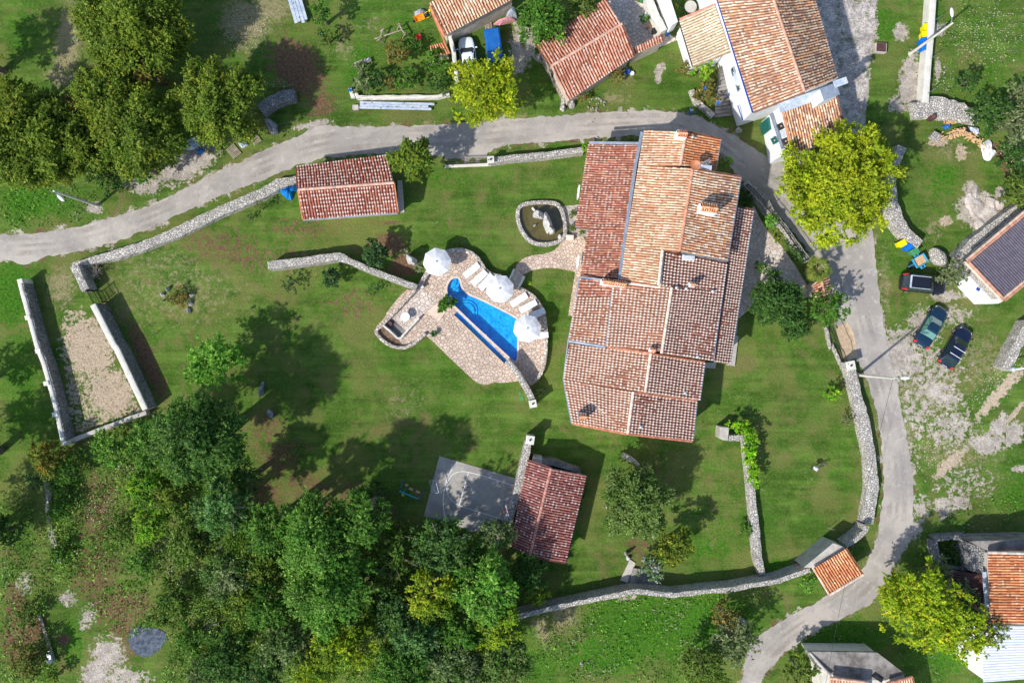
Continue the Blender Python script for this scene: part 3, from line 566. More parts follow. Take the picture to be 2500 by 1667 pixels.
# ================================================================ POOL TERRACE
DZ = .30
deck = smooth_line(FL(20, [(45, 1120), (215, 930), (205, 905), (440, 615), (530, 635), (600, 590), (700, 400), (840, 200), (930, 165), (1060, 135), (1180, 150), (1290, 215), (1360, 310), (1400, 380), (1480, 440), (1600, 470), (1690, 490), (1790, 610), (1900, 640), (2000, 720), (2090, 860), (2130, 1000), (2140, 1200), (2135, 1450),
     (2078, 1630), (2000, 1725), (1941, 1781), (1880, 1700), (1764, 1719), (1584, 1740), (1501, 1726), (1405, 1767), (1295, 1740), (1171, 1630), (930, 1400), (690, 1165), (640, 1180), (560, 1270), (420, 1340), (300, 1325), (180, 1250)], DZ), 1, True)
poolp = smooth_line(FL(20, [(928, 650), (930, 580), (968, 505), (1030, 468), (1092, 488), (1108, 570), (1140, 635), (1220, 690), (1340, 735), (1560, 845), (1760, 950), (1795, 990), (1790, 1200), (1788, 1430), (1770, 1485), (1740, 1490), (1690, 1450), (1056, 862), (945, 730)], DZ), 1, True)
chan = FL(20, [(1062, 885), (1020, 925), (1320, 1215), (1620, 1510), (1665, 1475), (1350, 1165)], DZ)
from mathutils.geometry import tessellate_polygon
def holed(outer, holes, z0, z1, name, mat, parent=None):
    loops = [outer] + holes; T = tessellate_polygon([[Vector((p[0], p[1], 0)) for p in l] for l in loops]); flatv = [p for l in loops for p in l]
    mb = MB(); k = len(flatv); vs = [(p[0], p[1], z1) for p in flatv] + [(p[0], p[1], z0) for p in flatv]; fs = []
    for t in T:
        a, b, c = [flatv[i] for i in t]; up = (b[0] - a[0]) * (c[1] - a[1]) - (b[1] - a[1]) * (c[0] - a[0]) > 0
        fs.append(tuple(t) if up else tuple(t[::-1]))
    s_ = 0
    for l in loops:
        n_ = len(l)
        for i in range(n_): fs.append((s_ + i, s_ + (i + 1) % n_, k + s_ + (i + 1) % n_, k + s_ + i))
        s_ += n_
    mb.add(vs, fs); return mb.build(name, mat, parent)
patio = FL(20, [(600, 605), (280, 950), (170, 1040), (360, 1215), (450, 1110), (560, 990), (690, 880), (820, 780), (760, 700)], DZ)
tag(holed(deck, [poolp, chan], -.02, DZ, 'pool_terrace', 'paving'), kind='structure')
flat('pool_patio', patio, 'paving_pale', DZ + .012)
# the ground sheet stays whole; the basin is a shell set into the terrace
def basin(name, poly, zf, ztop, mat):
    mb = MB(); A = sum(poly[i][0] * poly[(i + 1) % len(poly)][1] - poly[(i + 1) % len(poly)][0] * poly[i][1] for i in range(len(poly)))
    if A < 0: poly = poly[::-1]
    n_ = len(poly); mb.sheet(poly, zf); mb.add([(p[0], p[1], zf) for p in poly] + [(p[0], p[1], ztop) for p in poly], [((i + 1) % n_, i, n_ + i, n_ + (i + 1) % n_) for i in range(n_)])
    return tag(mb.build(name, mat), kind='structure')
ground([poolp, chan])
basin('pool_basin', poolp, -.7, DZ - .004, 'pooltile'); basin('pool_channel', chan, -.08, DZ - .004, 'pooltile')
mb = MB()
for k, (r_, z) in enumerate(((1.35, -.66), (1.08, -.52), (.82, -.38))):
    c = F(20, 1165, 880, 0); mb.lathe((c[0], c[1], 0), [(r_, -.69), (r_, z)], 48)
for k, (r_, z) in enumerate(((1.7, -.62), (1.35, -.44), (1.05, -.26), (.75, -.08))):
    c = F(20, 960, 520, 0); mb.lathe((c[0], c[1], 0), [(r_, -.69), (r_, z)], 48)
tag(mb.build('pool_steps', 'pooltile'), kind='structure')
def wsheet(name, poly, z, mat): return flat(name, poly, mat, z)
wsheet('pool_water', poolp, DZ - .1, 'water'); wsheet('channel_water', chan, DZ - .14, 'water')
pn = poolp[:]
def ringstrip(name, path, w, z0, z1, mat, label=None, cat='kerb', closed=False, kind=None, parent=None):
    P = [np.array(p[:2]) for p in path]; n_ = len(P); L = []; Rr = []
    for i, p in enumerate(P):
        a = P[(i - 1) % n_] if (closed or i) else P[0]; b = P[(i + 1) % n_] if (closed or i < n_ - 1) else P[-1]
        d = (b - a) / (np.linalg.norm(b - a) + 1e-9); nn = np.array([-d[1], d[0]]) * w / 2; L.append(p + nn); Rr.append(p - nn)
    V = [(*q, z) for z in (z0, z1) for s_ in (L, Rr) for q in s_]; Fc = []
    for i in range(n_ if closed else n_ - 1):
        j = (i + 1) % n_; l0, l1, r0, r1 = i, j, n_ + i, n_ + j; L0, L1, R0, R1 = 2 * n_ + i, 2 * n_ + j, 3 * n_ + i, 3 * n_ + j
        Fc += [(L0, R0, R1, L1)[::-1] if False else (R0, R1, L1, L0), (l0, L0, L1, l1), (r0, r1, R1, R0)]
    if not closed: Fc += [(0, n_, 3 * n_, 2 * n_), (n_ - 1, 3 * n_ - 1, 4 * n_ - 1, 2 * n_ - 1)]
    mb = MB(); mb.add(V, Fc); o = mb.build(name, mat, parent)
    if kind: o['kind'] = kind
    elif label: tag(o, label, cat)
    return o
M['copingp'] = noisy('pool_coping', (.62, .47, .38), (.72, .58, .48), 2, .8, .2)
ringstrip('pool_coping', poolp, .20, DZ - .12, DZ + .03, 'copingp', closed=True, kind='structure')
ringstrip('channel_coping', FL(20, [(1040, 955), (1330, 1235), (1610, 1505)], DZ), .16, DZ - .1, DZ + .02, 'sand', kind='structure')
RW = lambda label, pts, w, z, mat='rim', it=2: wall(label, smooth_line(FL(20, pts, z), it), w, z, mat, DZ, jit=.02, step=.3, batter=.02)
RW('curved low rim wall on the north edge of the pool terrace behind two loungers', [(935, 170), (1010, 150), (1090, 145), (1180, 160), (1280, 220), (1345, 310), (1390, 390), (1470, 445), (1590, 470)], .38, .75)
RW('curved low rim wall on the east edge of the pool terrace', [(1810, 610), (1900, 650), (1990, 720), (2070, 830), (2110, 960), (2125, 1150), (2120, 1440), (2065, 1630), (1990, 1715)], .32, .7)
RW('slanting stone rim wall west of the first parasol', [(710, 400), (655, 490), (600, 590)], .4, .9, it=0)
RW('rounded stone rim wall at the southwest corner of the pool terrace', [(170, 1040), (75, 1110), (110, 1180), (200, 1260), (300, 1310), (420, 1325), (540, 1270), (620, 1200), (680, 1150)], .3, .7)
RW('straight stone parapet west of the round patio table', [(600, 590), (440, 760), (280, 930), (170, 1040)], .22, .85, it=0)
RW('thin grey parapet round the lower corner of the patio', [(170, 1045), (270, 1130), (365, 1225), (440, 1130), (520, 1050), (600, 960)], .18, .9, 'coping', 1)
RW('low pale kerb wall left of the step path to the terrace', [(1745, 375), (1715, 440), (1685, 500)], .18, .5, 'coping', 0)
RW('low pale kerb wall right of the step path to the terrace', [(1860, 460), (1825, 540), (1790, 605)], .22, .6, 'coping', 0)
flat('shaded_steps', FL(20, [(1755, 380), (1850, 450), (1785, 605), (1695, 500)], .2), 'plaster_b', .22, .2)
mb = MB()
for k in range(4):
    a, b = F(20, 735 + k * 32, 905 - 0 + k * -10, 0), F(20, 835 + k * 22, 800 + k * 16, 0)
for k in range(4):
    q = FL(20, [(700 + k * 38, 885 + k * 28), (735 + k * 38, 912 + k * 28), (862 + k * 22 , 815 + k * 22), (828 + k * 22, 788 + k * 22)], DZ); mb.prism(q, DZ, DZ + .32 - .07 * k)
tag(mb.build('terrace_steps', 'copingp'), kind='structure')
flat('planting_bed', FL(20, [(110, 1105), (170, 1060), (360, 1225), (400, 1280), (300, 1300), (200, 1250)], DZ), 'soil', DZ + .02)
# two inspection lids
for (x, y, w, l) in ((103, 496, .26, 'small square green inspection lid nearer the pool wall'), (119, 543, .4, 'larger square green inspection lid on the lawn by the stone pier')):
    p = F(10, x, y); mb = MB(); mb.box((p[0], p[1], .03), (w, w * .8, .06), .2); tag(mb.build('inspection_lid', 'grnpl', bevel=.01), l, 'lid')
# ---------------------------------------------------------------- pond
pond_out = smooth_line(FL(6, [(82, 440), (88, 360), (125, 325), (210, 307), (390, 305), (450, 340), (482, 420), (503, 560), (470, 630), (395, 662), (290, 672), (190, 645), (115, 550)]), 1, True)
pond_in = smooth_line(FL(6, [(98, 440), (104, 370), (135, 340), (215, 322), (380, 320), (430, 355), (468, 430), (487, 560), (455, 618), (385, 645), (290, 655), (200, 630), (130, 545)]), 1, True)
flat('pond_floor', pond_in, 'brownm', .03); flat('pond_water', pond_in, 'pondwater', .22)
M['pondfloor'] = noisy('silty_pond_floor', (.30, .26, .12), (.42, .37, .2), 1.2, .9, .5)
bpy.data.objects['pond_floor'].data.materials[0] = M['pondfloor']
wall('teardrop shaped white stone rim around the garden pond', pond_out, .36, .45, 'stone_w', 0, 'pond_rim', .015, .3, 'pond rim', batter=.02, closed=True)
rk = thing('rock_fountain', 'long white weathered limestone standing in the garden pond', 'rock', F(6, 340, 480))
mb = MB(); a = F(6, 265, 410, .6); mb.rock((a[0], a[1], .5), (1.2, 1.0, 1.4), .3, .35, 3, 11); b = F(6, 345, 470, .8); mb.rock((b[0], b[1], .6), (1.05, 2.1, 2.0), .25, .4, 3, 12)
b = F(6, 375, 545, .7); mb.rock((b[0], b[1], .5), (.8, 1.0, 1.5), .5, .4, 3, 13); mb.build('stone', 'rock', rk)
o = MB().box((*F(6, 222, 358, .5)[:2], .35), (.18, .4, .3), .7).build('spout_stone', 'coping', bevel=.03); tag(o, 'small rectangular white stone at the north end of the pond', 'stone')
o = MB().rock((*F(6, 448, 603)[:2], .25), (.5, .5, .5), 0, .2, 2, 4).build('stone', 'rock'); tag(o, 'round stone in the south corner of the pond', 'stone')
o = MB().rock((*F(6, 232, 505)[:2], .2), (.35, .35, .3), 0, .2, 2, 14).build('stone', 'stone_w'); tag(o, 'small pale stone under the pond water west of the tall rock', 'stone')
o = MB().box((*F(6, 540, 605, .5)[:2], .28), (.75, .5, .5), -.05).build('bench', 'coping', bevel=.04); tag(o, 'white block bench between the pond and the garden path', 'bench')
# ================================================================ TILED ROOFS
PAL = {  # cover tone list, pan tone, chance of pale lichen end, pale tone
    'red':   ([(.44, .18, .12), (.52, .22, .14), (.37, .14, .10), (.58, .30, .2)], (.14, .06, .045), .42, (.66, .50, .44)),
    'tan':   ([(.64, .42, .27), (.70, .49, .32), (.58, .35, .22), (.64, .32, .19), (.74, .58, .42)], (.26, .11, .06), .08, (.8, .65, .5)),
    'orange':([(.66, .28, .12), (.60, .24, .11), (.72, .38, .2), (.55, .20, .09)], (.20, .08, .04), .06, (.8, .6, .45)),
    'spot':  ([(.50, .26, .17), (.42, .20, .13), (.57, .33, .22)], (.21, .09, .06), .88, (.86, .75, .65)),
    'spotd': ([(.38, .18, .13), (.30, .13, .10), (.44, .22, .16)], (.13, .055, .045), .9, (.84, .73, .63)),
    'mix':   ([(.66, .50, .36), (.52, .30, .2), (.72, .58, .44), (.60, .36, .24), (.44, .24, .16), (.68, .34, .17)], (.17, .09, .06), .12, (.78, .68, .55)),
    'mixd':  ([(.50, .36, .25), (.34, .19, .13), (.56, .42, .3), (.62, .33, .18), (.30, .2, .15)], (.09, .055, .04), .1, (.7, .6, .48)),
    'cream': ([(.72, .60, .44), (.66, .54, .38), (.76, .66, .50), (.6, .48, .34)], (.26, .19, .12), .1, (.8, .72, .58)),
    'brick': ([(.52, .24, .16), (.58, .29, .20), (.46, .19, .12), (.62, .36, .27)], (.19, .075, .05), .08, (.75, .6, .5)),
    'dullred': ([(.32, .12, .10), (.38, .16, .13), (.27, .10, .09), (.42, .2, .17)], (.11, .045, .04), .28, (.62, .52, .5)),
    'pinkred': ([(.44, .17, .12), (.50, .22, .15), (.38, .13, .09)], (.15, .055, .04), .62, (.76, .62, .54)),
}
def tiles(q, pitch=.235, course=.33, pal='tan', seed=0):
    """q = eave left, eave right, ridge right, ridge left; returns corner and colour arrays for every tile of that slope"""
    eL, eR, rR, rL = [np.array(p, float) for p in q]; g = np.random.default_rng(seed + int(abs(eL[0] * 37 + eL[1] * 91)) % 9999)
    wid = (np.linalg.norm(eR - eL) + np.linalg.norm(rR - rL)) / 2; ln = (np.linalg.norm(rL - eL) + np.linalg.norm(rR - eR)) / 2
    nc, nr = max(2, round(wid / pitch)), max(2, round(ln / course))
    nrm = np.cross(eR - eL, rL - eL); nrm /= np.linalg.norm(nrm)
    if nrm[2] < 0: nrm = -nrm
    I, J = np.meshgrid(np.arange(nc), np.arange(nr), indexing='ij'); I = I.ravel() + .5; J = J.ravel(); n_ = len(I)
    ph0 = g.uniform(0, 6)
    def P(u, v, h): 
        u = u[:, None]; v = v[:, None]; b = (eL * (1 - u) + eR * u) * (1 - v) + (rL * (1 - u) + rR * u) * v; sag = -.03 * np.sin(math.pi * v) * np.sin(math.pi * u) + .014 * np.sin(u * wid * 1.3 + ph0) * np.sin(v * ln * 1.1 + 1); return b + nrm * (h[:, None] + sag)
    tones, pan, pl, pale = PAL[pal]; tones = np.array(tones)
    base = tones[g.integers(0, len(tones), n_)] * g.uniform(.88, 1.13, (n_, 1))
    du = g.uniform(-.07, .07, n_) + .08 * np.sin(J * .5 + ph0) * (g.random(n_) < .8) ; lift = g.uniform(0, .014, n_); V = []; C = []
    # weathering drifts slowly over the slope
    ph = g.uniform(0, 6, 4); drift = 1 + .10 * np.sin(I * .31 + ph[0]) * np.sin(J * .23 + ph[1]) + .07 * np.sin(I * .11 - J * .4 + ph[2])
    base *= drift[:, None]; has = g.random(n_) < pl * (1 + .25 * np.sin(I * .2 + J * .17 + ph[3]))
    rl, ru = .36, .30; segs = 4; ts = np.linspace(0, math.pi, segs + 1); pr_ = pitch * .36
    lv = [0, .42, 1.12]
    for s_ in range(2):
        v0 = (J + lv[s_]) / nr; v1 = np.minimum((J + lv[s_ + 1]) / nr, 1.0)
        h0 = (.045 if s_ == 0 else .032) + lift; h1 = (.032 if s_ == 0 else .006) + lift
        w0 = rl if s_ == 0 else rl - .03; w1 = rl - .03 if s_ == 0 else ru
        if s_ == 0: col = np.where(has[:, None], pale * g.uniform(.8, 1.1, (n_, 1)) * .8 + base * .2, base * 1.04)
        else: col = np.where(has[:, None], base * .80, base)
        for k in range(segs):
            a, b = ts[k], ts[k + 1]
            u = lambda t, w_: (I + du + math.cos(t) * w_) / nc
            V.append(np.stack([P(u(a, w0), v0, h0 + math.sin(a) * pr_), P(u(b, w0), v0, h0 + math.sin(b) * pr_), P(u(b, w1), v1, h1 + math.sin(b) * pr_ * .85), P(u(a, w1), v1, h1 + math.sin(a) * pr_ * .85)], 1))
            C.append(col)
    # lower end of each cover: the hollow's shade painted as a dark face
    z0 = np.zeros(n_); uu = lambda t: (I + du + math.cos(t) * rl) / nc; v0 = J / nr
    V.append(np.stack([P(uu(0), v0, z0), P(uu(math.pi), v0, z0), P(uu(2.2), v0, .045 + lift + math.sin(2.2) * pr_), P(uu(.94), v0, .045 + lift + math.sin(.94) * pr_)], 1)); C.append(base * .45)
    # channel tiles between covers
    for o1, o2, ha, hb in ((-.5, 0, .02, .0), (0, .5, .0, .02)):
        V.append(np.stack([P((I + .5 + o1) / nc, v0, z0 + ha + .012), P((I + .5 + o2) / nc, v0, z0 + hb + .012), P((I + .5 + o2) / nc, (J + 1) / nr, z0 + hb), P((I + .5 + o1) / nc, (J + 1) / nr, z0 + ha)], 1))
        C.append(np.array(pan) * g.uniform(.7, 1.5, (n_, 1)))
    V = np.concatenate(V); C = np.concatenate(C)
    return V, np.clip(C, 0, .92)
def caps(a, b, col, r_=.13, step=.36, seed=1):
    """a row of half round ridge tiles"""
    a, b = np.array(a, float), np.array(b, float); L = np.linalg.norm(b - a); n_ = max(1, round(L / step)); d = (b - a) / L; s_ = np.cross(d, [0, 0, 1]); s_ /= np.linalg.norm(s_)
    g = np.random.default_rng(seed); V = []; C = []; up = np.array([0, 0, 1.])
    for i in range(n_):
        p0, p1 = a + d * L * i / n_, a + d * L * (i + 1.1) / n_; c = np.array(col) * g.uniform(.75, 1.2)
        for k in range(5):
            t0, t1 = math.pi * k / 5, math.pi * (k + 1) / 5
            f_ = lambda p, t, r2, e: p + s_ * math.cos(t) * r2 + up * (math.sin(t) * r2 + e)
            V.append([f_(p0, t0, r_ * 1.08, .02), f_(p0, t1, r_ * 1.08, .02), f_(p1, t1, r_, 0), f_(p1, t0, r_, 0)]); C.append(c)
    return np.array(V), np.clip(np.array(C), 0, .92)
def roof(quads, parent, name='roof', pitch=.235, course=.33, ridge=None, label=None, seed=0):
    """quads: list of (eL, eR, rR, rL, palette)"""
    Vs, Cs = [], []
    for q in quads:
        v, c = tiles(q[:4], pitch, course, q[4], seed); Vs.append(v); Cs.append(c)
    o = quads_obj(name, np.concatenate(Vs), np.concatenate(Cs), 'tile', parent)
    if ridge:
        for a_, b_, c__ in ridge: v, k = caps(a_, b_, c__); quads_obj('ridge_tiles', v, k, 'tile', o)
    if label: o['label'] = label
    return o
def body(quads, parent, mat='plaster_b', inset=.28, drop=.14, zb=0.0, name='wall'):
    mb = MB()
    for q in quads:
        P = [np.array(p, float) for p in q[:4]]; c = sum(P) / 4; T = []
        for i in range(4):
            a, b, d = P[i - 1], P[i], P[(i + 1) % 4]; e1 = (a - b) / np.linalg.norm(a - b); e2 = (d - b) / np.linalg.norm(d - b); T.append(b + (e1 + e2) * inset + np.array([0, 0, -drop]))
        B = [np.array([p[0], p[1], zb]) for p in T]; mb.add(T + B, [(0, 1, 2, 3), (7, 6, 5, 4), (0, 4, 5, 1), (1, 5, 6, 2), (2, 6, 7, 3), (3, 7, 4, 0)])
        # boarded underside closes the eaves, a hair above the wall prisms
        U = [p + np.array([0, 0, -.085]) for p in P]; mb.add(U, [(0, 1, 2, 3)])
    return mb.build(name, mat, parent)
def gutter(parent, pts, w=.16, z=.05, mat='gutter', name='gutter'):
    P = [np.array(p, float) for p in pts]; mb = MB()
    for a, b in zip(P[:-1], P[1:]):
        d = b - a; L = np.linalg.norm(d); c = (a + b) / 2
        dirz = math.atan2(d[1], d[0]); s_ = np.array([-math.sin(dirz), math.cos(dirz), 0]) * w / 2; h = np.array([0, 0, z])
        v = [a - s_ - h, b - s_ - h, b + s_ - h, a + s_ - h, a - s_ + h, b - s_ + h, b + s_ + h, a + s_ + h]
        mb.add(v, [(0, 3, 2, 1), (4, 5, 6, 7), (0, 1, 5, 4), (1, 2, 6, 5), (2, 3, 7, 6), (3, 0, 4, 7)])
    return mb.build(name, mat, parent)
def f(t, x, y, z): return F(t, x, y, z)
# ---------------------------------------------------------------- main house
hs = thing('house', 'large rambling house beside the pool with many stepped red and cream tiled roofs', 'house', W(1560, 660))
A1 = (f(2, 700, 1255, 3.4), f(6, 588, 520, 3.8), f(6, 1045, 540, 5.2), f(2, 1150, 1262, 4.9), 'red')
A2 = (f(6, 693, 538, 3.9), f(6, 632, 945, 3.9), f(6, 968, 955, 5.2), f(6, 1045, 538, 5.2), 'red')
B1w = (f(2, 1188, 1132, 6.0), f(2, 1138, 1440, 6.0), f(2, 1500, 1440, 7.6), f(2, 1550, 1150, 7.6), 'tan')
B1e = (f(2, 1805, 1480, 6.3), f(2, 1850, 1212, 6.3), f(2, 1550, 1150, 7.6), f(2, 1505, 1440, 7.6), 'orange')
B2w = (f(2, 1138, 1440, 6.0), f(6, 1022, 690, 6.0), f(6, 1495, 725, 8.0), f(2, 1608, 1465, 8.0), 'tan')
B3w = (f(6, 1022, 690, 6.0), f(6, 985, 972, 6.0), f(6, 1310, 1020, 7.36), f(6, 1345, 715, 7.4), 'tan')
B2e = (f(6, 1905, 805, 6.4), f(6, 2022, 78, 6.4), f(2, 1612, 1470, 8.0), f(6, 1500, 728, 8.0), 'mix')
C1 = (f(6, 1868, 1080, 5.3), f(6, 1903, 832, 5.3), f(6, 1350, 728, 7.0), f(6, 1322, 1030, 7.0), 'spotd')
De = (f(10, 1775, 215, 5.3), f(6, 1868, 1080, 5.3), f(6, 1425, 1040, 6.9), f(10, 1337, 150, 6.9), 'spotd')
Dw = (f(6, 918, 985, 5.4), f(10, 858, 90, 5.4), f(10, 1335, 125, 6.9), f(6, 1420, 1038, 6.9), 'spot')
F1 = (f(6, 628, 955, 4.4), f(6, 605, 1118, 4.4), f(6, 905, 1120, 5.2), f(6, 920, 985, 5.2), 'red')
F2 = (f(6, 592, 1122, 4.3), f(6, 530, 1498, 4.3), f(6, 855, 1545, 5.2), f(6, 905, 1122, 5.2), 'spot')
G1w = (f(10, 530, 62, 3.9), f(10, 487, 375, 3.9), f(10, 1195, 490, 6.6), f(10, 1242, 152, 6.6), 'spot')
G2w = (f(10, 487, 375, 3.9), f(10, 562, 760, 3.9), f(10, 1042, 850, 6.1), f(10, 1090, 485, 6.3), 'spot')
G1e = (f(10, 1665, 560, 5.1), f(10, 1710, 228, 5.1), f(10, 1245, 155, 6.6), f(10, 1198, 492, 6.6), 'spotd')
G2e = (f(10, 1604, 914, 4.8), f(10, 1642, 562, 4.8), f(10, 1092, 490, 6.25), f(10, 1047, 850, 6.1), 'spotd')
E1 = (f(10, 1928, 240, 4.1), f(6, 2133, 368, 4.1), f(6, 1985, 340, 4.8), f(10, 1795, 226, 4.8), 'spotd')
RC = (.55, .3, .2); RP = (.72, .6, .5)
roof([A1, A2], hs, 'roof', .22, .36, label='dark red lean-to roof flecked with white')
roof([B1w, B1e], hs, 'roof', .225, .36, [(B1w[3], B1w[2], (.62, .4, .3))], label='small pale and orange roof at the north end')
roof([B2w, B3w, B2e], hs, 'roof', .23, .36, [(B2w[3], B2w[2], (.6, .28, .17)), (B3w[3], B3w[2], RP)], label='high cream and orange roof')
roof([C1, De, Dw], hs, 'roof', .25, .33, [(C1[3], C1[2], RP), (De[2], De[3], RP), (f(6, 920, 985, 5.5), f(6, 1320, 1035, 6.95), RP)], label='middle roof speckled with white')
roof([F1, F2], hs, 'roof', .25, .33, label='lower west roof framed by gutters')
roof([G1w, G1e], hs, 'roof', .25, .33, [(G1w[3], G1w[2], RP), (G1w[3], f(10, 860, 92, 5.3), (.45, .2, .12)), (G1e[1], G1e[2], (.4, .16, .1))], label='broad south roof')
roof([G2w, G2e], hs, 'roof', .25, .33, [(G2w[3], G2w[2], RP), (G2w[1], G2w[2], (.45, .17, .1)), (G2e[0], G2e[3], (.42, .16, .1)), (G2e[1], G2e[2], (.4, .16, .1))], label='southernmost roof')
roof([E1], hs, 'roof', .25, .33, label='long narrow lean-to roof on the east side')
body([A1, A2, B1w, B1e, B2w, B3w, B2e, C1, De, Dw, F1, F2, G1w, G2w, G1e, G2e, E1], hs)
gutter(hs, [f(2, 1166, 1150, 5.95), f(2, 1110, 1440, 5.95), f(6, 1005, 690, 5.95), f(6, 970, 968, 5.95)], .26)
gutter(hs, [f(2, 705, 1243, 3.7), f(2, 1160, 1250, 4.9)], .24)
gutter(hs, [f(6, 630, 950, 4.6), f(6, 840, 975, 5.1)], .14); gutter(hs, [f(6, 912, 1050, 5.4), f(6, 856, 1545, 5.4)], .14)
gutter(hs, [f(6, 530, 1508, 4.4), f(6, 850, 1558, 5.2)], .2); gutter(hs, [f(10, 482, 372, 3.8), f(10, 556, 762, 3.8)], .16); gutter(hs, [f(6, 622, 950, 4.3), f(6, 598, 1115, 4.3), f(6, 524, 1500, 4.2), f(10, 482, 372, 3.8)], .1)
gutter(hs, [f(6, 2029, 78, 6.3), f(6, 1910, 815, 6.3)], .12); gutter(hs, [f(6, 1905, 840, 5.2), f(10, 1785, 218, 5.2)], .12); gutter(hs, [f(10, 1716, 228, 5), f(10, 1671, 560, 5)], .1)
gutter(hs, [f(10, 1648, 562, 4.7), f(10, 1610, 914, 4.7)], .1); gutter(hs, [f(6, 2140, 368, 4), f(10, 1933, 242, 4)], .1); gutter(hs, [f(2, 1856, 1212, 6.2), f(2, 1810, 1480, 6.2)], .1)
gutter(hs, [f(6, 590, 512, 3.85), f(6, 692, 524, 3.95), f(6, 690, 545, 3.95)], .14); gutter(hs, [f(6, 1505, 738, 6.9), f(6, 1902, 815, 6.1)], .07)
def chimney(parent, t, x, y, z0, z1, w, d, rz, mat='plaster', tile=True, label=None, capw=-.06):
    p = F(t, x, y, z1); mb = MB(); mb.box((p[0], p[1], (z0 + z1) / 2 - .06), (w, d, z1 - z0), rz); ch = mb.build('chimney', mat, parent)
    if label: ch['label'] = label
    cs, sn = math.cos(rz), math.sin(rz); L = lambda a, b, z: np.array([p[0] + a * cs - b * sn, p[1] + a * sn + b * cs, z])
    if tile:
        W_, D_ = w / 2 + capw, d / 2 + capw; q1 = (L(-W_, -D_, z1), L(W_, -D_, z1), L(W_, 0, z1 + .28), L(-W_, 0, z1 + .28)); q2 = (L(W_, D_, z1), L(-W_, D_, z1), L(-W_, 0, z1 + .28), L(W_, 0, z1 + .28))
        V = []; C = []
        for q in (q1, q2):
            v, c = tiles(q, .2, .35, 'orange'); V.append(v); C.append(c)
        v, c = caps(q1[3], q1[2], (.7, .34, .18), .09); V.append(v); C.append(c)
        quads_obj('cap_tiles', np.concatenate(V), np.concatenate(C), 'tile', ch)
    else:
        mb = MB(); mb.box((p[0], p[1], z1 + .04), (w + .1, d + .1, .1), rz); mb.build('cap', 'gutter', ch)
    return ch
chimney(hs, 6, 1750, 350, 6.2, 9.0, 1.5, .75, -.15, label='large white chimney with an orange tiled hood')
chimney(hs, 2, 1515, 1165, 6.2, 8.4, .9, .6, -.12, label='white chimney at the north end of the ridge')
chimney(hs, 6, 925, 1000, 4.4, 6.7, 2.2, .5, -.14, label='wide white chimney between the lean-to and the middle roof')
chimney(hs, 6, 1607, 1015, 5.2, 7.1, .5, .4, -.1, label='small chimney on the middle roof')
chimney(hs, 10, 1260, 122, 6.0, 7.3, .5, .4, -.15, label='small chimney on the south roof ridge'); chimney(hs, 10, 655, 700, 3.9, 6.0, .7, .55, -.1, 'gutter', label='zinc clad chimney on the southernmost roof')
def rooflight(parent, t, x, y, z, w, d, rz, tilt=0, name='roof_window'):
    p = F(t, x, y, z); mb = MB(); mb.box((p[0], p[1], z), (w, d, .14), rz); o = mb.build(name, 'whitep', parent, bevel=.02)
    mb = MB(); mb.box((p[0], p[1], z + .09), (w * .8, d * .75, .05), rz); mb.build('pane', 'lightblue', o)
rooflight(hs, 2, 1725, 1458, 7.35, .95, .4, -.1); rooflight(hs, 6, 1570, 782, 6.75, 1.1, .45, -.1)
def vent(parent, t, x, y, z):
    p = F(t, x, y, z); mb = MB(); mb.lathe((p[0], p[1], z - .4), [(.09, 0), (.09, .35), (.15, .36), (.15, .42), (.02, .5)], 10); mb.build('vent_pipe', 'steel', parent)
for a in ((6, 1470, 1040, 6.9), (6, 1553, 1048, 6.7), (6, 1785, 1072, 5.9), (10, 1652, 182, 5.9), (10, 1545, 495, 5.6), (10, 1160, 792, 6.2), (2, 1610, 1192, 7.7)): vent(hs, *a)
p = f(2, 1630, 1440, 8.5); mb = MB(); mb.lathe((p[0], p[1], 8.4), [(.02, 0), (.25, .05), (.42, .14), (.46, .2), (.3, .12), (.02, .06)], 18); mb.tube([(p[0] + .1, p[1], 7.6), (p[0] + .1, p[1], 8.5)], .03); d_ = mb.build('satellite_dish', 'terra', hs)
mb = MB(); q = f(2, 1760, 1378, 8.9); mb.tube([(p[0] + .1, p[1] - .2, 8.6), q], .025, 5); mb.tube([(p[0] + .1, p[1] - .2, 7.6), (p[0] + .1, p[1] - .2, 8.9)], .03, 5)
dd = (np.array(q) - np.array([p[0], p[1], 8.6])); dd /= np.linalg.norm(dd); sd_ = np.array([-dd[1], dd[0], 0])
for k in range(9):
    c = np.array([p[0] + .1, p[1] - .2, 8.6]) + dd * (.3 + k * .12); mb.tube([c - sd_ * (.28 - .012 * k), c + sd_ * (.28 - .012 * k)], .012, 4)
mb.build('aerial', 'steel', hs)
def opening(parent, c, w, h, ang, frame='whitep', glass='glass', name='window', depth=.12, bars=True):
    """a window or door set on a facade; ang = direction the facade faces"""
    nx_, ny_ = math.cos(ang), math.sin(ang); mb = MB(); tx, ty = -ny_, nx_
    for s_ in (-1, 1): mb.box((c[0] + tx * s_ * (w / 2), c[1] + ty * s_ * (w / 2), c[2]), (depth, .08, h + .08), ang)
    for s_ in (-1, 1): mb.box((c[0], c[1], c[2] + s_ * h / 2), (depth, w - .08, .08), ang)
    if bars: mb.box((c[0], c[1], c[2]), (depth * .7, .04, h - .08), ang)
    o = mb.build(name, frame, parent); mb = MB(); mb.box((c[0] - nx_ * .0, c[1] - ny_ * .0, c[2]), (.04, w - .08, h - .08), ang); mb.build('pane', glass, o); return o
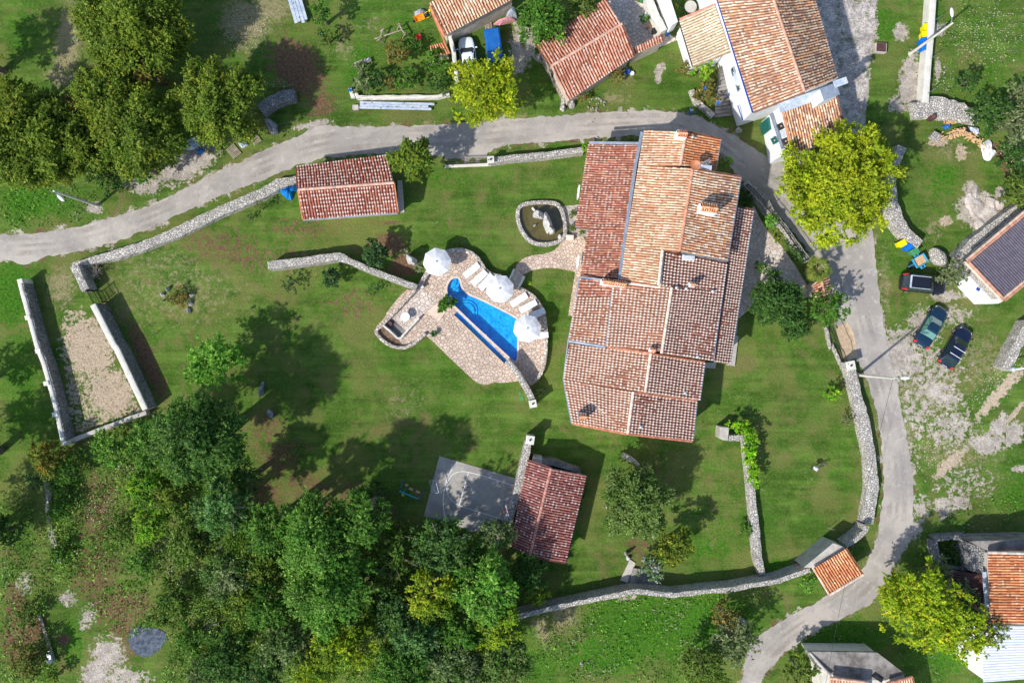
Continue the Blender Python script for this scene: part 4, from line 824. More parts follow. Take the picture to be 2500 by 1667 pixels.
for (px, py, z, ang) in ((1412, 470, 1.5, math.pi - .1), (1410, 640, 1.5, math.pi - .1), (1398, 790, 1.5, math.pi - .12), (1450, 1032, 2.0, -math.pi / 2 - .1), (1560, 1048, 2.0, -math.pi / 2 - .1)):
    p = W(px, py, z); opening(hs, p, 1.1, 1.3, ang)
# ---------------------------------------------------------------- small poolside shed
ho = thing('shed', 'small red and white flecked tiled shed between the road and the lawn', 'shed', W(855, 460))
S1a = (f(1, 1160, 1352, 2.6), f(1, 372, 1452, 2.6), f(5, 385, 190, 3.7), f(5, 1215, 130, 3.7), 'pinkred')
S1b = (f(5, 430, 448, 2.6), f(5, 1250, 388, 2.6), f(5, 1215, 130, 3.7), f(5, 385, 190, 3.7), 'pinkred')
roof([S1a, S1b], ho, 'roof', .265, .36, [(S1a[2], S1a[3], (.66, .42, .32))]); body([S1a, S1b], ho)
gutter(ho, [f(5, 428, 456, 2.5), f(5, 1250, 396, 2.5)], .12); gutter(ho, [f(5, 382, 195, 3.7), f(5, 424, 448, 2.6)], .12, mat='terra', name='verge'); gutter(ho, [f(5, 1220, 130, 3.7), f(5, 1256, 388, 2.6)], .12, mat='terra', name='verge')
flat('shed_step', FL(5, [(1250, 110), (1290, 110), (1310, 388), (1252, 392)]), 'concrete', .1, .1)
# ---------------------------------------------------------------- shed by the court
ho = thing('shed', 'gabled shed with dull red roof standing beside the sports court', 'shed', W(1330, 1240))
a = (f(14, 22, 380, 2.6), f(10, 172, 1082, 2.6), f(10, 376, 1150, 3.4), f(14, 190, 460, 3.4), 'dullred')
b = (f(10, 682, 1210, 2.6), f(14, 500, 522, 2.6), f(14, 190, 460, 3.4), f(10, 376, 1150, 3.4), 'dullred')
roof([a, b], ho, 'roof', .245, .36, [(a[2], a[3], (.5, .24, .19))]); body([a, b], ho)
gutter(ho, [f(10, 688, 1208, 2.5), f(14, 506, 522, 2.5)], .1, mat='cable')
mb = MB(); mb.prism(FL(10, [(225, 1055), (300, 1065), (300, 1110), (215, 1090)], 2.4), 0, 2.4); mb.build('stone_oven', 'concrete', ho); mb = MB(); mb.prism(FL(10, [(305, 1070), (415, 1085), (630, 1160), (636, 1196), (400, 1130), (300, 1112)], 2.1), 0, 2.1); mb.build('canopy', 'concrete_d', ho)
# ---------------------------------------------------------------- barn in the north
ho = thing('barn', 'brick orange gabled barn north of the road with the ridge running diagonally', 'barn', W(1420, 110))
a = (f(2, 255, 395, 3.0), f(2, 850, -5, 3.0), f(2, 990, 212, 4.2), f(2, 372, 580, 4.2), 'brick'); a = (a[1], a[0], a[3], a[2], 'brick')
b = (f(2, 520, 882, 3.0), f(2, 1100, 490, 3.0), f(2, 990, 212, 4.2), f(2, 372, 580, 4.2), 'brick')
c_ = (f(2, 1090, 482, 2.6), f(2, 1350, 362, 2.6), f(2, 1335, 300, 2.9), f(2, 1075, 425, 2.9), 'brick')
roof([a, b], ho, 'roof', .27, .36, [(a[2], a[3], (.66, .42, .32))], label='main roof'); roof([c_], ho, 'roof', .25, .36, label='narrow tiled wall top'); body([a, b], ho); body([c_], ho, inset=.06)
# wooden rail at the west gable
mb = MB(); P0, P1 = f(2, 300, 520, 1.0), f(2, 465, 835, 1.0)
for k in range(13):
    q = P0 + (P1 - P0) * k / 12; mb.box((q[0], q[1], .55), (.06, .06, 1.1))
for z in (.3, .7, 1.05): mb.tube([(P0[0], P0[1], z), (P1[0], P1[1], z)], .035, 5)
tag(mb.build('wooden_fence', 'wood'), 'grey wooden rail fence along the west gable of the diagonal barn', 'fence')
# ---------------------------------------------------------------- white house
ho = thing('house', 'white rendered two storey house with blue trim and tan tiled gable roof', 'house', W(1900, 100))
yo = -260
a = (f(2, 1803 - 75, -300, 5.8), f(2, 2138, 978, 5.8), f(3, 372, 800, 7.6), f(3, 0, -300, 7.6), 'mix')
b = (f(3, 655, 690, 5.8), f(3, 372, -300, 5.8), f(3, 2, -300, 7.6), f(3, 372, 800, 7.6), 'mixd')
roof([a, b], ho, 'roof', .25, .36, [(a[2], a[3], (.6, .34, .24))], label='main gable roof'); body([a, b], ho, 'plaster', .22)
gutter(ho, [f(2, 1803 - 75, -300, 5.75), f(2, 2132, 982, 5.75)], .16, .06, 'bluesh')
c_ = (f(2, 1490, 180, 3.2), f(2, 1612, 580, 3.2), f(2, 1935, 450, 4.5), f(2, 1800, 45, 4.5), 'cream')
roof([c_], ho, 'roof', .25, .36, [(f(2, 1490, 175, 3.3), f(2, 1800, 45, 4.5), (.62, .25, .2))], label='cream lean-to roof'); body([c_], ho, 'plaster'); gutter(ho, [f(2, 1486, 180, 3.1), f(2, 1608, 582, 3.1)], .12, mat='cable')
d_ = (f(3, 265, 1345, 3.6), f(3, 725, 1180, 3.6), f(3, 650, 845, 4.6), f(3, 178, 950, 4.6), 'mix'); roof([d_], ho, 'roof', .25, .36, [(d_[0], d_[3], (.55, .25, .14))], label='south porch roof'); body([d_], ho, 'plaster')
mb = MB(); mb.prism(FL(3, [(85, 985), (150, 935), (190, 950), (285, 1340), (150, 1370)], 3.0), 0, 3.0); mb.build('porch_wall', 'plaster', ho)
chimney(ho, 3, 590, 800, 4, 7.2, 1.4, 1.0, .35, tile=False, label='broad white chimney with a zinc cover')
mb = MB(); p = f(3, 685, 718, 7.6)
mb.box((p[0], p[1], 7.6), (1.2, .6, .12), .35); mb.build('zinc_hood', 'lightblue', ho)
gutter(ho, [f(3, 150, 945, 5.2), f(3, 520, 815, 5.2)], .9, .04, 'lightblue', 'flat_roof')
WA = math.pi + .28
def on(x, y, z): return F(2, x, y, z)
for x, y, z, w, h in ((1960, 625, 3.9, .6, .7), (2003, 760, 3.7, .6, .7), (1955, 560, 3.9, .1, .1)):
    if w > .2: opening(ho, on(x, y, z), w, h, WA, 'gutter')
mb = MB(); p = on(1998, 685, 4.2); mb.box(p, (.5, 1.3, .08), WA); mb.build('awning', 'lightblue', ho)
mb = MB(); mb.tube([on(2000, 920, 2.9), on(2042, 1048, 2.2)], .05); mb.build('handrail', 'bluesh', ho)
for x, y, z, m_ in ((165, 1102, 3.1, 'cable'), (205, 1232, 3.1, 'cable'), (108, 1225, 3.1, 'shutter'), (190, 1165, 3.12, 'lightblue')):
    p = F(3, x, y, z); mb = MB(); mb.box((p[0], p[1], z), (.62, .5, .14), .45 + math.pi / 2); o = mb.build('window_shutter', m_, ho, bevel=.02)
    mb = MB(); mb.lathe((p[0], p[1], z + .07), [(.07, 0), (.07, .05)], 8); mb.build('knob', 'sand', o)
mb = MB(); mb.box(F(3, 60, 1095, 1.2), (.9, 1.1, 2.2), .3); mb.build('door', 'shutter', ho)
gutter(ho, [F(3, 78, 990, 3.2), F(3, 180, 1300, 3.2)], .22, .06, 'gutter')
# north east corner annex strip left of the lean-to
mb = MB(); mb.prism(FL(2, [(1320, -60), (1400, -60), (1480, 190), (1425, 220)], 2.2), 0, 2.2); tag(mb.build('garden_wall', 'plaster', bevel=.03), 'bright white wedge shaped garden wall beside the stairs in the top middle', 'wall')
mb = MB()
for k in range(12):
    q = FL(2, [(1255 + k * 14, 0 + k * 22), (1305 + k * 12, -20 + k * 22), (1317 + k * 12, k * 22), (1269 + k * 14, 22 + k * 22)]); mb.prism(q, 0, .9 - k * .07)
tag(mb.build('stone_stairs', 'concrete_d'), 'narrow grey stairs between two walls in the top middle', 'stairs')
edges_wall('pale rendered wall west of the narrow stairs in the top middle', FL(2, [(1195, -40), (1225, 100), (1330, 280)], 1.2), FL(2, [(1250, -40), (1290, 60), (1385, 260)], 1.2), 1.2, mat='coping')
mb = MB()
for k in range(14):
    a, b = F(2, 1835 - k * 4 + 0, 600 + k * 30, 0), F(2, 1895 + k * 3, 590 + k * 30, 0)
    a = F(2, 1830 - k * 3, 610 + k * 30); b = F(2, 1890 + k * 5, 590 + k * 30); c = F(2, 1893 + k * 5, 618 + k * 30); d = F(2, 1827 - k * 3, 638 + k * 30); mb.prism([a, b, c, d], 0, .1 + .09 * (13 - k))
tag(mb.build('stone_stairs', 'concrete_d'), 'broad weathered steps running along the west wall of the white house', 'stairs')
# ---------------------------------------------------------------- top middle-left house
ho = thing('house', 'house with a striped tan roof cut by the top edge above the white car', 'house', W(1150, -40))
a = (f(1, 1655, 315, 3.4), f(1, 2281, -20, 3.4), f(1, 2130, -330, 5.0), f(1, 1525, 30, 4.6), 'tan')
roof([a], ho, 'roof', .27, .36, [(f(1, 1535, 60, 4.6), f(1, 1660, 320, 3.45), (.6, .22, .12))]); body([a], ho)
gutter(ho, [f(1, 1545, 110, 4.2), f(1, 1700, 470, 2.6)], .14, mat='terra', name='verge')
r2 = (f(1, 1545, 480, 1.8), f(1, 1700, 470, 1.8), f(1, 1640, 370, 2.3), f(1, 1530, 400, 2.3), 'orange'); o2 = thing('tile_stack', 'low orange tiled lean-to left of the house above the white car', 'lean-to', W(1070, 120)); roof([r2], o2, 'roof', .25, .36); body([r2], o2, inset=.1)
# ---------------------------------------------------------------- dark roofed house on the east edge
ho = thing('house', 'stone house with a dark corrugated roof edged in terracotta tiles', 'house', W(2450, 640))
N0, N1 = f(7, 1780, 815, 3.4), f(7, 2600, 130, 3.4); S0, S1_ = f(7, 2100, 1150, 3.4), f(7, 2920, 480, 3.4)
def corr(parent, q, mat, pitch=.18, amp=.035, name='roof_sheet'):
    eL, eR, rR, rL = [np.array(p, float) for p in q]; n_ = int(np.linalg.norm(eR - eL) / pitch * 4); up = np.array([0, 0, 1.]); V = []
    for e0, e1 in ((eL, eR), (rL, rR)):
        for i in range(n_ + 1): V.append(e0 + (e1 - e0) * i / n_ + up * amp * math.sin(i * math.pi / 2))
    fc = [(i, i + 1, n_ + 2 + i, n_ + 1 + i) for i in range(n_)]; mb = MB(); mb.add(V, fc); return mb.build(name, mat, parent)
i1 = lambda a, b, t: a + (b - a) * t
q0 = (i1(S0, N0, .06), i1(S1_, N1, .06), i1(S1_, N1, .94), i1(S0, N0, .94)); corr(ho, q0, 'slate', .23, .06)
MB_ = MB(); P = [p - np.array([0, 0, .12]) for p in (S0, S1_, N1, N0)]; c0 = sum(P) / 4; P2 = [c0 + (p - c0) * .97 for p in P]; MB_.prism(P2, 0, 3.25); MB_.build('wall', 'stone_w', ho)
V = []; C = []
for a, b in ((S0, S1_), (N0, N1), (S0, N0)):
    for off in (-.12, .12):
        d = (b - a) / np.linalg.norm(b - a); s_ = np.array([-d[1], d[0], 0]) * off; v, c = caps(a + s_, b + s_, (.58, .28, .18) if off < 0 else (.7, .5, .38), .12, .25, 3); V.append(v); C.append(c)
quads_obj('verge_tiles', np.concatenate(V), np.concatenate(C), 'tile', ho)
mb = MB(); mb.prism(FL(7, [(1740, 985), (1800, 900), (2095, 1165), (2060, 1180), (1925, 1180)], 1.5), 0, 1.4); mb.build('lean_to_wall', 'whitep', ho)
mb = MB(); p = F(7, 1885, 1055, 1.5); mb.box((p[0], p[1], 1.44), (.35, .28, .06), -.5); mb.build('hatch', 'bluesh', ho); mb = MB(); mb.tube([F(7, 1825, 935, 1.5), F(7, 1960, 1080, 1.5)], .03); mb.build('pipe', 'cable', ho)
# ---------------------------------------------------------------- south east house
ho = thing('house', 'house with an orange tiled roof and white corrugated annex in the lower right', 'house', W(2470, 1460))
a = (f(15, 1990, 1050, 3.6), f(15, 1962, 425, 3.6), f(15, 2310, 430, 4.8), f(15, 2330, 1060, 4.8), 'orange'); roof([a], ho, 'roof', .26, .36, [(a[3], a[2], (.62, .3, .2)), (f(15, 1960, 430, 3.65), f(15, 2290, 440, 4.75), (.5, .45, .42))])
bq = (f(15, 2700, 1060, 3.6), f(15, 2700, 440, 3.6), f(15, 2310, 430, 4.8), f(15, 2330, 1060, 4.8), 'orange'); bq = (bq[1], bq[0], bq[3], bq[2], 'orange'); roof([bq], ho, 'roof', .26, .36); body([a, bq], ho, 'concrete')
mb = MB(); mb.prism(FL(15, [(1800, 345), (1960, 410), (1955, 600), (1900, 615), (1815, 590), (1800, 480)], 2.6), 0, 2.6); mb.build('stone_tower', 'stone_d', ho)
mb = MB(); mb.prism(FL(15, [(1800, 335), (2281, 320), (2500, 320), (2500, 430), (1965, 415)], 3.0), 0, 3.0); mb.build('flat_roof', 'concrete_d', ho)
corr(ho, (f(15, 1925, 1560, 3.0), f(15, 1925, 1065, 3.3), f(15, 2700, 1075, 3.4), f(15, 2700, 1500, 3.1)), 'whitesheet', .26, .035)
mb = MB(); mb.prism(FL(15, [(1830, 1420), (1935, 1500), (1940, 1545), (2700, 1490), (2700, 1090), (1940, 1080), (1820, 1020)], 2.8), 0, 2.8); mb.build('annex_wall', 'plaster', ho)
o2 = thing('metal_shed', 'dark brown corrugated lean-to between the grey bush and the orange roofed house', 'shed', W(2370, 1430)); corr(o2, (f(15, 1660, 900, 2.1), f(15, 1660, 592, 2.1), f(15, 1920, 620, 2.5), f(15, 1930, 910, 2.5)), 'brownm', .25, .035); mb = MB(); mb.prism(FL(15, [(1675, 605), (1910, 630), (1915, 895), (1675, 885)], 2.0), 0, 1.98); mb.build('wall', 'concrete_d', o2)
gutter(ho, [f(15, 1935, 600, 3.2), f(15, 1958, 910, 3.2)], .35, .05, 'lightblue')
# ---------------------------------------------------------------- concrete house at the bottom
ho = thing('house', 'grey concrete roofed house cut by the bottom edge near the road bend', 'house', W(2090, 1640))
mb = MB(); P = [f(15, 405, 1292, 3.0), f(15, 1005, 1302, 3.0), f(15, 1262, 1500, 3.3), f(15, 1100, 1568, 3.6), f(15, 900, 1568, 3.8), f(15, 600, 1512, 3.6)]; mb.prism(P, 2.7, 3.0); mb.build('roof_slab', 'concrete_d', ho)
mb = MB(); mb.prism([p for p in FL(15, [(430, 1310), (1000, 1315), (1240, 1500), (1240, 1800), (540, 1800), (520, 1480)], 2.7)], 0, 2.7); mb.build('wall', 'coping', ho)
a = (f(15, 560, 1900, 3.1), f(15, 900, 1900, 3.1), f(15, 920, 1560, 4.0), f(15, 585, 1520, 4.0), 'tan'); a2 = (f(15, 1090, 1900, 3.1), f(15, 1400, 1900, 3.1), f(15, 1305, 1512, 3.6), f(15, 1085, 1568, 3.6), 'tan'); roof([a, a2], ho, 'roof', .27, .36, [(a[3], a[2], (.65, .4, .28)), (a2[3], a2[2], (.45, .2, .14))])
for k, w_ in enumerate(((415, 1300, 600, 1510),)):
    mb = MB(); mb.tube([f(15, w_[0], w_[1], 3.0), f(15, w_[2], w_[3], 3.4)], .12, 6); mb.build('verge', 'concrete', ho)
mb = MB(); p = f(15, 1010, 1525, 3.2); mb.box((p[0], p[1], 3.1), (1.0, .35, .25), -.6); mb.build('roof_opening', 'cable', ho)
# ---------------------------------------------------------------- tiled gate roof on the south east corner of the wall
ho = thing('gatehouse', 'small orange single pitch tiled gate roof at the southeast corner of the stone wall', 'gatehouse', W(2040, 1400))
a = (f(15, 580, 800, 2.3), f(15, 875, 622, 2.3), f(15, 730, 395, 3.1), f(15, 440, 572, 3.1), 'orange'); roof([a], ho, 'roof', .25, .38); body([a], ho, 'plaster', .5)
mb = MB(); mb.prism(FL(15, [(365, 560), (620, 350), (725, 390), (435, 565)], 2.6), 0, 2.6); mb.build('concrete_ledge', 'concrete', ho)
v, c = caps(a[0] + np.array([0, 0, .1]), a[1] + np.array([0, 0, .1]), (.75, .6, .5), .12, .25, 8); quads_obj('eave_tiles', v, c, 'tile', ho)
# little gate roof beside the palm
ho = thing('gatehouse', 'small two sided tiled gate roof between the palm and the leafy bush by the road', 'gatehouse', W(2005, 695))
a = (f(7, 440, 1010, 2.2), f(7, 465, 1130, 2.2), f(7, 545, 1110, 2.6), f(7, 515, 960, 2.6), 'brick'); b = (f(7, 615, 1095, 2.2), f(7, 575, 940, 2.2), f(7, 515, 960, 2.6), f(7, 545, 1110, 2.6), 'mixd'); roof([a, b], ho, 'roof', .25, .36, [(a[3], a[2], (.55, .3, .2))]); body([a, b], ho, inset=.15)
# ================================================================ TREES AND PLANTS
LC = {'olive': ((.135, .175, .014), (.09, .135, .014), (.20, .22, .02)), 'yellow': ((.34, .40, .008), (.20, .31, .01), (.42, .46, .012)),
      'yellowg': ((.25, .32, .01), (.15, .24, .012), (.38, .42, .015)), 'green': ((.065, .16, .016), (.04, .115, .014), (.11, .21, .025)),
      'bright': ((.12, .28, .03), (.07, .2, .022), (.22, .38, .06)), 'dark': ((.042, .10, .018), (.026, .07, .015), (.075, .14, .03)),
      'blue': ((.085, .17, .055), (.05, .125, .04), (.15, .24, .10)), 'brown': ((.16, .13, .03), (.10, .10, .025), (.26, .17, .05)),
      'grey': ((.14, .17, .07), (.09, .12, .05), (.22, .24, .13)), 'lime': ((.16, .34, .01), (.10, .25, .012), (.26, .45, .02)),
      'dolive': ((.095, .14, .02), (.062, .105, .018), (.14, .185, .03)), 'conifer': ((.04, .088, .03), (.026, .062, .02), (.07, .13, .045)),
      'orange': ((.24, .17, .02), (.15, .14, .02), (.36, .2, .03)), 'flower': ((.12, .2, .07), (.07, .14, .05), (.6, .6, .6)),
      'oliveT': ((.12, .165, .04), (.075, .12, .028), (.18, .23, .075))}
for _k in LC: LC[_k] = tuple(tuple(min(.62, v * (1.0 if _k in ('yellow',) else 1.42) * 1.22) for v in c) for c in LC[_k])
COMMON = [np.array(q) * 1.25 for q in ((.088, .20, .026), (.055, .145, .018), (.15, .27, .05))]
def leaves(g, lobes, lrad, per, size, key, accent=.18, up=.25, flat_=1.0, centre=None, blend=0.0):
    """leaves strung along short twigs that fan out of each lobe; lobes (k,3), radii (k,)"""
    Vs, Cs = [], []; c1, c2, c3 = [np.array(c) for c in LC[key]]; cen = np.mean(lobes, 0) if centre is None else centre
    for c, r_ in zip(lobes, lrad):
        n_ = max(16, int(1.3 * per * r_ * r_)); tw = max(4, n_ // 13); out = c - cen; out[2] = abs(out[2]) * .5; out = out / (np.linalg.norm(out) + .3)
        d = g.normal(size=(tw, 3)) + out * .9; d /= np.linalg.norm(d, axis=1)[:, None]; d[:, 2] = np.where(d[:, 2] < -.3, -d[:, 2], d[:, 2])
        ln_ = r_ * g.uniform(.65, 1.3, tw) * (1 + .18 * np.sin(d[:, 0] * 5 + c[0] * 3)); k = g.integers(0, tw, n_); t_ = g.uniform(.3, 1.02, n_) ** .75
        p = c + d[k] * (ln_[k] * t_)[:, None] * np.array([1, 1, flat_]) + g.normal(size=(n_, 3)) * (r_ * .085 * (1.25 - t_))[:, None]
        p[:, 2] -= .12 * r_ * t_ ** 2
        nn = d[k] * .45 + g.normal(size=(n_, 3)) * .6 + np.array([0, 0, up + .2]); nn /= np.linalg.norm(nn, axis=1)[:, None]
        t = d[k] * .6 + g.normal(size=(n_, 3)) * .6; t = np.cross(nn, np.cross(t, nn)); t /= np.linalg.norm(t, axis=1)[:, None] + 1e-9; b = np.cross(nn, t)
        s_ = size * g.uniform(.5, 1.35, (n_, 1)); V = np.stack([p - t * s_, p - b * s_ * .5, p + t * s_, p + b * s_ * .5], 1)
        m = g.random(n_)[:, None]; bl = np.clip(blend * g.uniform(.3, 1.5), 0, 1); f = lambda q, w: q * (1 - bl) + w * bl
        col = f(c1, COMMON[0]) * m + f(c2, COMMON[1]) * (1 - m); lobe_t = g.uniform(.82, 1.18); twt = g.uniform(.82, 1.2, tw)
        acc = (g.random(tw) < accent * g.uniform(.2, 2.0))[k]; col = np.where(acc[:, None], f(c3, COMMON[2]), col) * lobe_t * twt[k][:, None] * g.uniform(.82, 1.18, (n_, 1)); Vs.append(V); Cs.append(col)
    return np.concatenate(Vs), np.concatenate(Cs)
NT_ = 0
def tree(label, px, py, rpx, h, key='green', name='tree', cat='tree', dens=1.0, leaf=None, bark='barkm', group=None, rx=1.0, ang=0, sparse=0.0, trunk=None, accent=.18, squash=None, spiky=0.0, twigs=0, blend=0.0):
    """px, py, rpx: where and how wide the crown stands in the survey; h: height in metres"""
    global NT_; NT_ += 1
    g = np.random.default_rng(1000 + NT_ * 17); zc = h * .62; c = W(px, py, zc); r_ = rpx / 25 * (H - zc) / H
    root = thing(name, label, cat, (c[0], c[1], 0), 0, group); rz_ = min(h * .40, r_ * .85) if squash is None else squash
    k = int(7 + 5.5 * r_ * (1 - sparse * .4)); L = []; LR = []
    ca, sa = math.cos(R(ang)), math.sin(R(ang))
    for i in range(k):
        th = i * 2.39996 + g.uniform(-.3, .3); q = math.sqrt((i + .5) / k); rr = q * g.uniform(.66, .86) * r_; zz = math.sqrt(max(0, 1 - (q * .95) ** 2))
        x, y = rr * math.cos(th) * rx, rr * math.sin(th) / max(rx, .6) if rx < 1 else rr * math.sin(th)
        x, y = (x * ca - y * sa, x * sa + y * ca)
        L.append((c[0] + x, c[1] + y, zc - .05 * h + rz_ * (zz * g.uniform(.55, .95) - .12))); LR.append(r_ * g.uniform(.20, .38) * (1.15 if q < .5 else .85))
        if i % 2 == 0: L.append((c[0] + x * .93, c[1] + y * .93, zc - rz_ * g.uniform(.2, .7))); LR.append(r_ * g.uniform(.2, .3))
    if spiky:
        for i in range(int(14 + r_ * 8)):
            th = g.uniform(0, 6.28); ph_ = g.uniform(.0, 1.2); rr = r_ * g.uniform(.88, 1.06) * math.cos(ph_ * .8)
            L.append((c[0] + rr * math.cos(th), c[1] + rr * math.sin(th), zc + rz_ * math.sin(ph_) * .9)); LR.append(r_ * g.uniform(.07, .13) * spiky)
    L = np.array(L); LR = np.array(LR); sz = leaf or (.092 + .007 * r_)
    V, C = leaves(g, L, LR, 250 * dens * (1 + .9 / r_) * (1 - sparse * .6) * (.15 / sz) ** 1.2, sz, key, accent, centre=np.array([c[0], c[1], zc - rz_ * .4]), blend=blend)
    keep = V[:, :, 2].min(1) > .05; V, C = V[keep], C[keep]
    quads_obj('crown', V, C, 'leaf', root)
    mb = MB(); tr = trunk or max(.06, .035 * h); z1 = zc - rz_ * .35
    mb.tube([(c[0], c[1], -.05), (c[0] + g.uniform(-.1, .1), c[1] + g.uniform(-.1, .1), z1 * .5), (c[0], c[1], z1), (c[0], c[1], zc + rz_ * .3)], [tr * 1.35, tr, tr * .85, tr * .35], 7)
    for i in range(min(len(L), 9 + twigs)):
        q = L[(i * 5) % len(L)]; m_ = np.array([c[0], c[1], z1 * g.uniform(.8, 1.1)]); mid = (m_ + q) / 2 + np.array([0, 0, .12 * r_]); e = m_ + (q - m_) * (1.25 if twigs else .95)
        mb.tube([m_, mid, e], [tr * .45, tr * .28, tr * .09], 5, False)
    mb.build('trunk', bark, root); return root
FG = 'dense woodland trees in the lower left'
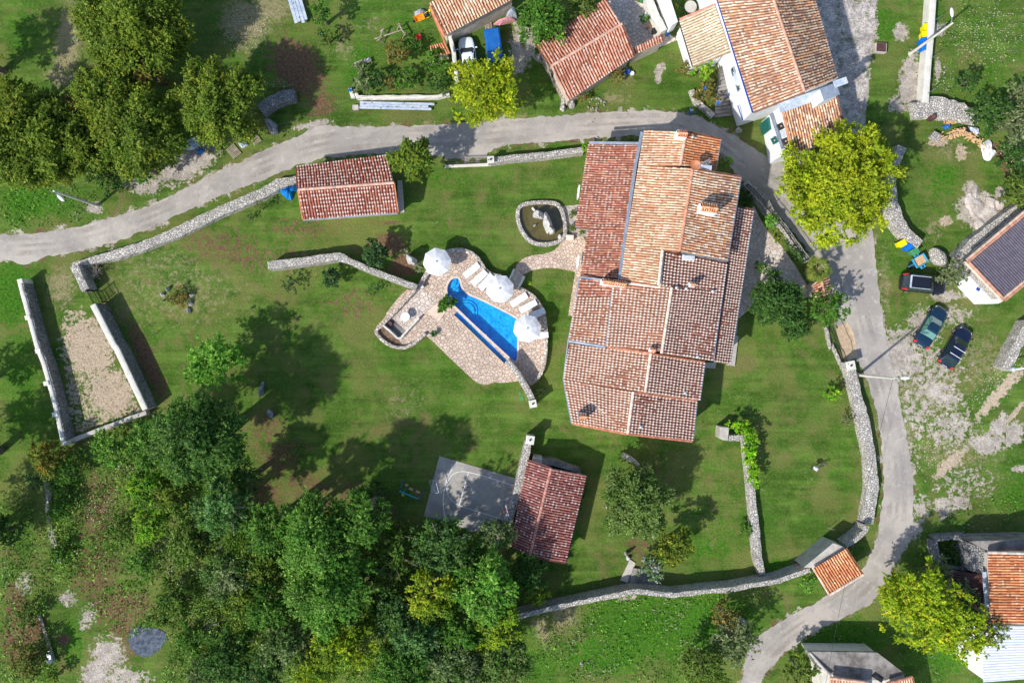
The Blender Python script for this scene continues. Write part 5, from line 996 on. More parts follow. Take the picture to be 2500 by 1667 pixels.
T = [
 # upper left olive coloured group
 ('large yellow olive tree cut by the top edge in the upper left', 322, 62, 138, 9, 'olive', dict(dens=1.7, blend=.3)), ('dark brownish crown just below the top left yellow olive tree', 350, 165, 72, 7, 'brown', dict(sparse=.2)),
 ('leftmost broad olive green tree on the left edge above the lamp post', 70, 335, 130, 8.5, 'olive', dict(dens=1.7, blend=.3)), ('olive green crown at the left edge under the dark lawn shade', 30, 232, 56, 6.5, 'olive', {}),
 ('olive green tree whose crown hides the grass left of the pale gravel yard', 338, 325, 116, 8.5, 'olive', dict(dens=1.7, blend=.3)), ('small crowned tree between the left edge tree and the gravel yard tree', 192, 348, 86, 7.5, 'olive', dict(dens=1.7, blend=.3)),
 ('olive tree crown beside a brown gap amid the upper left group', 262, 232, 92, 8, 'olive', dict(dens=1.7, blend=.3)), ('low crown at the bottom of the upper left group, above the street lamp', 130, 405, 66, 5, 'olive', {}),
 ('dim brown tree crown in the heart of the upper left group', 185, 275, 58, 6.5, 'brown', {}), ('green bushy crown overhanging the pale gravel yard', 345, 405, 52, 5, 'green', {}),
 ('round olive green tree standing alone right of the upper left group', 536, 250, 116, 8, 'olive', dict(dens=1.7, blend=.35)),
 ('dark bush between the street lamp and the gravel yard', 275, 440, 42, 2.2, 'dark', dict(name='bush', cat='bush')),
 # north
 ('bright yellow green tree between the white car and the road', 1186, 226, 90, 7, 'yellow', dict(spiky=1.3, blend=.18, accent=.45)), ('dense round olive green tree at the east end of the small shed', 1006, 392, 62, 6.6, 'olive', dict(dens=1.6, blend=.4)),
 ('leafy green tree overlapping the west end of the diagonal barn', 1322, 52, 74, 6.5, 'green', {}), ('dark tree at the top edge behind the diagonal barn', 1425, 8, 40, 5.5, 'dolive', {}),
 ('tall narrow green bush beside the stacked blue boards', 782, 30, 34, 4.5, 'green', dict(rx=.7)), ('loose olive bush below the tall narrow one near the boards', 796, 92, 28, 2.5, 'dolive', dict(name='bush', cat='bush', sparse=.5)),
 ('yellow brown shrub in the shrub garden', 968, 132, 36, 3, 'brown', dict(name='shrub', cat='shrub')), ('green shrub in the middle of the shrub garden', 992, 190, 34, 2.6, 'green', dict(name='shrub', cat='shrub')),
 ('leafy green shrub beside the concrete wall of the shrub garden', 1060, 150, 36, 3, 'green', dict(name='shrub', cat='shrub')), ('grey green lavender like shrub at the west end of the shrub garden', 888, 206, 34, 1.6, 'grey', dict(name='shrub', cat='shrub')),
 ('dark green shrub near the white kerb of the shrub garden', 925, 195, 30, 2, 'dark', dict(name='shrub', cat='shrub')), ('small brown shrub squeezed between two green ones in the shrub garden', 954, 205, 22, 2, 'brown', dict(name='shrub', cat='shrub')),
 ('dark green shrub at the lower east corner of the shrub garden', 1072, 205, 30, 2.2, 'dark', dict(name='shrub', cat='shrub')), ('pale grey shrub by the short concrete slab', 882, 165, 22, 1.2, 'grey', dict(name='shrub', cat='shrub')),
 ('leafy shrub right below the sawhorses', 1010, 108, 22, 2, 'green', dict(name='shrub', cat='shrub', sparse=.4)),
 ('green climbing bush on the wall corner by the red lean-to roof', 1430, 360, 14, 2.6, 'lime', dict(name='bush', cat='bush')), ('patch of creeper growing on the red lean-to roof', 1440, 400, 13, 4.6, 'lime', dict(name='creeper', cat='creeper', sparse=.6)),
 ('round yellow green bush between the large house and the road', 1778, 394, 15, 2, 'lime', dict(name='bush', cat='bush')),
 ('green vine bush under the cream lean-to roof', 1716, 165, 34, 2.6, 'lime', dict(name='bush', cat='bush', sparse=.2)), ('brownish vine bush beside the steps of the white house', 1722, 228, 38, 2.6, 'brown', dict(name='bush', cat='bush', sparse=.2)),
 ('dry brown bush at the corner of the cream lean-to roof', 1672, 170, 26, 1.8, 'brown', dict(name='bush', cat='bush', sparse=.5)), ('green potted bush in the paved yard by the narrow stairs', 1574, 46, 14, 1.6, 'green', dict(name='bush', cat='bush')),
 ('yellow green bush beside the bright white wedge wall', 1644, 20, 13, 2.4, 'olive', dict(name='bush', cat='bush')), ('climbing bush against the south side of the diagonal barn', 1500, 182, 24, 1.8, 'brown', dict(name='bush', cat='bush', sparse=.4)),
 ('dry bush at the southern corner of the diagonal barn', 1422, 238, 20, 1.4, 'brown', dict(name='bush', cat='bush', sparse=.4)),
 # big yellow tree and shrubs on the east road
 ('big spreading bright yellow tree over the road south of the white house', 2042, 452, 136, 7.5, 'yellow', dict(spiky=1.5, leaf=.13, blend=.22, accent=.5, twigs=4)),
 ('large dark green leafy shrub southeast of the large house forecourt', 1888, 735, 74, 5.2, 'dark', dict(dens=1.7)), ('low dark green shrub below the large dark green one', 1938, 796, 44, 2.6, 'dark', dict(dens=1.5, name='shrub', cat='shrub')),
 ('mid green leafy shrub south of the small gate roof', 2020, 752, 50, 4.5, 'green', dict(spiky=1.0)), ('clipped round bright green bush inside the railing wall', 1882, 538, 24, 1.7, 'bright', dict(name='bush', cat='bush', leaf=.09, dens=1.6)),
 ('dark ivy covered hedge strip inside the railing wall', 1940, 616, 26, 1.5, 'dark', dict(name='hedge', cat='hedge', rx=.6, ang=40)), ('round bush at the southwest corner of the forecourt', 1857, 652, 20, 1.6, 'green', dict(name='bush', cat='bush', leaf=.09)),
 ('dark bush against the east wall of the large house', 1815, 488, 26, 1.4, 'dark', dict(name='bush', cat='bush')), ('yellowish ground bush between two green ones inside the railing wall', 1900, 575, 22, .8, 'olive', dict(name='bush', cat='bush', sparse=.3)),
 ('small lime green bush alone on the east lawn', 2030, 960, 23, 1.9, 'lime', dict(name='bush', cat='bush', dens=1.3)), ('loose shrub growing over the bonnet of the black car', 2322, 668, 38, 3.2, 'grey', dict(name='shrub', cat='shrub', sparse=.35, spiky=1)),
 # garden
 ('dark conifer like tree against the angled garden wall', 918, 618, 38, 3.6, 'conifer', dict(leaf=.10, dens=2.4)), ('smaller dark round bush below the angled garden wall', 811, 680, 29, 2.2, 'conifer', dict(leaf=.08, dens=1.8, name='bush', cat='bush')),
 ('thin see through sapling left of the dark round bush', 705, 694, 28, 1.8, 'conifer', dict(leaf=.07, sparse=.75, name='sapling', cat='sapling')), ('thin sapling between the dark round bush and the patio', 916, 706, 20, 1.6, 'conifer', dict(leaf=.07, sparse=.75, name='sapling', cat='sapling')),
 ('faint young sapling near the road wall west of the shed', 634, 505, 20, 1.8, 'dolive', dict(leaf=.07, sparse=.8, name='sapling', cat='sapling')), ('tiny sapling on the lawn west of the shed', 612, 530, 10, 1.0, 'conifer', dict(leaf=.06, sparse=.7, name='sapling', cat='sapling')),
 ('glossy green flowering bush leaning over the narrow end of the pool', 1089, 742, 24, 2.2, 'green', dict(name='bush', cat='bush', leaf=.15, rx=.8, ang=-50, dens=2.6)),
 ('dome shaped olive coloured bush inside a ring of stones on the west lawn', 436, 726, 30, 1.1, 'brown', dict(name='bush', cat='bush', leaf=.06, dens=1.2, sparse=.1)),
 ('bright green tree alone on the west lawn above the woods', 527, 884, 74, 6.4, 'bright', dict(spiky=.9)),
 ('olive crown filling the gap between the top and lower trees of the upper left group', 250, 300, 74, 7, 'olive', dict(blend=.3)), ('dense crown merging the left edge tree into the upper left group', 130, 290, 72, 6.5, 'olive', dict(blend=.3)), ('low crown between the gravel yard tree and the left group, facing the lamp', 235, 395, 56, 5.5, 'dolive', dict(blend=.3)),
 ('round grey green bush by the pond, northernmost', 1398, 523, 12, 1.0, 'dolive', dict(name='bush', cat='bush', leaf=.06, dens=2)), ('round grey green bush by the pond, southwest of the house corner', 1397, 558, 11, 1.0, 'dolive', dict(name='bush', cat='bush', leaf=.06, dens=2)),
 ('round grey green bush tucked in the house corner by the pond', 1420, 566, 11, 1.0, 'dolive', dict(name='bush', cat='bush', leaf=.06, dens=2)),
 ('broad grey green olive tree on the south lawn', 1550, 1225, 98, 6.6, 'oliveT', dict(leaf=.10, dens=1.5, blend=.35)), ('smaller yellowish olive tree right of the oleander', 1648, 1336, 54, 5.8, 'olive', dict(leaf=.11, dens=1.3)),
 ('low bushy sprout beside the curved seat wall', 1556, 1162, 24, 2.0, 'oliveT', dict(name='bush', cat='bush', sparse=.3)), ('white flowering oleander bush over the south steps', 1588, 1392, 38, 2.8, 'flower', dict(name='bush', cat='bush', leaf=.09, accent=.35)),
 ('sparse weedy shrub beside the dividing wall on the south lawn', 1822, 1290, 22, 1.2, 'green', dict(name='shrub', cat='shrub', sparse=.3)), ('thin young tree near the east wall', 2070, 1030, 24, 1.6, 'grey', dict(name='sapling', cat='sapling', sparse=.85, leaf=.06)),
 # south east
 ('big yellow green tree west of the orange roofed house', 2243, 1468, 100, 7.5, 'yellowg', dict(spiky=1.4, blend=.15)), ('yellow green tree overlapping the white corrugated roof', 2335, 1535, 78, 7.5, 'yellowg', dict(spiky=1.1)),
 ('thin leafy tree spilling over the white corrugated roof', 2420, 1545, 46, 6.5, 'olive', dict(sparse=.6)), ('grey half bare bush beside the brown metal shed', 2345, 1450, 50, 4, 'grey', dict(sparse=.25)),
 ('greyish bush below the stone ruin', 2290, 1390, 42, 3, 'grey', dict(sparse=.35)), ('dark ivy bush filling the stone ruin', 2325, 1350, 34, 1.3, 'dark', dict(name='bush', cat='bush')),
 ('bushy green tree left of the concrete roofed house', 1952, 1632, 46, 3.6, 'dolive', {}), ('bright green bush in the angle of the gate wall', 1970, 1425, 26, 1.4, 'bright', dict(name='bush', cat='bush', sparse=.3)),
 ('greyish half bare tree hiding the bend of the road at the bottom', 1790, 1560, 62, 5, 'grey', dict(sparse=.45, spiky=.8)), ('brownish tree cut by the bottom edge beside the road', 1720, 1630, 72, 5, 'dolive', dict(sparse=.4)),
 ('loose brown green tree above the road below the south wall', 1768, 1500, 44, 4, 'brown', dict(sparse=.6)),
 # north east
 ('dark bushy shrub in the meadow behind the white concrete wall', 2358, 200, 34, 2.6, 'dark', dict(name='shrub', cat='shrub', sparse=.15)), ('dark green thicket right of the rubble wall', 2412, 276, 58, 3.5, 'dark', dict(sparse=.15)), ('greyish thicket at the right edge below the meadow', 2480, 300, 60, 4, 'grey', dict(sparse=.15)),
 ('dark thicket at the right edge by the white tarpaulin', 2468, 385, 44, 3.2, 'dark', dict(sparse=.2)), ('dense dark bush at the right edge above the dark roofed house', 2488, 470, 52, 3.6, 'dolive', {}), ('grey green bush in the upper right corner of the picture', 2490, 230, 40, 3, 'grey', {}),
]
for row in T: row[6].setdefault('blend', .12); tree(*row[:6], **row[6])
for row in [('tree standing beyond the left edge whose shade falls on the far left lawn', -95, 1120, 95, 9, 'green'), ('second tree beyond the left edge below the far left lawn', -110, 1330, 95, 10, 'dark'), ('tree beyond the left edge whose shade reaches the upper left corner', -75, 130, 80, 8, 'olive'), ('tree beyond the left edge near the road end', -120, 960, 60, 7, 'green')]: tree(*row)
WOOD = [  # the lower left wood, from the enclosure round to the court
 ('great dark green tree right of the enclosure, tallest of the woods', 488, 1068, 100, 13, 'dark', dict(accent=.3)), ('yellow green crown at the north edge of the woods next to the enclosure', 372, 1085, 58, 8, 'green', {}),
 ('light green low tree below the cross wall of the enclosure', 268, 1092, 42, 4, 'bright', dict(sparse=.3)), ('orange brown autumn bush at the corner of the far left wall', 118, 1118, 42, 4, 'orange', dict(sparse=.2)),
 ('blue green bush below the orange brown one', 88, 1170, 28, 2.5, 'blue', dict(sparse=.3)), ('small green tree below the enclosure corner', 160, 1148, 36, 3, 'green', dict(sparse=.3)), ('bright yellow green young tree in the middle of the left woods', 352, 1190, 44, 6, 'lime', dict(spiky=1)),
 ('lime green bush, brightest of all in the left woods', 366, 1282, 40, 4.5, 'lime', dict(accent=.4)), ('olive coloured crown beside the lime ones', 418, 1210, 46, 6, 'olive', {}), ('blue green silvery tree with bare white twigs', 548, 1238, 62, 10.5, 'blue', dict(twigs=10, bark='barkp')),
 ('dusky green tree in the left woods under the blue green one', 470, 1320, 62, 6.5, 'dolive', {}), ('bright green low bush left of the rubble in the woods', 345, 1370, 40, 2.6, 'green', dict(sparse=.4)),
 ('loose grey green tree in the middle of the woods', 556, 1400, 62, 7, 'grey', dict(sparse=.2)), ('yellow speckled tree at the centre of the woods', 618, 1370, 48, 7, 'olive', {}), ('large light green tree, centre of the woods', 800, 1428, 100, 11, 'bright', dict(accent=.3)),
 ('large mid green tree north of the light green giant', 775, 1320, 90, 14, 'green', dict(accent=.35)), ('deep green crown facing the sports court lawn', 885, 1262, 64, 14, 'green', {}), ('yellow leaved twiggy crown tip north of the giant', 712, 1290, 30, 9, 'yellowg', dict(sparse=.3)),
 ('dark thin crown right of the light green giant', 905, 1400, 50, 7, 'dolive', dict(sparse=.4)), ('olive coloured spiky tree near the court', 962, 1352, 46, 7.5, 'dolive', dict(spiky=1)), ('dark blue green tree at the southwest corner of the court', 1075, 1325, 62, 9, 'conifer', dict(spiky=1.1, accent=.3)),
 ('pale yellow green rounded tree south of the court', 1052, 1452, 62, 9.5, 'yellowg', dict(accent=.4, dens=.9)), ('tall light green tree left of the south wall end', 1190, 1440, 74, 11, 'bright', {}), ('greyish tree leaning over the shed by the court', 1215, 1305, 42, 8, 'grey', dict(sparse=.15)),
 ('yellow tinged tree above the west end of the south wall', 1218, 1520, 60, 9, 'yellowg', dict(accent=.1)), ('dark bushy tree south of the shed by the court', 1285, 1400, 48, 4.5, 'dark', {}), ('yellow green bush over the west end of the south wall', 1312, 1448, 32, 3.6, 'yellowg', {}),
 ('yellow autumn tree near the bottom edge', 842, 1572, 70, 10, 'yellow', dict(accent=.1)), ('golden bush left of the yellow autumn tree', 770, 1630, 52, 7, 'yellowg', {}), ('olive yellow crown above the yellow autumn tree', 880, 1500, 44, 8, 'olive', {}),
 ('dark blue green tree between the two giants', 965, 1500, 56, 8, 'conifer', {}), ('blue green rounded tree in the lower middle of the woods', 1012, 1560, 60, 9, 'blue', {}), ('mid green tree at the bottom edge, centre of the woods', 985, 1635, 70, 9, 'green', {}),
 ('grey green tree with bare branches at the bottom edge', 1110, 1630, 68, 9, 'grey', dict(twigs=8, bark='barkp')), ('leafy green tree right of the blue green rounded one', 1125, 1540, 56, 8.5, 'green', {}), ('pale green tree at the right end of the woods by the bottom edge', 1232, 1610, 62, 9, 'oliveT', {}),
 ('small dark tree filling the gap behind the south wall', 1150, 1370, 46, 6, 'dark', {}), ('grey brushy tree at the lower left of the yellow autumn tree', 700, 1572, 62, 7, 'grey', dict(sparse=.2)), ('green tangled tree left of the light green giant', 660, 1480, 58, 6.5, 'green', dict(sparse=.2)),
 ('yellow green bush at the left of the tangled tree', 582, 1460, 52, 5.5, 'olive', {}), ('dark hollow tree near the bottom edge left of the woods', 555, 1600, 58, 6, 'dark', {}), ('grey green bush with pale twigs below the dark blue gravel patch', 500, 1650, 46, 3.5, 'grey', dict(sparse=.3)),
 ('dark green tree at the bottom edge between grey and golden ones', 640, 1640, 54, 6.5, 'conifer', {}), ('dark brown bush in the bottom left corner', 70, 1610, 48, 3, 'brown', dict(sparse=.2)), ('bright olive bush at the foot of the green poles', 132, 1648, 18, 2, 'olive', {}),
 ('low dark bush left of the fallen planks', 70, 1500, 34, 1.6, 'dolive', dict(sparse=.4)), ('dark green thicket on the shaded slope at the far left', 20, 1290, 40, 3, 'dark', dict(sparse=.3)), ('dark round shrub on the lawn edge left of the swing', 922, 1196, 30, 2.4, 'dark', dict(sparse=.1)),
 ('shadowed green tree just right of the tallest dark one', 600, 1165, 42, 7, 'dark', dict(sparse=.3)), ('green tree between the left woods and the giants', 655, 1290, 60, 12, 'green', dict(accent=.3)), ('dim tree south of the rubble in the woods', 430, 1460, 50, 3, 'dolive', dict(sparse=.4)),
 ('grey green undergrowth bush above the dark blue gravel patch', 400, 1500, 40, 1.8, 'dolive', dict(sparse=.45)), ('lush green bush right of the dark blue gravel patch', 470, 1560, 44, 2.2, 'green', dict(sparse=.35)),
 ('long thin green bush row along the tumbled white wall', 150, 1350, 30, 1.4, 'green', dict(sparse=.4)), ('green bush at the north end of the tumbled white wall', 145, 1240, 32, 2, 'green', dict(sparse=.3)), ('low green bush west of the lime ones', 300, 1290, 36, 1.6, 'dolive', dict(sparse=.5))]
for row in WOOD:
    small = row[4] < 3.7; kw = dict(row[6])
    if small: kw.setdefault('name', 'bush'); kw.setdefault('cat', 'bush')
    kw.setdefault('dens', 1.2); kw.setdefault('blend', .55); kw['twigs'] = kw.get('twigs', 3); tree(row[0], row[1], row[2], row[3] * (1.22 if not small else 1.1), *row[4:6], group=None, **kw)
# hedge on the dividing wall: one trimmed hedge
def hedge(label, path, w, z, key, name='hedge', n_=10):
    g = np.random.default_rng(hash(label) % 1 + 5); P = resample(path, .35); root = thing(name, label, 'hedge', (P[0][0], P[0][1], 0)); L = []; LR = []
    for p in P:
        for s_ in range(3): L.append((p[0] + g.uniform(-w, w) * .4, p[1] + g.uniform(-w, w) * .4, z * g.uniform(.45, .95))); LR.append(w * g.uniform(.28, .5))
    V, C = leaves(g, np.array(L), np.array(LR), 620, .11, key); quads_obj('foliage', V, C, 'leaf', root)
    mb = MB(); mb.tube([(p[0], p[1], z * .4) for p in P[::2]], .06, 5); mb.build('stem', 'barkm', root)
hedge('yellow green hedge growing over the top of the dividing stone wall', FL(10, [(1960, 810), (2090, 820), (2130, 900), (2110, 1000), (2140, 1120), (2160, 1250)], 2.0), 1.0, 2.3, 'lime')
hedge('thin ivy row at the foot of the shed wall by the court', FL(10, [(670, 1240), (650, 1380), (620, 1500)], .6), .4, .8, 'green')
# palm
p = F(7, 485, 880, 3); root = thing('palm', 'fan palm with yellow green fronds beside the small gate roof', 'palm', (p[0], p[1], 0)); g = np.random.default_rng(3); V = []; C = []
for i in range(34):
    th = i * 2.4 + g.uniform(-.2, .2); el = g.uniform(-.2, 1.1); L = g.uniform(1.0, 1.45); d = np.array([math.cos(th) * math.cos(el * .8), math.sin(th) * math.cos(el * .8), math.sin(el) * .7]); o_ = np.array([p[0], p[1], 3.0])
    e = o_ + d * L * .6; s_ = np.array([-math.sin(th), math.cos(th), 0])
    for k in range(11):
        a = (k - 5) * .2; dd_ = d * math.cos(a) + s_ * math.sin(a); tip = e + dd_ * L * .62 * (1 - .04 * abs(k - 5)) - np.array([0, 0, .22]); w_ = s_ * .045
        V.append([e, e + dd_ * .35 - w_, tip, e + dd_ * .35 + w_]); C.append(np.array(((.2, .26, .03), (.12, .2, .03), (.34, .36, .07))[g.integers(0, 3)]) * g.uniform(.8, 1.2))
    V.append([o_ - s_ * .02, e - s_ * .015, e + s_ * .015, o_ + s_ * .02]); C.append(np.array((.3, .28, .1)))
quads_obj('fronds', np.array(V), np.array(C), 'leaf', root); mb = MB(); mb.tube([(p[0], p[1], -.05), (p[0] + .05, p[1], 1.5), (p[0], p[1], 3.0)], [.2, .15, .16], 8); mb.build('trunk', 'barkm', root)
def rosette(label, t, x, y, r_, key, h=.5, cat='plant', name='agave', n_=26, w=.07, zb=0.0):
    p = F(t, x, y, h); root = thing(name, label, cat, (p[0], p[1], zb)); V = []; C = []; g = np.random.default_rng(int(x + y)); c3 = LC[key]
    for i in range(n_):
        th = i * 2.4; el = g.uniform(.15, 1.2); o_ = np.array([p[0], p[1], zb + .08]); d = np.array([math.cos(th) * math.cos(el), math.sin(th) * math.cos(el), math.sin(el)]); s_ = np.array([-math.sin(th), math.cos(th), 0]) * w
        mid = o_ + d * r_ * .55; tip = mid + (d - np.array([0, 0, .5])) * r_ * .5; V.append([o_ - s_ * .6, mid - s_, mid + s_, o_ + s_ * .6]); V.append([mid - s_, tip, tip, mid + s_]); c = np.array(c3[g.integers(0, 3)]) * g.uniform(.8, 1.2); C += [c, c]
    quads_obj('leaves', np.array(V), np.array(C), 'leaf', root)
    mb = MB(); mb.lathe((p[0], p[1], zb - .02), [(.09, 0), (.07, .12), (.03, .2)], 7); mb.build('stem', 'barkm', root)
rosette('blue green agave at the top of the row of white rocks', 10, 893, 1240, .62, 'blue', .5); rosette('spiky striped plant right of the big white rock near the pool', 5, 1425, 870, .6, 'grey', .4, name='yucca')
rosette('small spiky plant left of the big white rock near the pool', 5, 1312, 728, .5, 'grey', .4, name='yucca'); rosette('clump of strap leaves beside the pool end wall', 10, 285, 490, .7, 'oliveT', .5, name='yucca')
rosette('tiny pale plant on the lawn between pool and house', 6, 188, 998, .25, 'lime', .15, name='plant', n_=12); rosette('spidery potted plant standing on the lower paved terrace', 5, 1565, 1440, .5, 'conifer', .7, name='potted_plant', zb=.55)
p = F(5, 1565, 1450, .3); o = MB().lathe((p[0], p[1], .3), [(.14, 0), (.2, .3), (.21, .34), (.17, .34)], 14).build('plant_pot', 'cable', smooth=True); tag(o, 'dark pot on the lower paved terrace under the spidery plant', 'pot')
# ---------------------------------------------------------------- undergrowth and tall grass
def cover(name, label, polys, dens, size, h, keys, seed=0, cut=-.15):
    g = np.random.default_rng(seed); Vs, Cs = [], []
    for poly, dn in polys:
        P = np.array([W(*q)[:2] for q in poly]); lo, hi = P.min(0), P.max(0); n_ = int((hi - lo).prod() * dens * dn); q = g.uniform(lo, hi, (n_, 2)); q = q[inside(P, q[:, 0], q[:, 1])]
        cl = np.sin(q[:, 0] * .9 + 1.3) * np.sin(q[:, 1] * 1.1) + .6 * np.sin(q[:, 0] * 2.3 - q[:, 1] * 1.7) + .4 * np.sin(q[:, 0] * 5.1 + q[:, 1] * 4.3); q = q[cl + g.normal(0, .5, len(q)) > cut]; n_ = len(q); cl = cl[:0]
        zz = g.uniform(0, 1, n_) ** 1.5 * h * (1 + .5 * np.sin(q[:, 0] * 1.7) * np.sin(q[:, 1] * 1.3)) + .04; p = np.stack([q[:, 0], q[:, 1], zz], 1)
        nn = g.normal(size=(n_, 3)) * .6 + np.array([0, 0, .8]); nn /= np.linalg.norm(nn, axis=1)[:, None]; t = np.cross(nn, g.normal(size=(n_, 3))); t /= np.linalg.norm(t, axis=1)[:, None]; b = np.cross(nn, t)
        s_ = size * g.uniform(.5, 1.4, (n_, 1)); Vs.append(np.stack([p - t * s_, p - b * s_ * .4, p + t * s_, p + b * s_ * .4], 1)); kk = (np.sin(q[:, 0] * .55 + q[:, 1] * .35 + seed) * .5 + .5 + g.normal(0, .25, n_)) * len(keys)
        kk = np.clip(kk.astype(int), 0, len(keys) - 1); pal = np.array([LC[k] for k in keys]); Cs.append(pal[kk, g.integers(0, 3, n_)] * g.uniform(.75, 1.15, (n_, 1)))
    V = np.concatenate(Vs); o = quads_obj(name, V, np.concatenate(Cs), 'leaf'); o['kind'] = 'stuff'; o['label'] = label; o['category'] = 'plants'
cover('undergrowth', 'tangled low undergrowth of brambles and weeds below the woods', [([(120, 1130), (350, 1010), (600, 1120), (640, 1300), (560, 1480), (430, 1400), (330, 1400), (160, 1420), (120, 1300)], .62), ([(560, 1250), (900, 1240), (1200, 1330), (1300, 1667), (540, 1667), (420, 1560), (500, 1440)], 1.0),
      ([(330, 1380), (520, 1420), (560, 1667), (400, 1667), (420, 1500)], .9), ([(0, 1200), (60, 1180), (120, 1300), (130, 1560), (140, 1667), (0, 1667)], .5), ([(160, 1430), (330, 1420), (420, 1520), (300, 1560), (230, 1500)], .4), ([(130, 1100), (180, 1180), (175, 1430), (110, 1400)], .8)], 80, .14, 1.3, ['green', 'dolive', 'green', 'oliveT', 'bright', 'dolive'], 1, -.6)
cover('meadow_grass', 'tall rough meadow grass and weeds', [([(1290, 1540), (1500, 1450), (1780, 1420), (1900, 1440), (1830, 1560), (1700, 1667), (1330, 1667)], 1.0), ([(0, 430), (120, 440), (260, 460), (190, 545), (0, 565)], .9), ([(2280, 0), (2500, 0), (2500, 300), (2420, 260), (2290, 240)], .45),
      ([(1900, 1600), (2000, 1560), (2100, 1520), (2290, 1560), (2300, 1667), (2230, 1667), (2140, 1600), (1980, 1590)], .5), ([(2250, 1250), (2500, 1200), (2500, 1310), (2300, 1300), (2220, 1400)], .5), ([(2120, 440), (2180, 440), (2190, 600), (2160, 700), (2140, 640)], .12)], 34, .12, .3, ['green', 'bright', 'green', 'grey'], 2)
cover('dry_grass', 'pale dry straw coloured grass tufts', [([(1300, 1500), (1370, 1480), (1440, 1560), (1400, 1600), (1330, 1560)], 1.0), ([(120, 30), (205, 10), (210, 150), (200, 200), (120, 210), (150, 110)], .35)], 30, .12, .35, ['grey', 'grey', 'oliveT'], 3)
def rubble(name, label, polys, size, dens, tones, seed, z=.06):
    g = np.random.default_rng(seed); mb = MB(); k = 0
    for poly in polys:
        P = np.array([W(*q)[:2] for q in poly]); lo, hi = P.min(0), P.max(0); n_ = int((hi - lo).prod() * dens); q = g.uniform(lo, hi, (n_, 2)); q = q[inside(P, q[:, 0], q[:, 1])]
        for a in q: k += 1; s_ = size * g.uniform(.5, 1.5); mb.rock((a[0], a[1], z), (s_, s_ * g.uniform(.6, 1), s_ * .7), g.uniform(0, 3), .3, 1, k + seed * 1000)
    o = mb.build(name, tones); o['kind'] = 'stuff'; o['label'] = label; o['category'] = 'rubble'
rubble('rubble', 'heaps of broken white stones lying in the grass', [[(2225, 265), (2330, 245), (2400, 285), (2360, 300), (2230, 285)], [(120, 1280), (145, 1285), (150, 1345), (125, 1350)], [(410, 1370), (440, 1360), (460, 1430), (440, 1465), (415, 1460)], [(285, 1130), (325, 1125), (330, 1155), (295, 1160)],
       [(1505, 240), (1450, 300), (1440, 300), (1430, 240)], [(2285, 160), (2310, 160), (2310, 200), (2290, 200)], [(5, 1370), (22, 1370), (22, 1420), (5, 1420)], [(2480, 330), (2500, 330), (2500, 400), (2480, 390)]], .24, 6, 'stone_w', 4)
rubble('rubble', 'thin scatter of small stones over the meadow and the lower left ground', [[(2300, 40), (2500, 20), (2500, 200), (2330, 140)], [(2300, 90), (2380, 60), (2370, 120), (2310, 130)], [(190, 1180), (330, 1150), (300, 1400), (180, 1400)], [(580, 40), (660, 30), (640, 110), (600, 100)], [(2200, 900), (2480, 860), (2480, 1230), (2240, 1200)]], .13, .22, 'stone_w', 9)
# ================================================================ ROCKS AND THINGS
def rockthing(label, t, x, y, w, l, h, rz=0, mat='rock', seed=1, rough=.3, name='rock', z=0):
    p = F(t, x, y, h * .5); mb = MB(); mb.rock((p[0], p[1], z + h * .42), (w, l, h * 1.1), rz, rough, 3, seed); tag(mb.build(name, mat), label, 'rock')
rockthing('big jagged white rock in the reddish bed west of the first parasol', 5, 1358, 800, 1.0, 1.5, 1.7, .5, 'rock', 21, .55)
rockthing('upper grey rock in the shadow on the west lawn', 9, 62, 465, .6, 1.6, .7, -.05, 'rock_d', 22, .5); rockthing('lower grey rock in the shadow on the west lawn', 9, 145, 680, .75, 1.3, .6, .35, 'rock_d', 23, .6)
for i, (x, y, w, l, r_, s) in enumerate(((1458, 1052, .35, .5, -.5, 'northwest stone'), (1412, 1100, .45, .4, 0, 'west stone'), (1412, 1157, .3, .25, 0, 'smallest, southwest stone'), (1632, 1232, .35, .65, .4, 'longest, southern stone'), (1655, 1178, .5, .55, 0, 'southeast stone'), (1668, 1103, .6, .35, .3, 'east stone'))):
    rockthing(s + ' of the ring round the dome bush on the west lawn', 4, x, y, w, l, .4, r_, 'rock', 30 + i, .35, 'ring_stone')
rockthing('white rock right below the agave on the south lawn', 10, 897, 1316, .5, .6, .6, 0, 'rock', 41); rockthing('larger white rock below the agave row on the south lawn', 10, 880, 1395, .6, 1.2, .8, -.1, 'rock', 42, .4)
rockthing('small flat white rock at the lower end of the agave row', 10, 858, 1475, .25, .7, .25, .3, 'rock', 43); rockthing('pale slab rock under the olive tree', 14, 1310, 170, .3, 1.2, .3, -.15, 'rock', 44); rockthing('second pale slab rock under the olive tree, nearer the oleander', 14, 1275, 270, .5, .9, .3, -.2, 'rock', 45)
rockthing('large white boulder at the southern barn corner', 2, 485, 880, .8, 1.4, .9, .2, 'stone_w', 46); rockthing('white boulder just right of the southern barn corner', 2, 560, 900, .7, 1.1, .7, 0, 'stone_w', 47); rockthing('round cream boulder below the barn corner heap', 2, 480, 945, .75, .65, .5, 0, 'stone_w', 48)
rockthing('white boulder by the west corner of the barn', 2, 280, 500, .8, 1.3, .8, .1, 'stone_w', 49); rockthing('fallen grey stump shaped rock above the road by the olive tree', 1, 150, 1105, 1.2, 2.2, .9, .5, 'rock_d', 50, .6)
rockthing('pale stone at the foot of the white house corner', 2, 2015, 1130, .6, .6, .4, 0, 'stone_w', 51); rockthing('standing white rock by the oleander steps, upper', 14, 1030, 450, .35, .4, .9, 0, 'rock', 52); rockthing('low white rock by the oleander steps, lower', 14, 1045, 485, .5, .4, .4, 0, 'rock', 53)
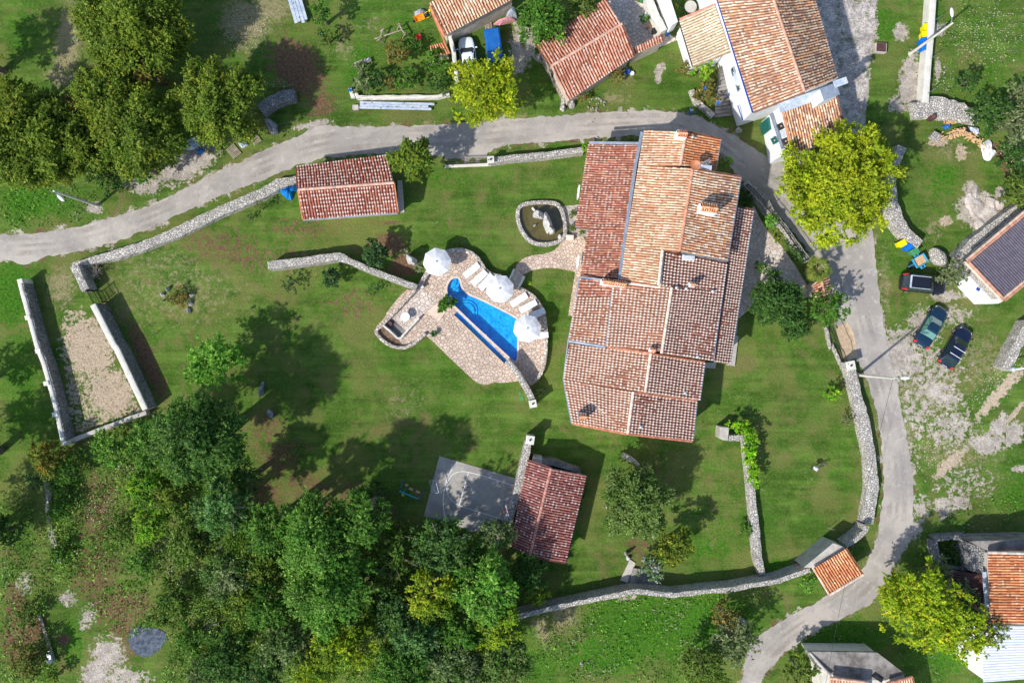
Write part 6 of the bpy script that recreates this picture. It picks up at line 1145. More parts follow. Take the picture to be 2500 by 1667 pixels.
rockthing('grey stone beside the south lawn gate wall in the grass', 14, 2045, 1030, .9, .8, .4, .2, 'rock_d', 54); rockthing('single white stone in the meadow at the bottom', 14, 640, 1398, .35, .3, .25, 0, 'rock', 55)
rockthing('white stones corner boulder near the two loose steps of the white house', 2, 1770, 990, .5, .6, .4, 0, 'stone_w', 56); rk = thing('rock', 'wide flat pinkish rock outcrop above the dark roofed house', 'rock', F(7, 1930, 380)); mb = MB()
for k, (x, y, w, l, r_) in enumerate(((1840, 330, 2.6, 3.0, .3), (1960, 420, 3.0, 2.2, 1.0), (1990, 300, 1.6, 2.0, .2), (1850, 230, 1.2, 2.0, -.2), (1900, 480, 1.8, 1.6, .6), (2060, 320, 1.2, 1.8, 0))): p = F(7, x, y); mb.rock((p[0], p[1], .02), (w, l, .35), r_, .5, 3, 200 + k)
mb.build('outcrop', 'outcrop', rk)
# south steps
o = thing('garden_steps', 'grey stone ramp and steps leading down to the oleander', 'steps', W(1540, 1400)); mb = MB(); mb.prism(FL(14, [(1060, 490), (1110, 520), (1040, 690), (975, 670)]), -.02, .12); mb.build('ramp', 'concrete', o)
mb = MB()
for k in range(5): mb.prism(FL(14, [(1085 + k * 45, 560 + k * 6), (1125 + k * 45, 565 + k * 6), (1110 + k * 45, 700 + k * 8), (1055 + k * 45, 690 + k * 8)]), -.02, .3 - k * .05)
mb.build('step', 'concrete_d', o)
# ---------------------------------------------------------------- street lamps
def lamp(label, b, t, head_dir, L=.75, wood=False):
    """b base px, t top px of the pole"""
    B = W(*b); hgt = 7.5; root = thing('street_lamp', label, 'street lamp', B); mb = MB(); mb.tube([(B[0], B[1], 0), (B[0], B[1], hgt)], [.15, .085], 10); mb.build('pole', 'polecon', root)
    d = np.array(head_dir, float); d /= np.linalg.norm(d); mb = MB(); mb.tube([(B[0], B[1], hgt - .35), (B[0] + d[0] * .35, B[1] + d[1] * .35, hgt - .02), (B[0] + d[0] * .6, B[1] + d[1] * .6, hgt + .05)], .035, 6); arm = mb.build('arm', 'steel', root)
    mb = MB(); c = np.array([B[0] + d[0] * .95, B[1] + d[1] * .95, hgt + .08]); a = math.atan2(d[1], d[0]); vs = []; n_ = 10
    prof = [(-.42, .06, .05), (-.3, .13, .09), (0, .17, .12), (.25, .14, .1), (.4, .06, .05)]
    for x, w, h_ in prof:
        for k in range(8):
            th = 2 * math.pi * k / 8; vs.append((c[0] + math.cos(a) * x - math.sin(a) * w * math.cos(th), c[1] + math.sin(a) * x + math.cos(a) * w * math.cos(th), c[2] + h_ * math.sin(th)))
    fs = [(i * 8 + k, i * 8 + (k + 1) % 8, i * 8 + 8 + (k + 1) % 8, i * 8 + 8 + k) for i in range(4) for k in range(8)] + [tuple(range(7, -1, -1)), tuple(range(32, 40))]; mb.add(vs, fs); mb.build('lamp_head', 'whitep', root, smooth=True)
    mb = MB(); mb.lathe((B[0], B[1], -.02), [(.24, 0), (.22, .14), (.16, .2)], 10); mb.build('footing', 'concrete', root)
lamp('street lamp on the grass bank at the left above the road', (238, 502), (132, 463), (1, -.9)); lamp('street lamp rising beside the wide east wall and leaning over the road in view', (2094, 915), (2184, 926), (1, .05)); lamp('street lamp crossing over the white concrete wall and upper bins', (2222, 132), (2338, 57), (-.1, 1))
# wires from the lamps
def wire(label, a, b, sag=.6):
    P = [a + (b - a) * t - np.array([0, 0, sag * 4 * t * (1 - t)]) for t in np.linspace(0, 1, 14)]; mb = MB(); mb.tube(P, .014, 4); tag(mb.build('overhead_wire', 'cable'), label, 'wire')
wire('thin overhead wire running south from the lamp beside the east wall', W(2180, 926, 7.2), W(2010, 1700, 7.2)); wire('thin overhead wire over the driveway from the left street lamp', W(133, 463, 7.2), W(880, 240, 7.0))
# ---------------------------------------------------------------- pool furniture
def parasol(label, x, y, rz):
    zc = 2.15; p = F(20, x, y, zc + .3); root = thing('parasol', label, 'parasol', (p[0], p[1], DZ), rz, 'white parasols round the pool'); rr = 1.36; mb = MB(); N = 8; vs = [(0, 0, zc + .42)]; rings = [(.33, .36), (.66, .20), (1.0, -.02)]
    for q, (f_, dz) in enumerate(rings):
        for k in range(N * 4):
            t = 2 * math.pi * k / (N * 4); u = (k % 4) / 4; sc_ = 1 - (.075 * f_ * f_) * math.sin(math.pi * u); vs.append((math.cos(t) * rr * f_ * sc_, math.sin(t) * rr * f_ * sc_, zc + dz - .035 * math.sin(math.pi * u) * f_))
    n4 = N * 4; fs = [(0, 1 + k, 1 + (k + 1) % n4) for k in range(n4)] + [(1 + q * n4 + k, 1 + (q + 1) * n4 + k, 1 + (q + 1) * n4 + (k + 1) % n4, 1 + q * n4 + (k + 1) % n4) for q in range(2) for k in range(n4)]
    mb.add(vs, fs); c = mb.build('canopy', 'white', root, local=True); s_ = c.modifiers.new('cloth', 'SOLIDIFY'); s_.thickness = .012
    mb = MB(); mb.tube([(0, 0, .05), (0, 0, zc + .42)], .028, 8); mb.build('pole', 'steel', root, local=True)
    for k in range(N):
        t = 2 * math.pi * k / N; mb = MB(); mb.tube([(0, 0, zc + .38), (math.cos(t) * rr * .66, math.sin(t) * rr * .66, zc + .17), (math.cos(t) * rr * .98, math.sin(t) * rr * .98, zc - .04)], .011, 4); mb.build('rib', 'steel', root, local=True)
    mb = MB(); mb.lathe((0, 0, zc + .41), [(.08, 0), (.07, .05), (.03, .09), (.035, .14), (.01, .17)], 10); mb.build('finial', 'gutter', root, local=True)
    mb = MB(); mb.lathe((0, 0, 0), [(.28, 0), (.28, .06), (.06, .09), (.05, .3)], 14); mb.build('base', 'concrete', root, local=True)
parasol('white octagonal parasol at the northwest corner of the pool terrace', 818, 292, .15); parasol('white octagonal parasol in the middle, by the step path', 1570, 612, .32); parasol('white octagonal parasol at the southeast by the shaded lounger', 1898, 1090, .2)
def lounger(label, x, y, ang, sc_=1.0):
    p = F(20, x, y, DZ + .35); root = thing('sun_lounger', label, 'sun lounger', (p[0], p[1], DZ), R(ang), 'white sun loungers on the pool terrace')
    L, w = 1.72, .62; mb = MB(); mb.box((-.28, 0, .33), (1.16, w - .06, .05)); mb.build('seat', 'white', root, local=True, bevel=.015)
    mb = MB(); a = .45; c0, c1 = (.3, .355), (.3 + .62, .62); vs = []
    for (x_, z_) in (c0, c1):
        for y_ in (-w / 2 + .03, w / 2 - .03):
            for dz in (-.025, .025): vs.append((x_, y_, z_ + dz))
    mb.add(vs, [(0, 1, 3, 2), (4, 6, 7, 5), (0, 4, 5, 1), (2, 3, 7, 6), (1, 5, 7, 3), (0, 2, 6, 4)]); mb.build('backrest', 'white', root, local=True, bevel=.015)
    mb = MB()
    for s_ in (-1, 1): mb.box((.02, s_ * w / 2, .31), (L, .05, .06))
    mb.box((-.86, 0, .31), (.05, w, .06)); mb.box((.86, 0, .31), (.05, w, .06)); mb.build('frame', 'whitep', root, local=True)
    for sx in (-.7, .7):
        for sy in (-1, 1): mb = MB(); mb.box((sx, sy * w / 2, .14), (.05, .05, .28)); mb.build('leg', 'whitep', root, local=True)
lounger('lone lounger nearest the first parasol, northernmost of the row', 1230, 395, 38); lounger('second lounger from the north, longer one beside the rim wall', 1320, 485, 42); lounger('lounger half hidden under the middle parasol', 1405, 535, 48)
lounger('bright lounger right of the middle parasol', 1795, 745, 32); lounger('lounger between the bright one and the shaded one', 1905, 825, 28); lounger('bluish shaded lounger just above the southeast parasol', 2003, 915, 22); lounger('lounger sticking out below the southeast parasol', 2035, 1170, 5)
p = F(20, 437, 947, 1.05); root = thing('round_table', 'round white patio table casting a round shadow', 'table', (p[0], p[1], DZ)); mb = MB(); mb.lathe((0, 0, .72), [(.44, 0), (.45, .02), (.44, .045)], 32); mb.build('tabletop', 'whitep', root, local=True)
mb = MB(); mb.tube([(0, 0, .05), (0, 0, .72)], .04, 8); mb.build('column', 'steel', root, local=True)
for k in range(3): t = k * 2.09 + .4; mb = MB(); mb.tube([(0, 0, .12), (math.cos(t) * .34, math.sin(t) * .34, .02)], .02, 6); mb.build('leg', 'steel', root, local=True)
p = F(20, 485, 945, .9); root = thing('chair', 'thin metal chair pushed up to the round patio table', 'chair', (p[0], p[1], DZ), -.6); mb = MB(); mb.box((0, 0, .45), (.4, .4, .03)); mb.build('seat', 'steel', root, local=True)
mb = MB(); mb.tube([(.2, -.19, .45), (.24, -.17, .85), (.24, .17, .85), (.2, .19, .45)], .014, 5); mb.build('backrest', 'steel', root, local=True)
for sx in (-.18, .18):
    for sy in (-.18, .18): mb = MB(); mb.tube([(sx, sy, 0), (sx * .95, sy * .95, .44)], .012, 5); mb.build('leg', 'steel', root, local=True)
# low brick barbecue corner in the patio (dark box)
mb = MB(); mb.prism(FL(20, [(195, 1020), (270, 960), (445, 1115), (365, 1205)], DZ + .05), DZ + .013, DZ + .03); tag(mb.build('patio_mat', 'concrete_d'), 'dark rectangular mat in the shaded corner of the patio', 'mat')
p = F(20, 250, 1030, .6); o = MB().lathe((p[0], p[1], DZ + .03), [(.16, 0), (.26, .2), (.27, .26), (.2, .24)], 16).build('fire_bowl', 'brownm', smooth=True); tag(o, 'round dark fire bowl in the corner of the patio', 'bowl')
p = F(20, 640, 590, .8); o = MB().box((p[0], p[1], .6), (.3, .3, .6), .7).build('stone_post', 'coping', bevel=.02); tag(o, 'small white post at the top of the patio parapet', 'post')
p = F(20, 1400, 1165, .4); o = MB().lathe((p[0], p[1], DZ - .1), [(.09, 0), (.1, .06), (.04, .12)], 12).build('pool_float', 'whitep', smooth=True); tag(o, 'small round white float at the pool edge', 'float')
# ---------------------------------------------------------------- cars
def car(label, t, x, y, ang, paint, L=4.45, Wd=1.75, Ht=1.45, style='hatch', rails=False, bars=False, rearglass='glass', hi=0.0):
    p = F(t, x, y, .9); root = thing('parked_car', label, 'car', (p[0], p[1], 0), R(ang)); h = L / 2; w = Wd / 2
    # lower body: sections along x (front = +x): x, half width, bottom, shoulder height
    S_ = [(-h, w * .70, .38, .62 + hi), (-h + .08, w * .86, .28, .80 + hi), (-h + .35, w * .96, .22, .92 + hi), (-h * .55, w, .20, .94 + hi), (0, w, .20, .92 + hi), (h * .38, w * .99, .20, .90 + hi), (h * .62, w * .97, .20, .84 + hi * .8), (h - .38, w * .90, .22, .76 + hi * .7), (h - .14, w * .78, .26, .68 + hi * .5), (h, w * .56, .36, .56 + hi * .3)]
    vs = []; K = 10
    for x_, ww, zb, zt in S_:
        for yy, zz in ((-.8, zb), (-1, zb + .12), (-1, zt - .22), (-.93, zt - .05), (-.7, zt), (.7, zt), (.93, zt - .05), (1, zt - .22), (1, zb + .12), (.8, zb)): vs.append((x_, yy * ww, zz + (.02 if abs(yy) == .7 else 0)))
    fs = [(i * K + k, (i + 1) * K + k, (i + 1) * K + (k + 1) % K, i * K + (k + 1) % K) for i in range(len(S_) - 1) for k in range(K)] + [tuple(range(K)), tuple(range(len(S_) * K - 1, (len(S_) - 1) * K - 1, -1))]
    mb = MB(); mb.add(vs, fs); bd = mb.build('body', paint, root, smooth=True, local=True); sb = bd.modifiers.new('s', 'SUBSURF'); sb.levels = 2; sb.render_levels = 2
    # greenhouse
    if style == 'sedan': xs = (-h * .56, -h * .30, h * .12, h * .42)
    elif style == 'suv': xs = (-h * .92, -h * .80, h * .14, h * .40)
    else: xs = (-h * .90, -h * .62, h * .10, h * .44)
    zb_, zt_ = .90 + hi, Ht; wb, wt = w * .90, w * .68
    def ring(xr, xf, ww, z): return [(xr, -ww * .9, z), (xr + .12, -ww, z), (xf - .22, -ww, z), (xf, -ww * .72, z), (xf, ww * .72, z), (xf - .22, ww, z), (xr + .12, ww, z), (xr, ww * .9, z)]
    lo, hi_ = ring(xs[0], xs[3], wb, zb_ - .06), ring(xs[1], xs[2], wt, zt_ - .04); mb = MB(); mb.add(lo + hi_, [(i, (i + 1) % 8, 8 + (i + 1) % 8, 8 + i) for i in range(8)]); mb.build('windows', rearglass, root, local=True)
    rf = [(a[0] * 1.0, a[1] * 1.02, a[2] - .01) for a in hi_]; inner = ring(xs[1] + .18, xs[2] - .2, wt * .8, zt_ + .025); mb = MB(); mb.add(rf + inner, [(i, (i + 1) % 8, 8 + (i + 1) % 8, 8 + i) for i in range(8)] + [tuple(range(8, 16))]); mb.build('roof', paint, root, local=True)
    mb = MB()
    for i, j in ((1, 1), (6, 6), (2, 3), (5, 4)): mb.tube([lo[i], hi_[i]], .035, 5)
    for sy in (-1, 1): mb.tube([((xs[0] + xs[3]) / 2 - .1, sy * wb * .99, zb_ - .02), ((xs[1] + xs[2]) / 2 - .1, sy * wt * 1.01, zt_ - .04)], .035, 5)
    mb.build('pillar', paint, root, local=True)
    for sx in (-h * .62, h * .62):
        for sy in (-1, 1):
            mb = MB(); mb.tube([(sx, sy * (w - .2), .32), (sx, sy * (w + .005), .32)], .32, 18); wl = mb.build('wheel', 'black', root, local=True); mb = MB(); mb.tube([(sx, sy * (w - .02), .32), (sx, sy * (w + .02), .32)], .2, 12); mb.build('rim', 'steel', wl, local=True)
    for sy in (-1, 1):
        mb = MB(); mb.box((h - .36, sy * w * .64, .66 + hi * .5), (.26, .2, .1), sy * -.5); mb.build('headlight', 'whitep', root, local=True, bevel=.02)
        mb = MB()
        if style == 'suv': mb.box((-h * .86, sy * w * .80, 1.1), (.5, .12, .34), sy * .1)
        else: mb.box((-h + .18, sy * w * .80, .80 + hi), (.22, .24, .14), sy * .6)
        mb.build('taillight', 'red', root, local=True, bevel=.02)
        mb = MB(); mb.box((h * .36, sy * (w + .09), .98 + hi), (.12, .2, .14)); mb.build('mirror', paint, root, local=True, bevel=.03)
        if rails: mb = MB(); mb.tube([(xs[1] + .1, sy * wt * .95, zt_ + .0), (xs[1] + .2, sy * wt * .95, zt_ + .07), (xs[2] - .2, sy * wt * .95, zt_ + .07), (xs[2] - .1, sy * wt * .95, zt_)], .035, 6); mb.build('roof_rail', 'lightblue', root, local=True)
    if rails: mb = MB(); mb.box((xs[1] + .12, 0, zt_ + .03), (.16, wt * 1.9, .05)); mb.build('roof_spoiler', 'lightblue', root, local=True)
    if bars:
        for bx in (xs[1] + .35, xs[2] - .5): mb = MB(); mb.box((bx, 0, zt_ + .1), (.05, wt * 2.25, .035)); mb.build('roof_bar', 'whitep', root, local=True)
    mb = MB(); mb.box((-h + .04, 0, .66), (.04, .5, .12)); mb.build('number_plate', 'whitep', root, local=True); mb = MB(); mb.box((xs[3] - .1, .1, zb_ + .0), (.03, .9, .02)); mb.build('wiper', 'black', root, local=True)
    return root
car('black estate car parked sideways below the blue trailer, nose under a bush', 21, 1195, 318, -6, 'car_black', 4.6, 1.8, 1.62, 'suv', rails=True, hi=.08)
car('petrol blue saloon car, the middle one of the three dark cars', 21, 1310, 945, 59, 'car_blue', 4.4, 1.72, 1.42, 'sedan', rearglass='glass_g')
car('navy car with two white roof bars, lowest of the three dark cars', 21, 1672, 1250, 58, 'car_navy', 4.3, 1.72, 1.5, 'hatch', bars=True)
car('white hatchback half hidden under the bright yellow green tree', 1, 1860, 490, 97, 'car_white', 4.0, 1.65, 1.45, 'hatch')
# blue covered van body
p = F(1, 2085, 395, 1.0); root = thing('covered_trailer', 'bright blue box van body parked right of the white car', 'van', (p[0], p[1], 0), R(-82)); mb = MB(); mb.box((0, 0, .95), (2.9, 1.5, 1.2)); mb.build('body', 'bluep', root, local=True, bevel=.08)
mb = MB(); mb.box((0, 0, 1.58), (2.7, 1.3, .06)); mb.build('roof', 'bluep', root, local=True, bevel=.03)
for sx in (-.9, .9):
    for sy in (-1, 1): mb = MB(); mb.tube([(sx, sy * .6, .3), (sx, sy * .76, .3)], .3, 14); mb.build('wheel', 'black', root, local=True)
mb = MB(); mb.box((-1.2, .3, .95), (.1, .3, .1)); mb.build('handle', 'steel', root, local=True)
# bins
def bin_(label, t, x, y, ang, mat, group=None):
    p = F(t, x, y, .8); root = thing('wheelie_bin', label, 'bin', (p[0], p[1], 0), R(ang), group); mb = MB(); mb.add([(-.24, -.22, .06), (.24, -.22, .06), (.24, .22, .06), (-.24, .22, .06), (-.32, -.28, .98), (.32, -.28, .98), (.32, .28, .98), (-.32, .28, .98)], [(3, 2, 1, 0), (4, 5, 6, 7), (0, 1, 5, 4), (1, 2, 6, 5), (2, 3, 7, 6), (3, 0, 4, 7)]); mb.build('body', mat, root, local=True, bevel=.02)
    mb = MB(); mb.box((.02, 0, 1.03), (.78, .62, .07)); mb.build('lid', mat, root, local=True, bevel=.03); mb = MB(); mb.tube([(.4, -.24, .95), (.46, -.24, .98), (.46, .24, .98), (.4, .24, .95)], .02, 6); mb.build('handle', mat, root, local=True)
    for sy in (-1, 1): mb = MB(); mb.tube([(.3, sy * .2, .1), (.3, sy * .27, .1)], .1, 10); mb.build('wheel', 'black', root, local=True)
bin_('topmost yellow bin by the white concrete wall', 3, 1432, 240, 8, 'yelpl'); bin_('lower yellow bin by the white concrete wall', 3, 1420, 302, 8, 'yelpl'); bin_('blue bin touching the lower yellow one', 3, 1405, 362, 15, 'bluepl'); bin_('blue bin partly under the leaning lamp pole', 3, 1415, 415, 15, 'bluepl')
bin_('yellow bin beside the end of the curved dry stone wall', 7, 1212, 660, 28, 'yelpl'); bin_('blue bin between the yellow and green bins by the cars', 7, 1268, 690, 28, 'bluepl'); bin_('green bin next to the blue trailer', 7, 1322, 730, 28, 'grnpl')
p = F(7, 1385, 805, .8); root = thing('utility_trailer', 'bright blue trailer with a wooden load bed next to the green bin', 'trailer', (p[0], p[1], 0), R(30)); mb = MB(); mb.box((0, 0, .55), (1.05, .85, .06)); mb.build('bed', 'woodl', root, local=True)
mb = MB()
for s_ in (-1, 1): mb.box((0, s_ * .46, .62), (1.25, .06, .3)); mb.box((s_ * .6, 0, .62), (.06, .98, .3))
mb.box((.0, .66, .5), (.5, .3, .06)); mb.box((0, -.66, .5), (.5, .3, .06)); mb.build('frame', 'skyblue', root, local=True, bevel=.02)
for s_ in (-1, 1): mb = MB(); mb.tube([(0, s_ * .56, .28), (0, s_ * .76, .28)], .28, 14); mb.build('wheel', 'black', root, local=True)
mb = MB(); mb.tube([(-.6, 0, .45), (-1.2, 0, .42)], .04, 6); mb.build('drawbar', 'skyblue', root, local=True)
p = F(7, 1303, 850, .2); o = MB().lathe((p[0], p[1], .02), [(.14, 0), (.33, .02), (.36, .12), (.33, .22), (.18, .2), (.14, .1)], 18).build('spare_tyre', 'black', smooth=True); tag(o, 'black spare tyre lying at the corner of the blue trailer', 'tyre')
# ---------------------------------------------------------------- person
def person(label, t, x, y, rz):
    b = F(t, x, y, 0); root = thing('person', label, 'person', (b[0], b[1], 0), rz); J = []; E = []
    def add(p, r_, par=None):
        J.append((p, r_)); i = len(J) - 1
        if par is not None: E.append((par, i))
        return i
    pel = add((0, 0, .95), .15); wa = add((0, .01, 1.12), .135, pel); ch = add((0, .03, 1.33), .16, wa); nk = add((0, .04, 1.5), .065, ch); hd = add((0, .06, 1.6), .085, nk); hd2 = add((0, .07, 1.68), .10, hd); add((0, .065, 1.76), .07, hd2)
    for s_ in (-1, 1):
        sh = add((s_ * .19, .03, 1.42), .07, ch); el = add((s_ * .30, .10 + .05 * s_, 1.18), .048, sh); wr = add((s_ * .27, .32, 1.05), .032, el); pm = add((s_ * .265, .39, 1.03), .035, wr)
        for k, (dx, L) in enumerate(((-.03, .07), (-.01, .085), (.012, .08), (.032, .062))): a = add((s_ * .265 + dx, .44, 1.02), .01, pm); add((s_ * .265 + dx, .44 + L * .6, .995), .008, a)
        a = add((s_ * .235, .40, 1.045), .011, pm); add((s_ * .22, .43, 1.04), .009, a)
        hp = add((s_ * .10, 0, .88), .10, pel); kn = add((s_ * .12, .06 * s_, .50), .065, hp); an = add((s_ * .12, -.05 + .08 * s_, .10), .045, kn); add((s_ * .13, .09 + .08 * s_, .05), .042, an)
    me = bpy.data.meshes.new('body'); me.from_pydata([j[0] for j in J], E, []); ob = new('body', me, root); me.materials.append(M['denim']); bpy.context.view_layer.objects.active = ob
    sk = ob.modifiers.new('skin', 'SKIN'); 
    lay = me.skin_vertices[0].data if me.skin_vertices else None
    if lay is None:
        bm = bmesh.new(); bm.from_mesh(me); bm.verts.layers.skin.verify(); bm.to_mesh(me); bm.free(); lay = me.skin_vertices[0].data
    for i, (q, r_) in enumerate(J): lay[i].radius = (r_, r_ * (.8 if r_ > .12 else 1)); lay[i].use_root = (i == 0)
    ss = ob.modifiers.new('sub', 'SUBSURF'); ss.levels = ss.render_levels = 1
    mb = MB(); mb.lathe((0, .045, 1.66), [(.10, -.03), (.122, .05), (.105, .13), (.05, .17)], 14); mb.build('hair', 'hair', root, local=True, smooth=True)
    mb = MB()
    for s_ in (-1, 1): mb.rock((s_ * .035, .155, 1.685), (.02, .015, .015), 0, 0, 1, 1)
    mb.rock((0, .17, 1.655), (.03, .04, .045), 0, 0, 1, 2); mb.box((0, .16, 1.61), (.05, .015, .012)); mb.build('face', 'skin', root, local=True)
    for s_ in (-1, 1): mb = MB(); mb.rock((s_ * .13, .06 + .08 * s_, .045), (.1, .27, .1), 0, .05, 2, 3); mb.build('shoe', 'black', root, local=True, smooth=True)
    return root
person('person in blue clothes standing at the grass edge above the shaded road, arms forward', 2, 1572, 1003, -.9)
p = F(2, 1608, 968, 1.0); root = thing('bag', 'pale bag held by the person in blue clothes', 'bag', (p[0], p[1], .78)); mb = MB(); mb.rock((0, 0, .08), (.22, .16, .3), 0, .15, 2, 5); mb.build('pouch', 'white', root, local=True, smooth=True); mb = MB(); mb.tube([(-.06, 0, .2), (-.03, 0, .3), (.03, 0, .3), (.06, 0, .2)], .008, 5); mb.build('handle', 'white', root, local=True)
# ---------------------------------------------------------------- court equipment
def goal(label, c, ang, w=1.25, d=.75, h=1.1):
    root = thing('football_goal', label, 'goal', (c[0], c[1], .05), ang); fr = MB(); hw = w / 2
    for s_ in (-1, 1): fr.tube([(0, s_ * hw, 0), (0, s_ * hw, h)], .03, 6); fr.tube([(0, s_ * hw, h), (-d * .4, s_ * hw, h), (-d, s_ * hw, 0)], .02, 6); fr.tube([(-d, s_ * hw, .02), (0, s_ * hw, .02)], .02, 6)
    fr.tube([(0, -hw, h), (0, hw, h)], .03, 6); fr.tube([(-d, -hw, .03), (-d, hw, .03)], .02, 6); fr.build('frame', 'lightblue', root, local=True); nt = MB()
    for k in range(7): y = -hw + w * k / 6; nt.tube([(-d * .4, y, h), (-d, y, .03)], .004, 3)
    for k in range(5): t = k / 4; nt.tube([(-d * .4 - d * .6 * t, -hw, h * (1 - t) + .02), (-d * .4 - d * .6 * t, hw, h * (1 - t) + .02)], .004, 3)
    nt.build('net', 'white', root, local=True)
goal('small white football goal on the left side of the sports court', F(22, 375, 500, .6), .25 + math.pi * 0, 1.15); goal('small white football goal under the basketball hoop', F(22, 925, 690, .6), .25 + math.pi, 1.15)
p = F(22, 1005, 680, 2.2); root = thing('basketball_hoop', 'basketball hoop fixed beside the shed wall above the court', 'basketball hoop', (p[0], p[1], 0), math.pi + .27 - .0)
mb = MB(); mb.tube([(-.3, 0, 0), (-.3, 0, 2.9), (.5, 0, 3.0)], .05, 8); mb.build('post', 'cable', root, local=True); mb = MB(); mb.box((.52, 0, 2.95), (.04, 1.1, .75)); mb.build('backboard', 'whitep', root, local=True, bevel=.01)
mb = MB(); mb.tube([(.8 + .22 * math.cos(t), .22 * math.sin(t), 2.72) for t in np.linspace(0, 6.28, 20)], .02, 5, False); mb.build('rim', 'red', root, local=True)
# swing frame
P0, P1 = F(22, 52, 548, 2.0), F(22, 212, 612, 2.0); c = (P0 + P1) / 2; a = math.atan2(P1[1] - P0[1], P1[0] - P0[0]); Ls = float(np.linalg.norm((P1 - P0)[:2])) / 2; root = thing('swing_set', 'turquoise swing set with pale seats left of the sports court', 'swing', (c[0], c[1], 0), a); mb = MB(); mb.tube([(-Ls, 0, 2), (Ls, 0, 2)], .045, 8); mb.build('crossbar', 'teal', root, local=True)
for s_ in (-1, 1):
    for q in (-1, 1): mb = MB(); mb.tube([(s_ * Ls, 0, 2), (s_ * (Ls + .25), q * .75, 0)], .03, 6); mb.build('leg', 'bluesh', root, local=True)
for x in (-.1, .62):
    mb = MB(); mb.box((x, .28, .5), (.42, .22, .05)); st_ = mb.build('seat', 'woodl', root, local=True, bevel=.01); mb = MB()
    for q in (-.18, .18): mb.tube([(x + q, .02, 1.98), (x + q, .28, .52)], .008, 4)
    mb.build('rope', 'bluesh', st_, local=True)
mb = MB(); mb.tube([(-.62, -.45, .7), (-.62, .45, .7)], .03, 6); mb.tube([(-.62, 0, 2), (-.62, 0, .7)], .02, 5); mb.build('rocker_bar', 'teal', root, local=True)
for q in (-.5, .55): mb = MB(); mb.box((-.62, q, .76), (.26, .2, .05)); mb.build('seat', 'woodl', root, local=True, bevel=.02)
# ---------------------------------------------------------------- fences and gates of bars
def railing(label, pts, z0, h, sp=.14, name='railing', cat='railing', rad=.014, mat='cable', posts=True, arch=0.0):
    P = resample(pts, .5); root = thing(name, label, cat, (P[0][0], P[0][1], z0)); L = [0]
    for a, b in zip(P[:-1], P[1:]): L.append(L[-1] + np.linalg.norm((b - a)[:2]))
    at = lambda s_: np.array([np.interp(s_, L, [p[0] for p in P]), np.interp(s_, L, [p[1] for p in P])]); tot = L[-1]; top = lambda s_: z0 + h + arch * math.sin(math.pi * s_ / tot)
    mb = MB(); s_ = sp / 2
    while s_ < tot: q = at(s_); mb.tube([(*q, z0 + .06), (*q, top(s_) + .08)], rad, 4, False); s_ += sp
    mb.build('bars', mat, root); mb = MB(); ss = np.linspace(0, tot, max(3, int(tot / .5)))
    for zf in (.12, .9): mb.tube([(*at(q), z0 + (top(q) - z0) * zf) for q in ss], rad * 1.7, 5)
    mb.build('rails', mat, root)
    n_ = max(2, int(tot / 2.4) + 1)
    for k in range(n_): q = at(tot * k / (n_ - 1)); mb = MB(); mb.box((q[0], q[1], z0 + h / 2 + .05), (.07, .07, h + .1)); mb.build('post', mat, root)
railing('dark metal sliding gate on the road, north side of the garden', FL(1, [(1670, 1412), (1860, 1405), (2040, 1395)], 1.4), .15, 1.35, .11, 'metal_gate', 'gate', .016)
flat('gate_threshold', FL(1, [(1660, 1435), (2060, 1420), (2062, 1448), (1660, 1462)]), 'coping', .08, .1)
railing('black railing standing on the wall between forecourt and road', FM([(6, 2085, 150), (6, 2230, 290), (7, 60, 350), (7, 190, 505), (7, 300, 660), (7, 400, 800)], 1.6), 1.1, .85, .13, rad=.018)
railing('arched metal fence between the leafy bush and the stone pier at the east entrance', FM([(7, 600, 1350), (7, 680, 1568), (11, 700, 120), (11, 745, 245)], 1.6), .25, 1.5, .12, 'metal_gate', 'gate', .018, arch=.35)
edges_wall('narrow pale kerb under the arched metal fence at the east entrance', FM([(7, 550, 1375), (7, 590, 1568), (11, 610, 80), (11, 680, 250)], .3), FM([(7, 575, 1375), (7, 612, 1568), (11, 632, 80), (11, 702, 250)], .3), .3, mat='stone_w')
flat('entrance_strip', FM([(7, 640, 1390), (11, 720, 240), (11, 830, 180), (7, 800, 1440), (7, 740, 1340)]), 'sand', .026)
railing('barred garden gate set in the west wall, left leaf', FL(4, [(755, 1065), (815, 1175)], 1.5), .05, 1.6, .13, 'metal_gate', 'gate', .02); railing('barred garden gate set in the west wall, open right leaf', FL(4, [(830, 1060), (885, 1165)], 1.4), .05, 1.4, .13, 'metal_gate', 'gate', .02)
wire('long thin clothes line between the olive trees and the dividing wall', F(14, 1440, 130, 1.6), F(14, 2090, 118, 1.6), .05)
# bare shrub in the western wall corner
p = F(4, 815, 905, .8); root = thing('bare_shrub', 'leafless purple grey shrub in the dark corner of the west wall', 'shrub', (p[0], p[1], 0)); mb = MB(); g = random.Random(4)
for i in range(34):
    th = g.uniform(0, 6.28); L = g.uniform(.6, 1.25); e = (p[0] + math.cos(th) * L, p[1] + math.sin(th) * L, g.uniform(.6, 1.8)); m_ = (p[0] + math.cos(th) * L * .4, p[1] + math.sin(th) * L * .4, e[2] * .55); mb.tube([(p[0], p[1], 0), m_, e], [.03, .018, .007], 4, False)
    for q in range(2): mb.tube([m_, (m_[0] + g.uniform(-.5, .5), m_[1] + g.uniform(-.5, .5), m_[2] + g.uniform(.2, .6))], [.012, .005], 4, False)
mb.build('branches', 'barkp', root)
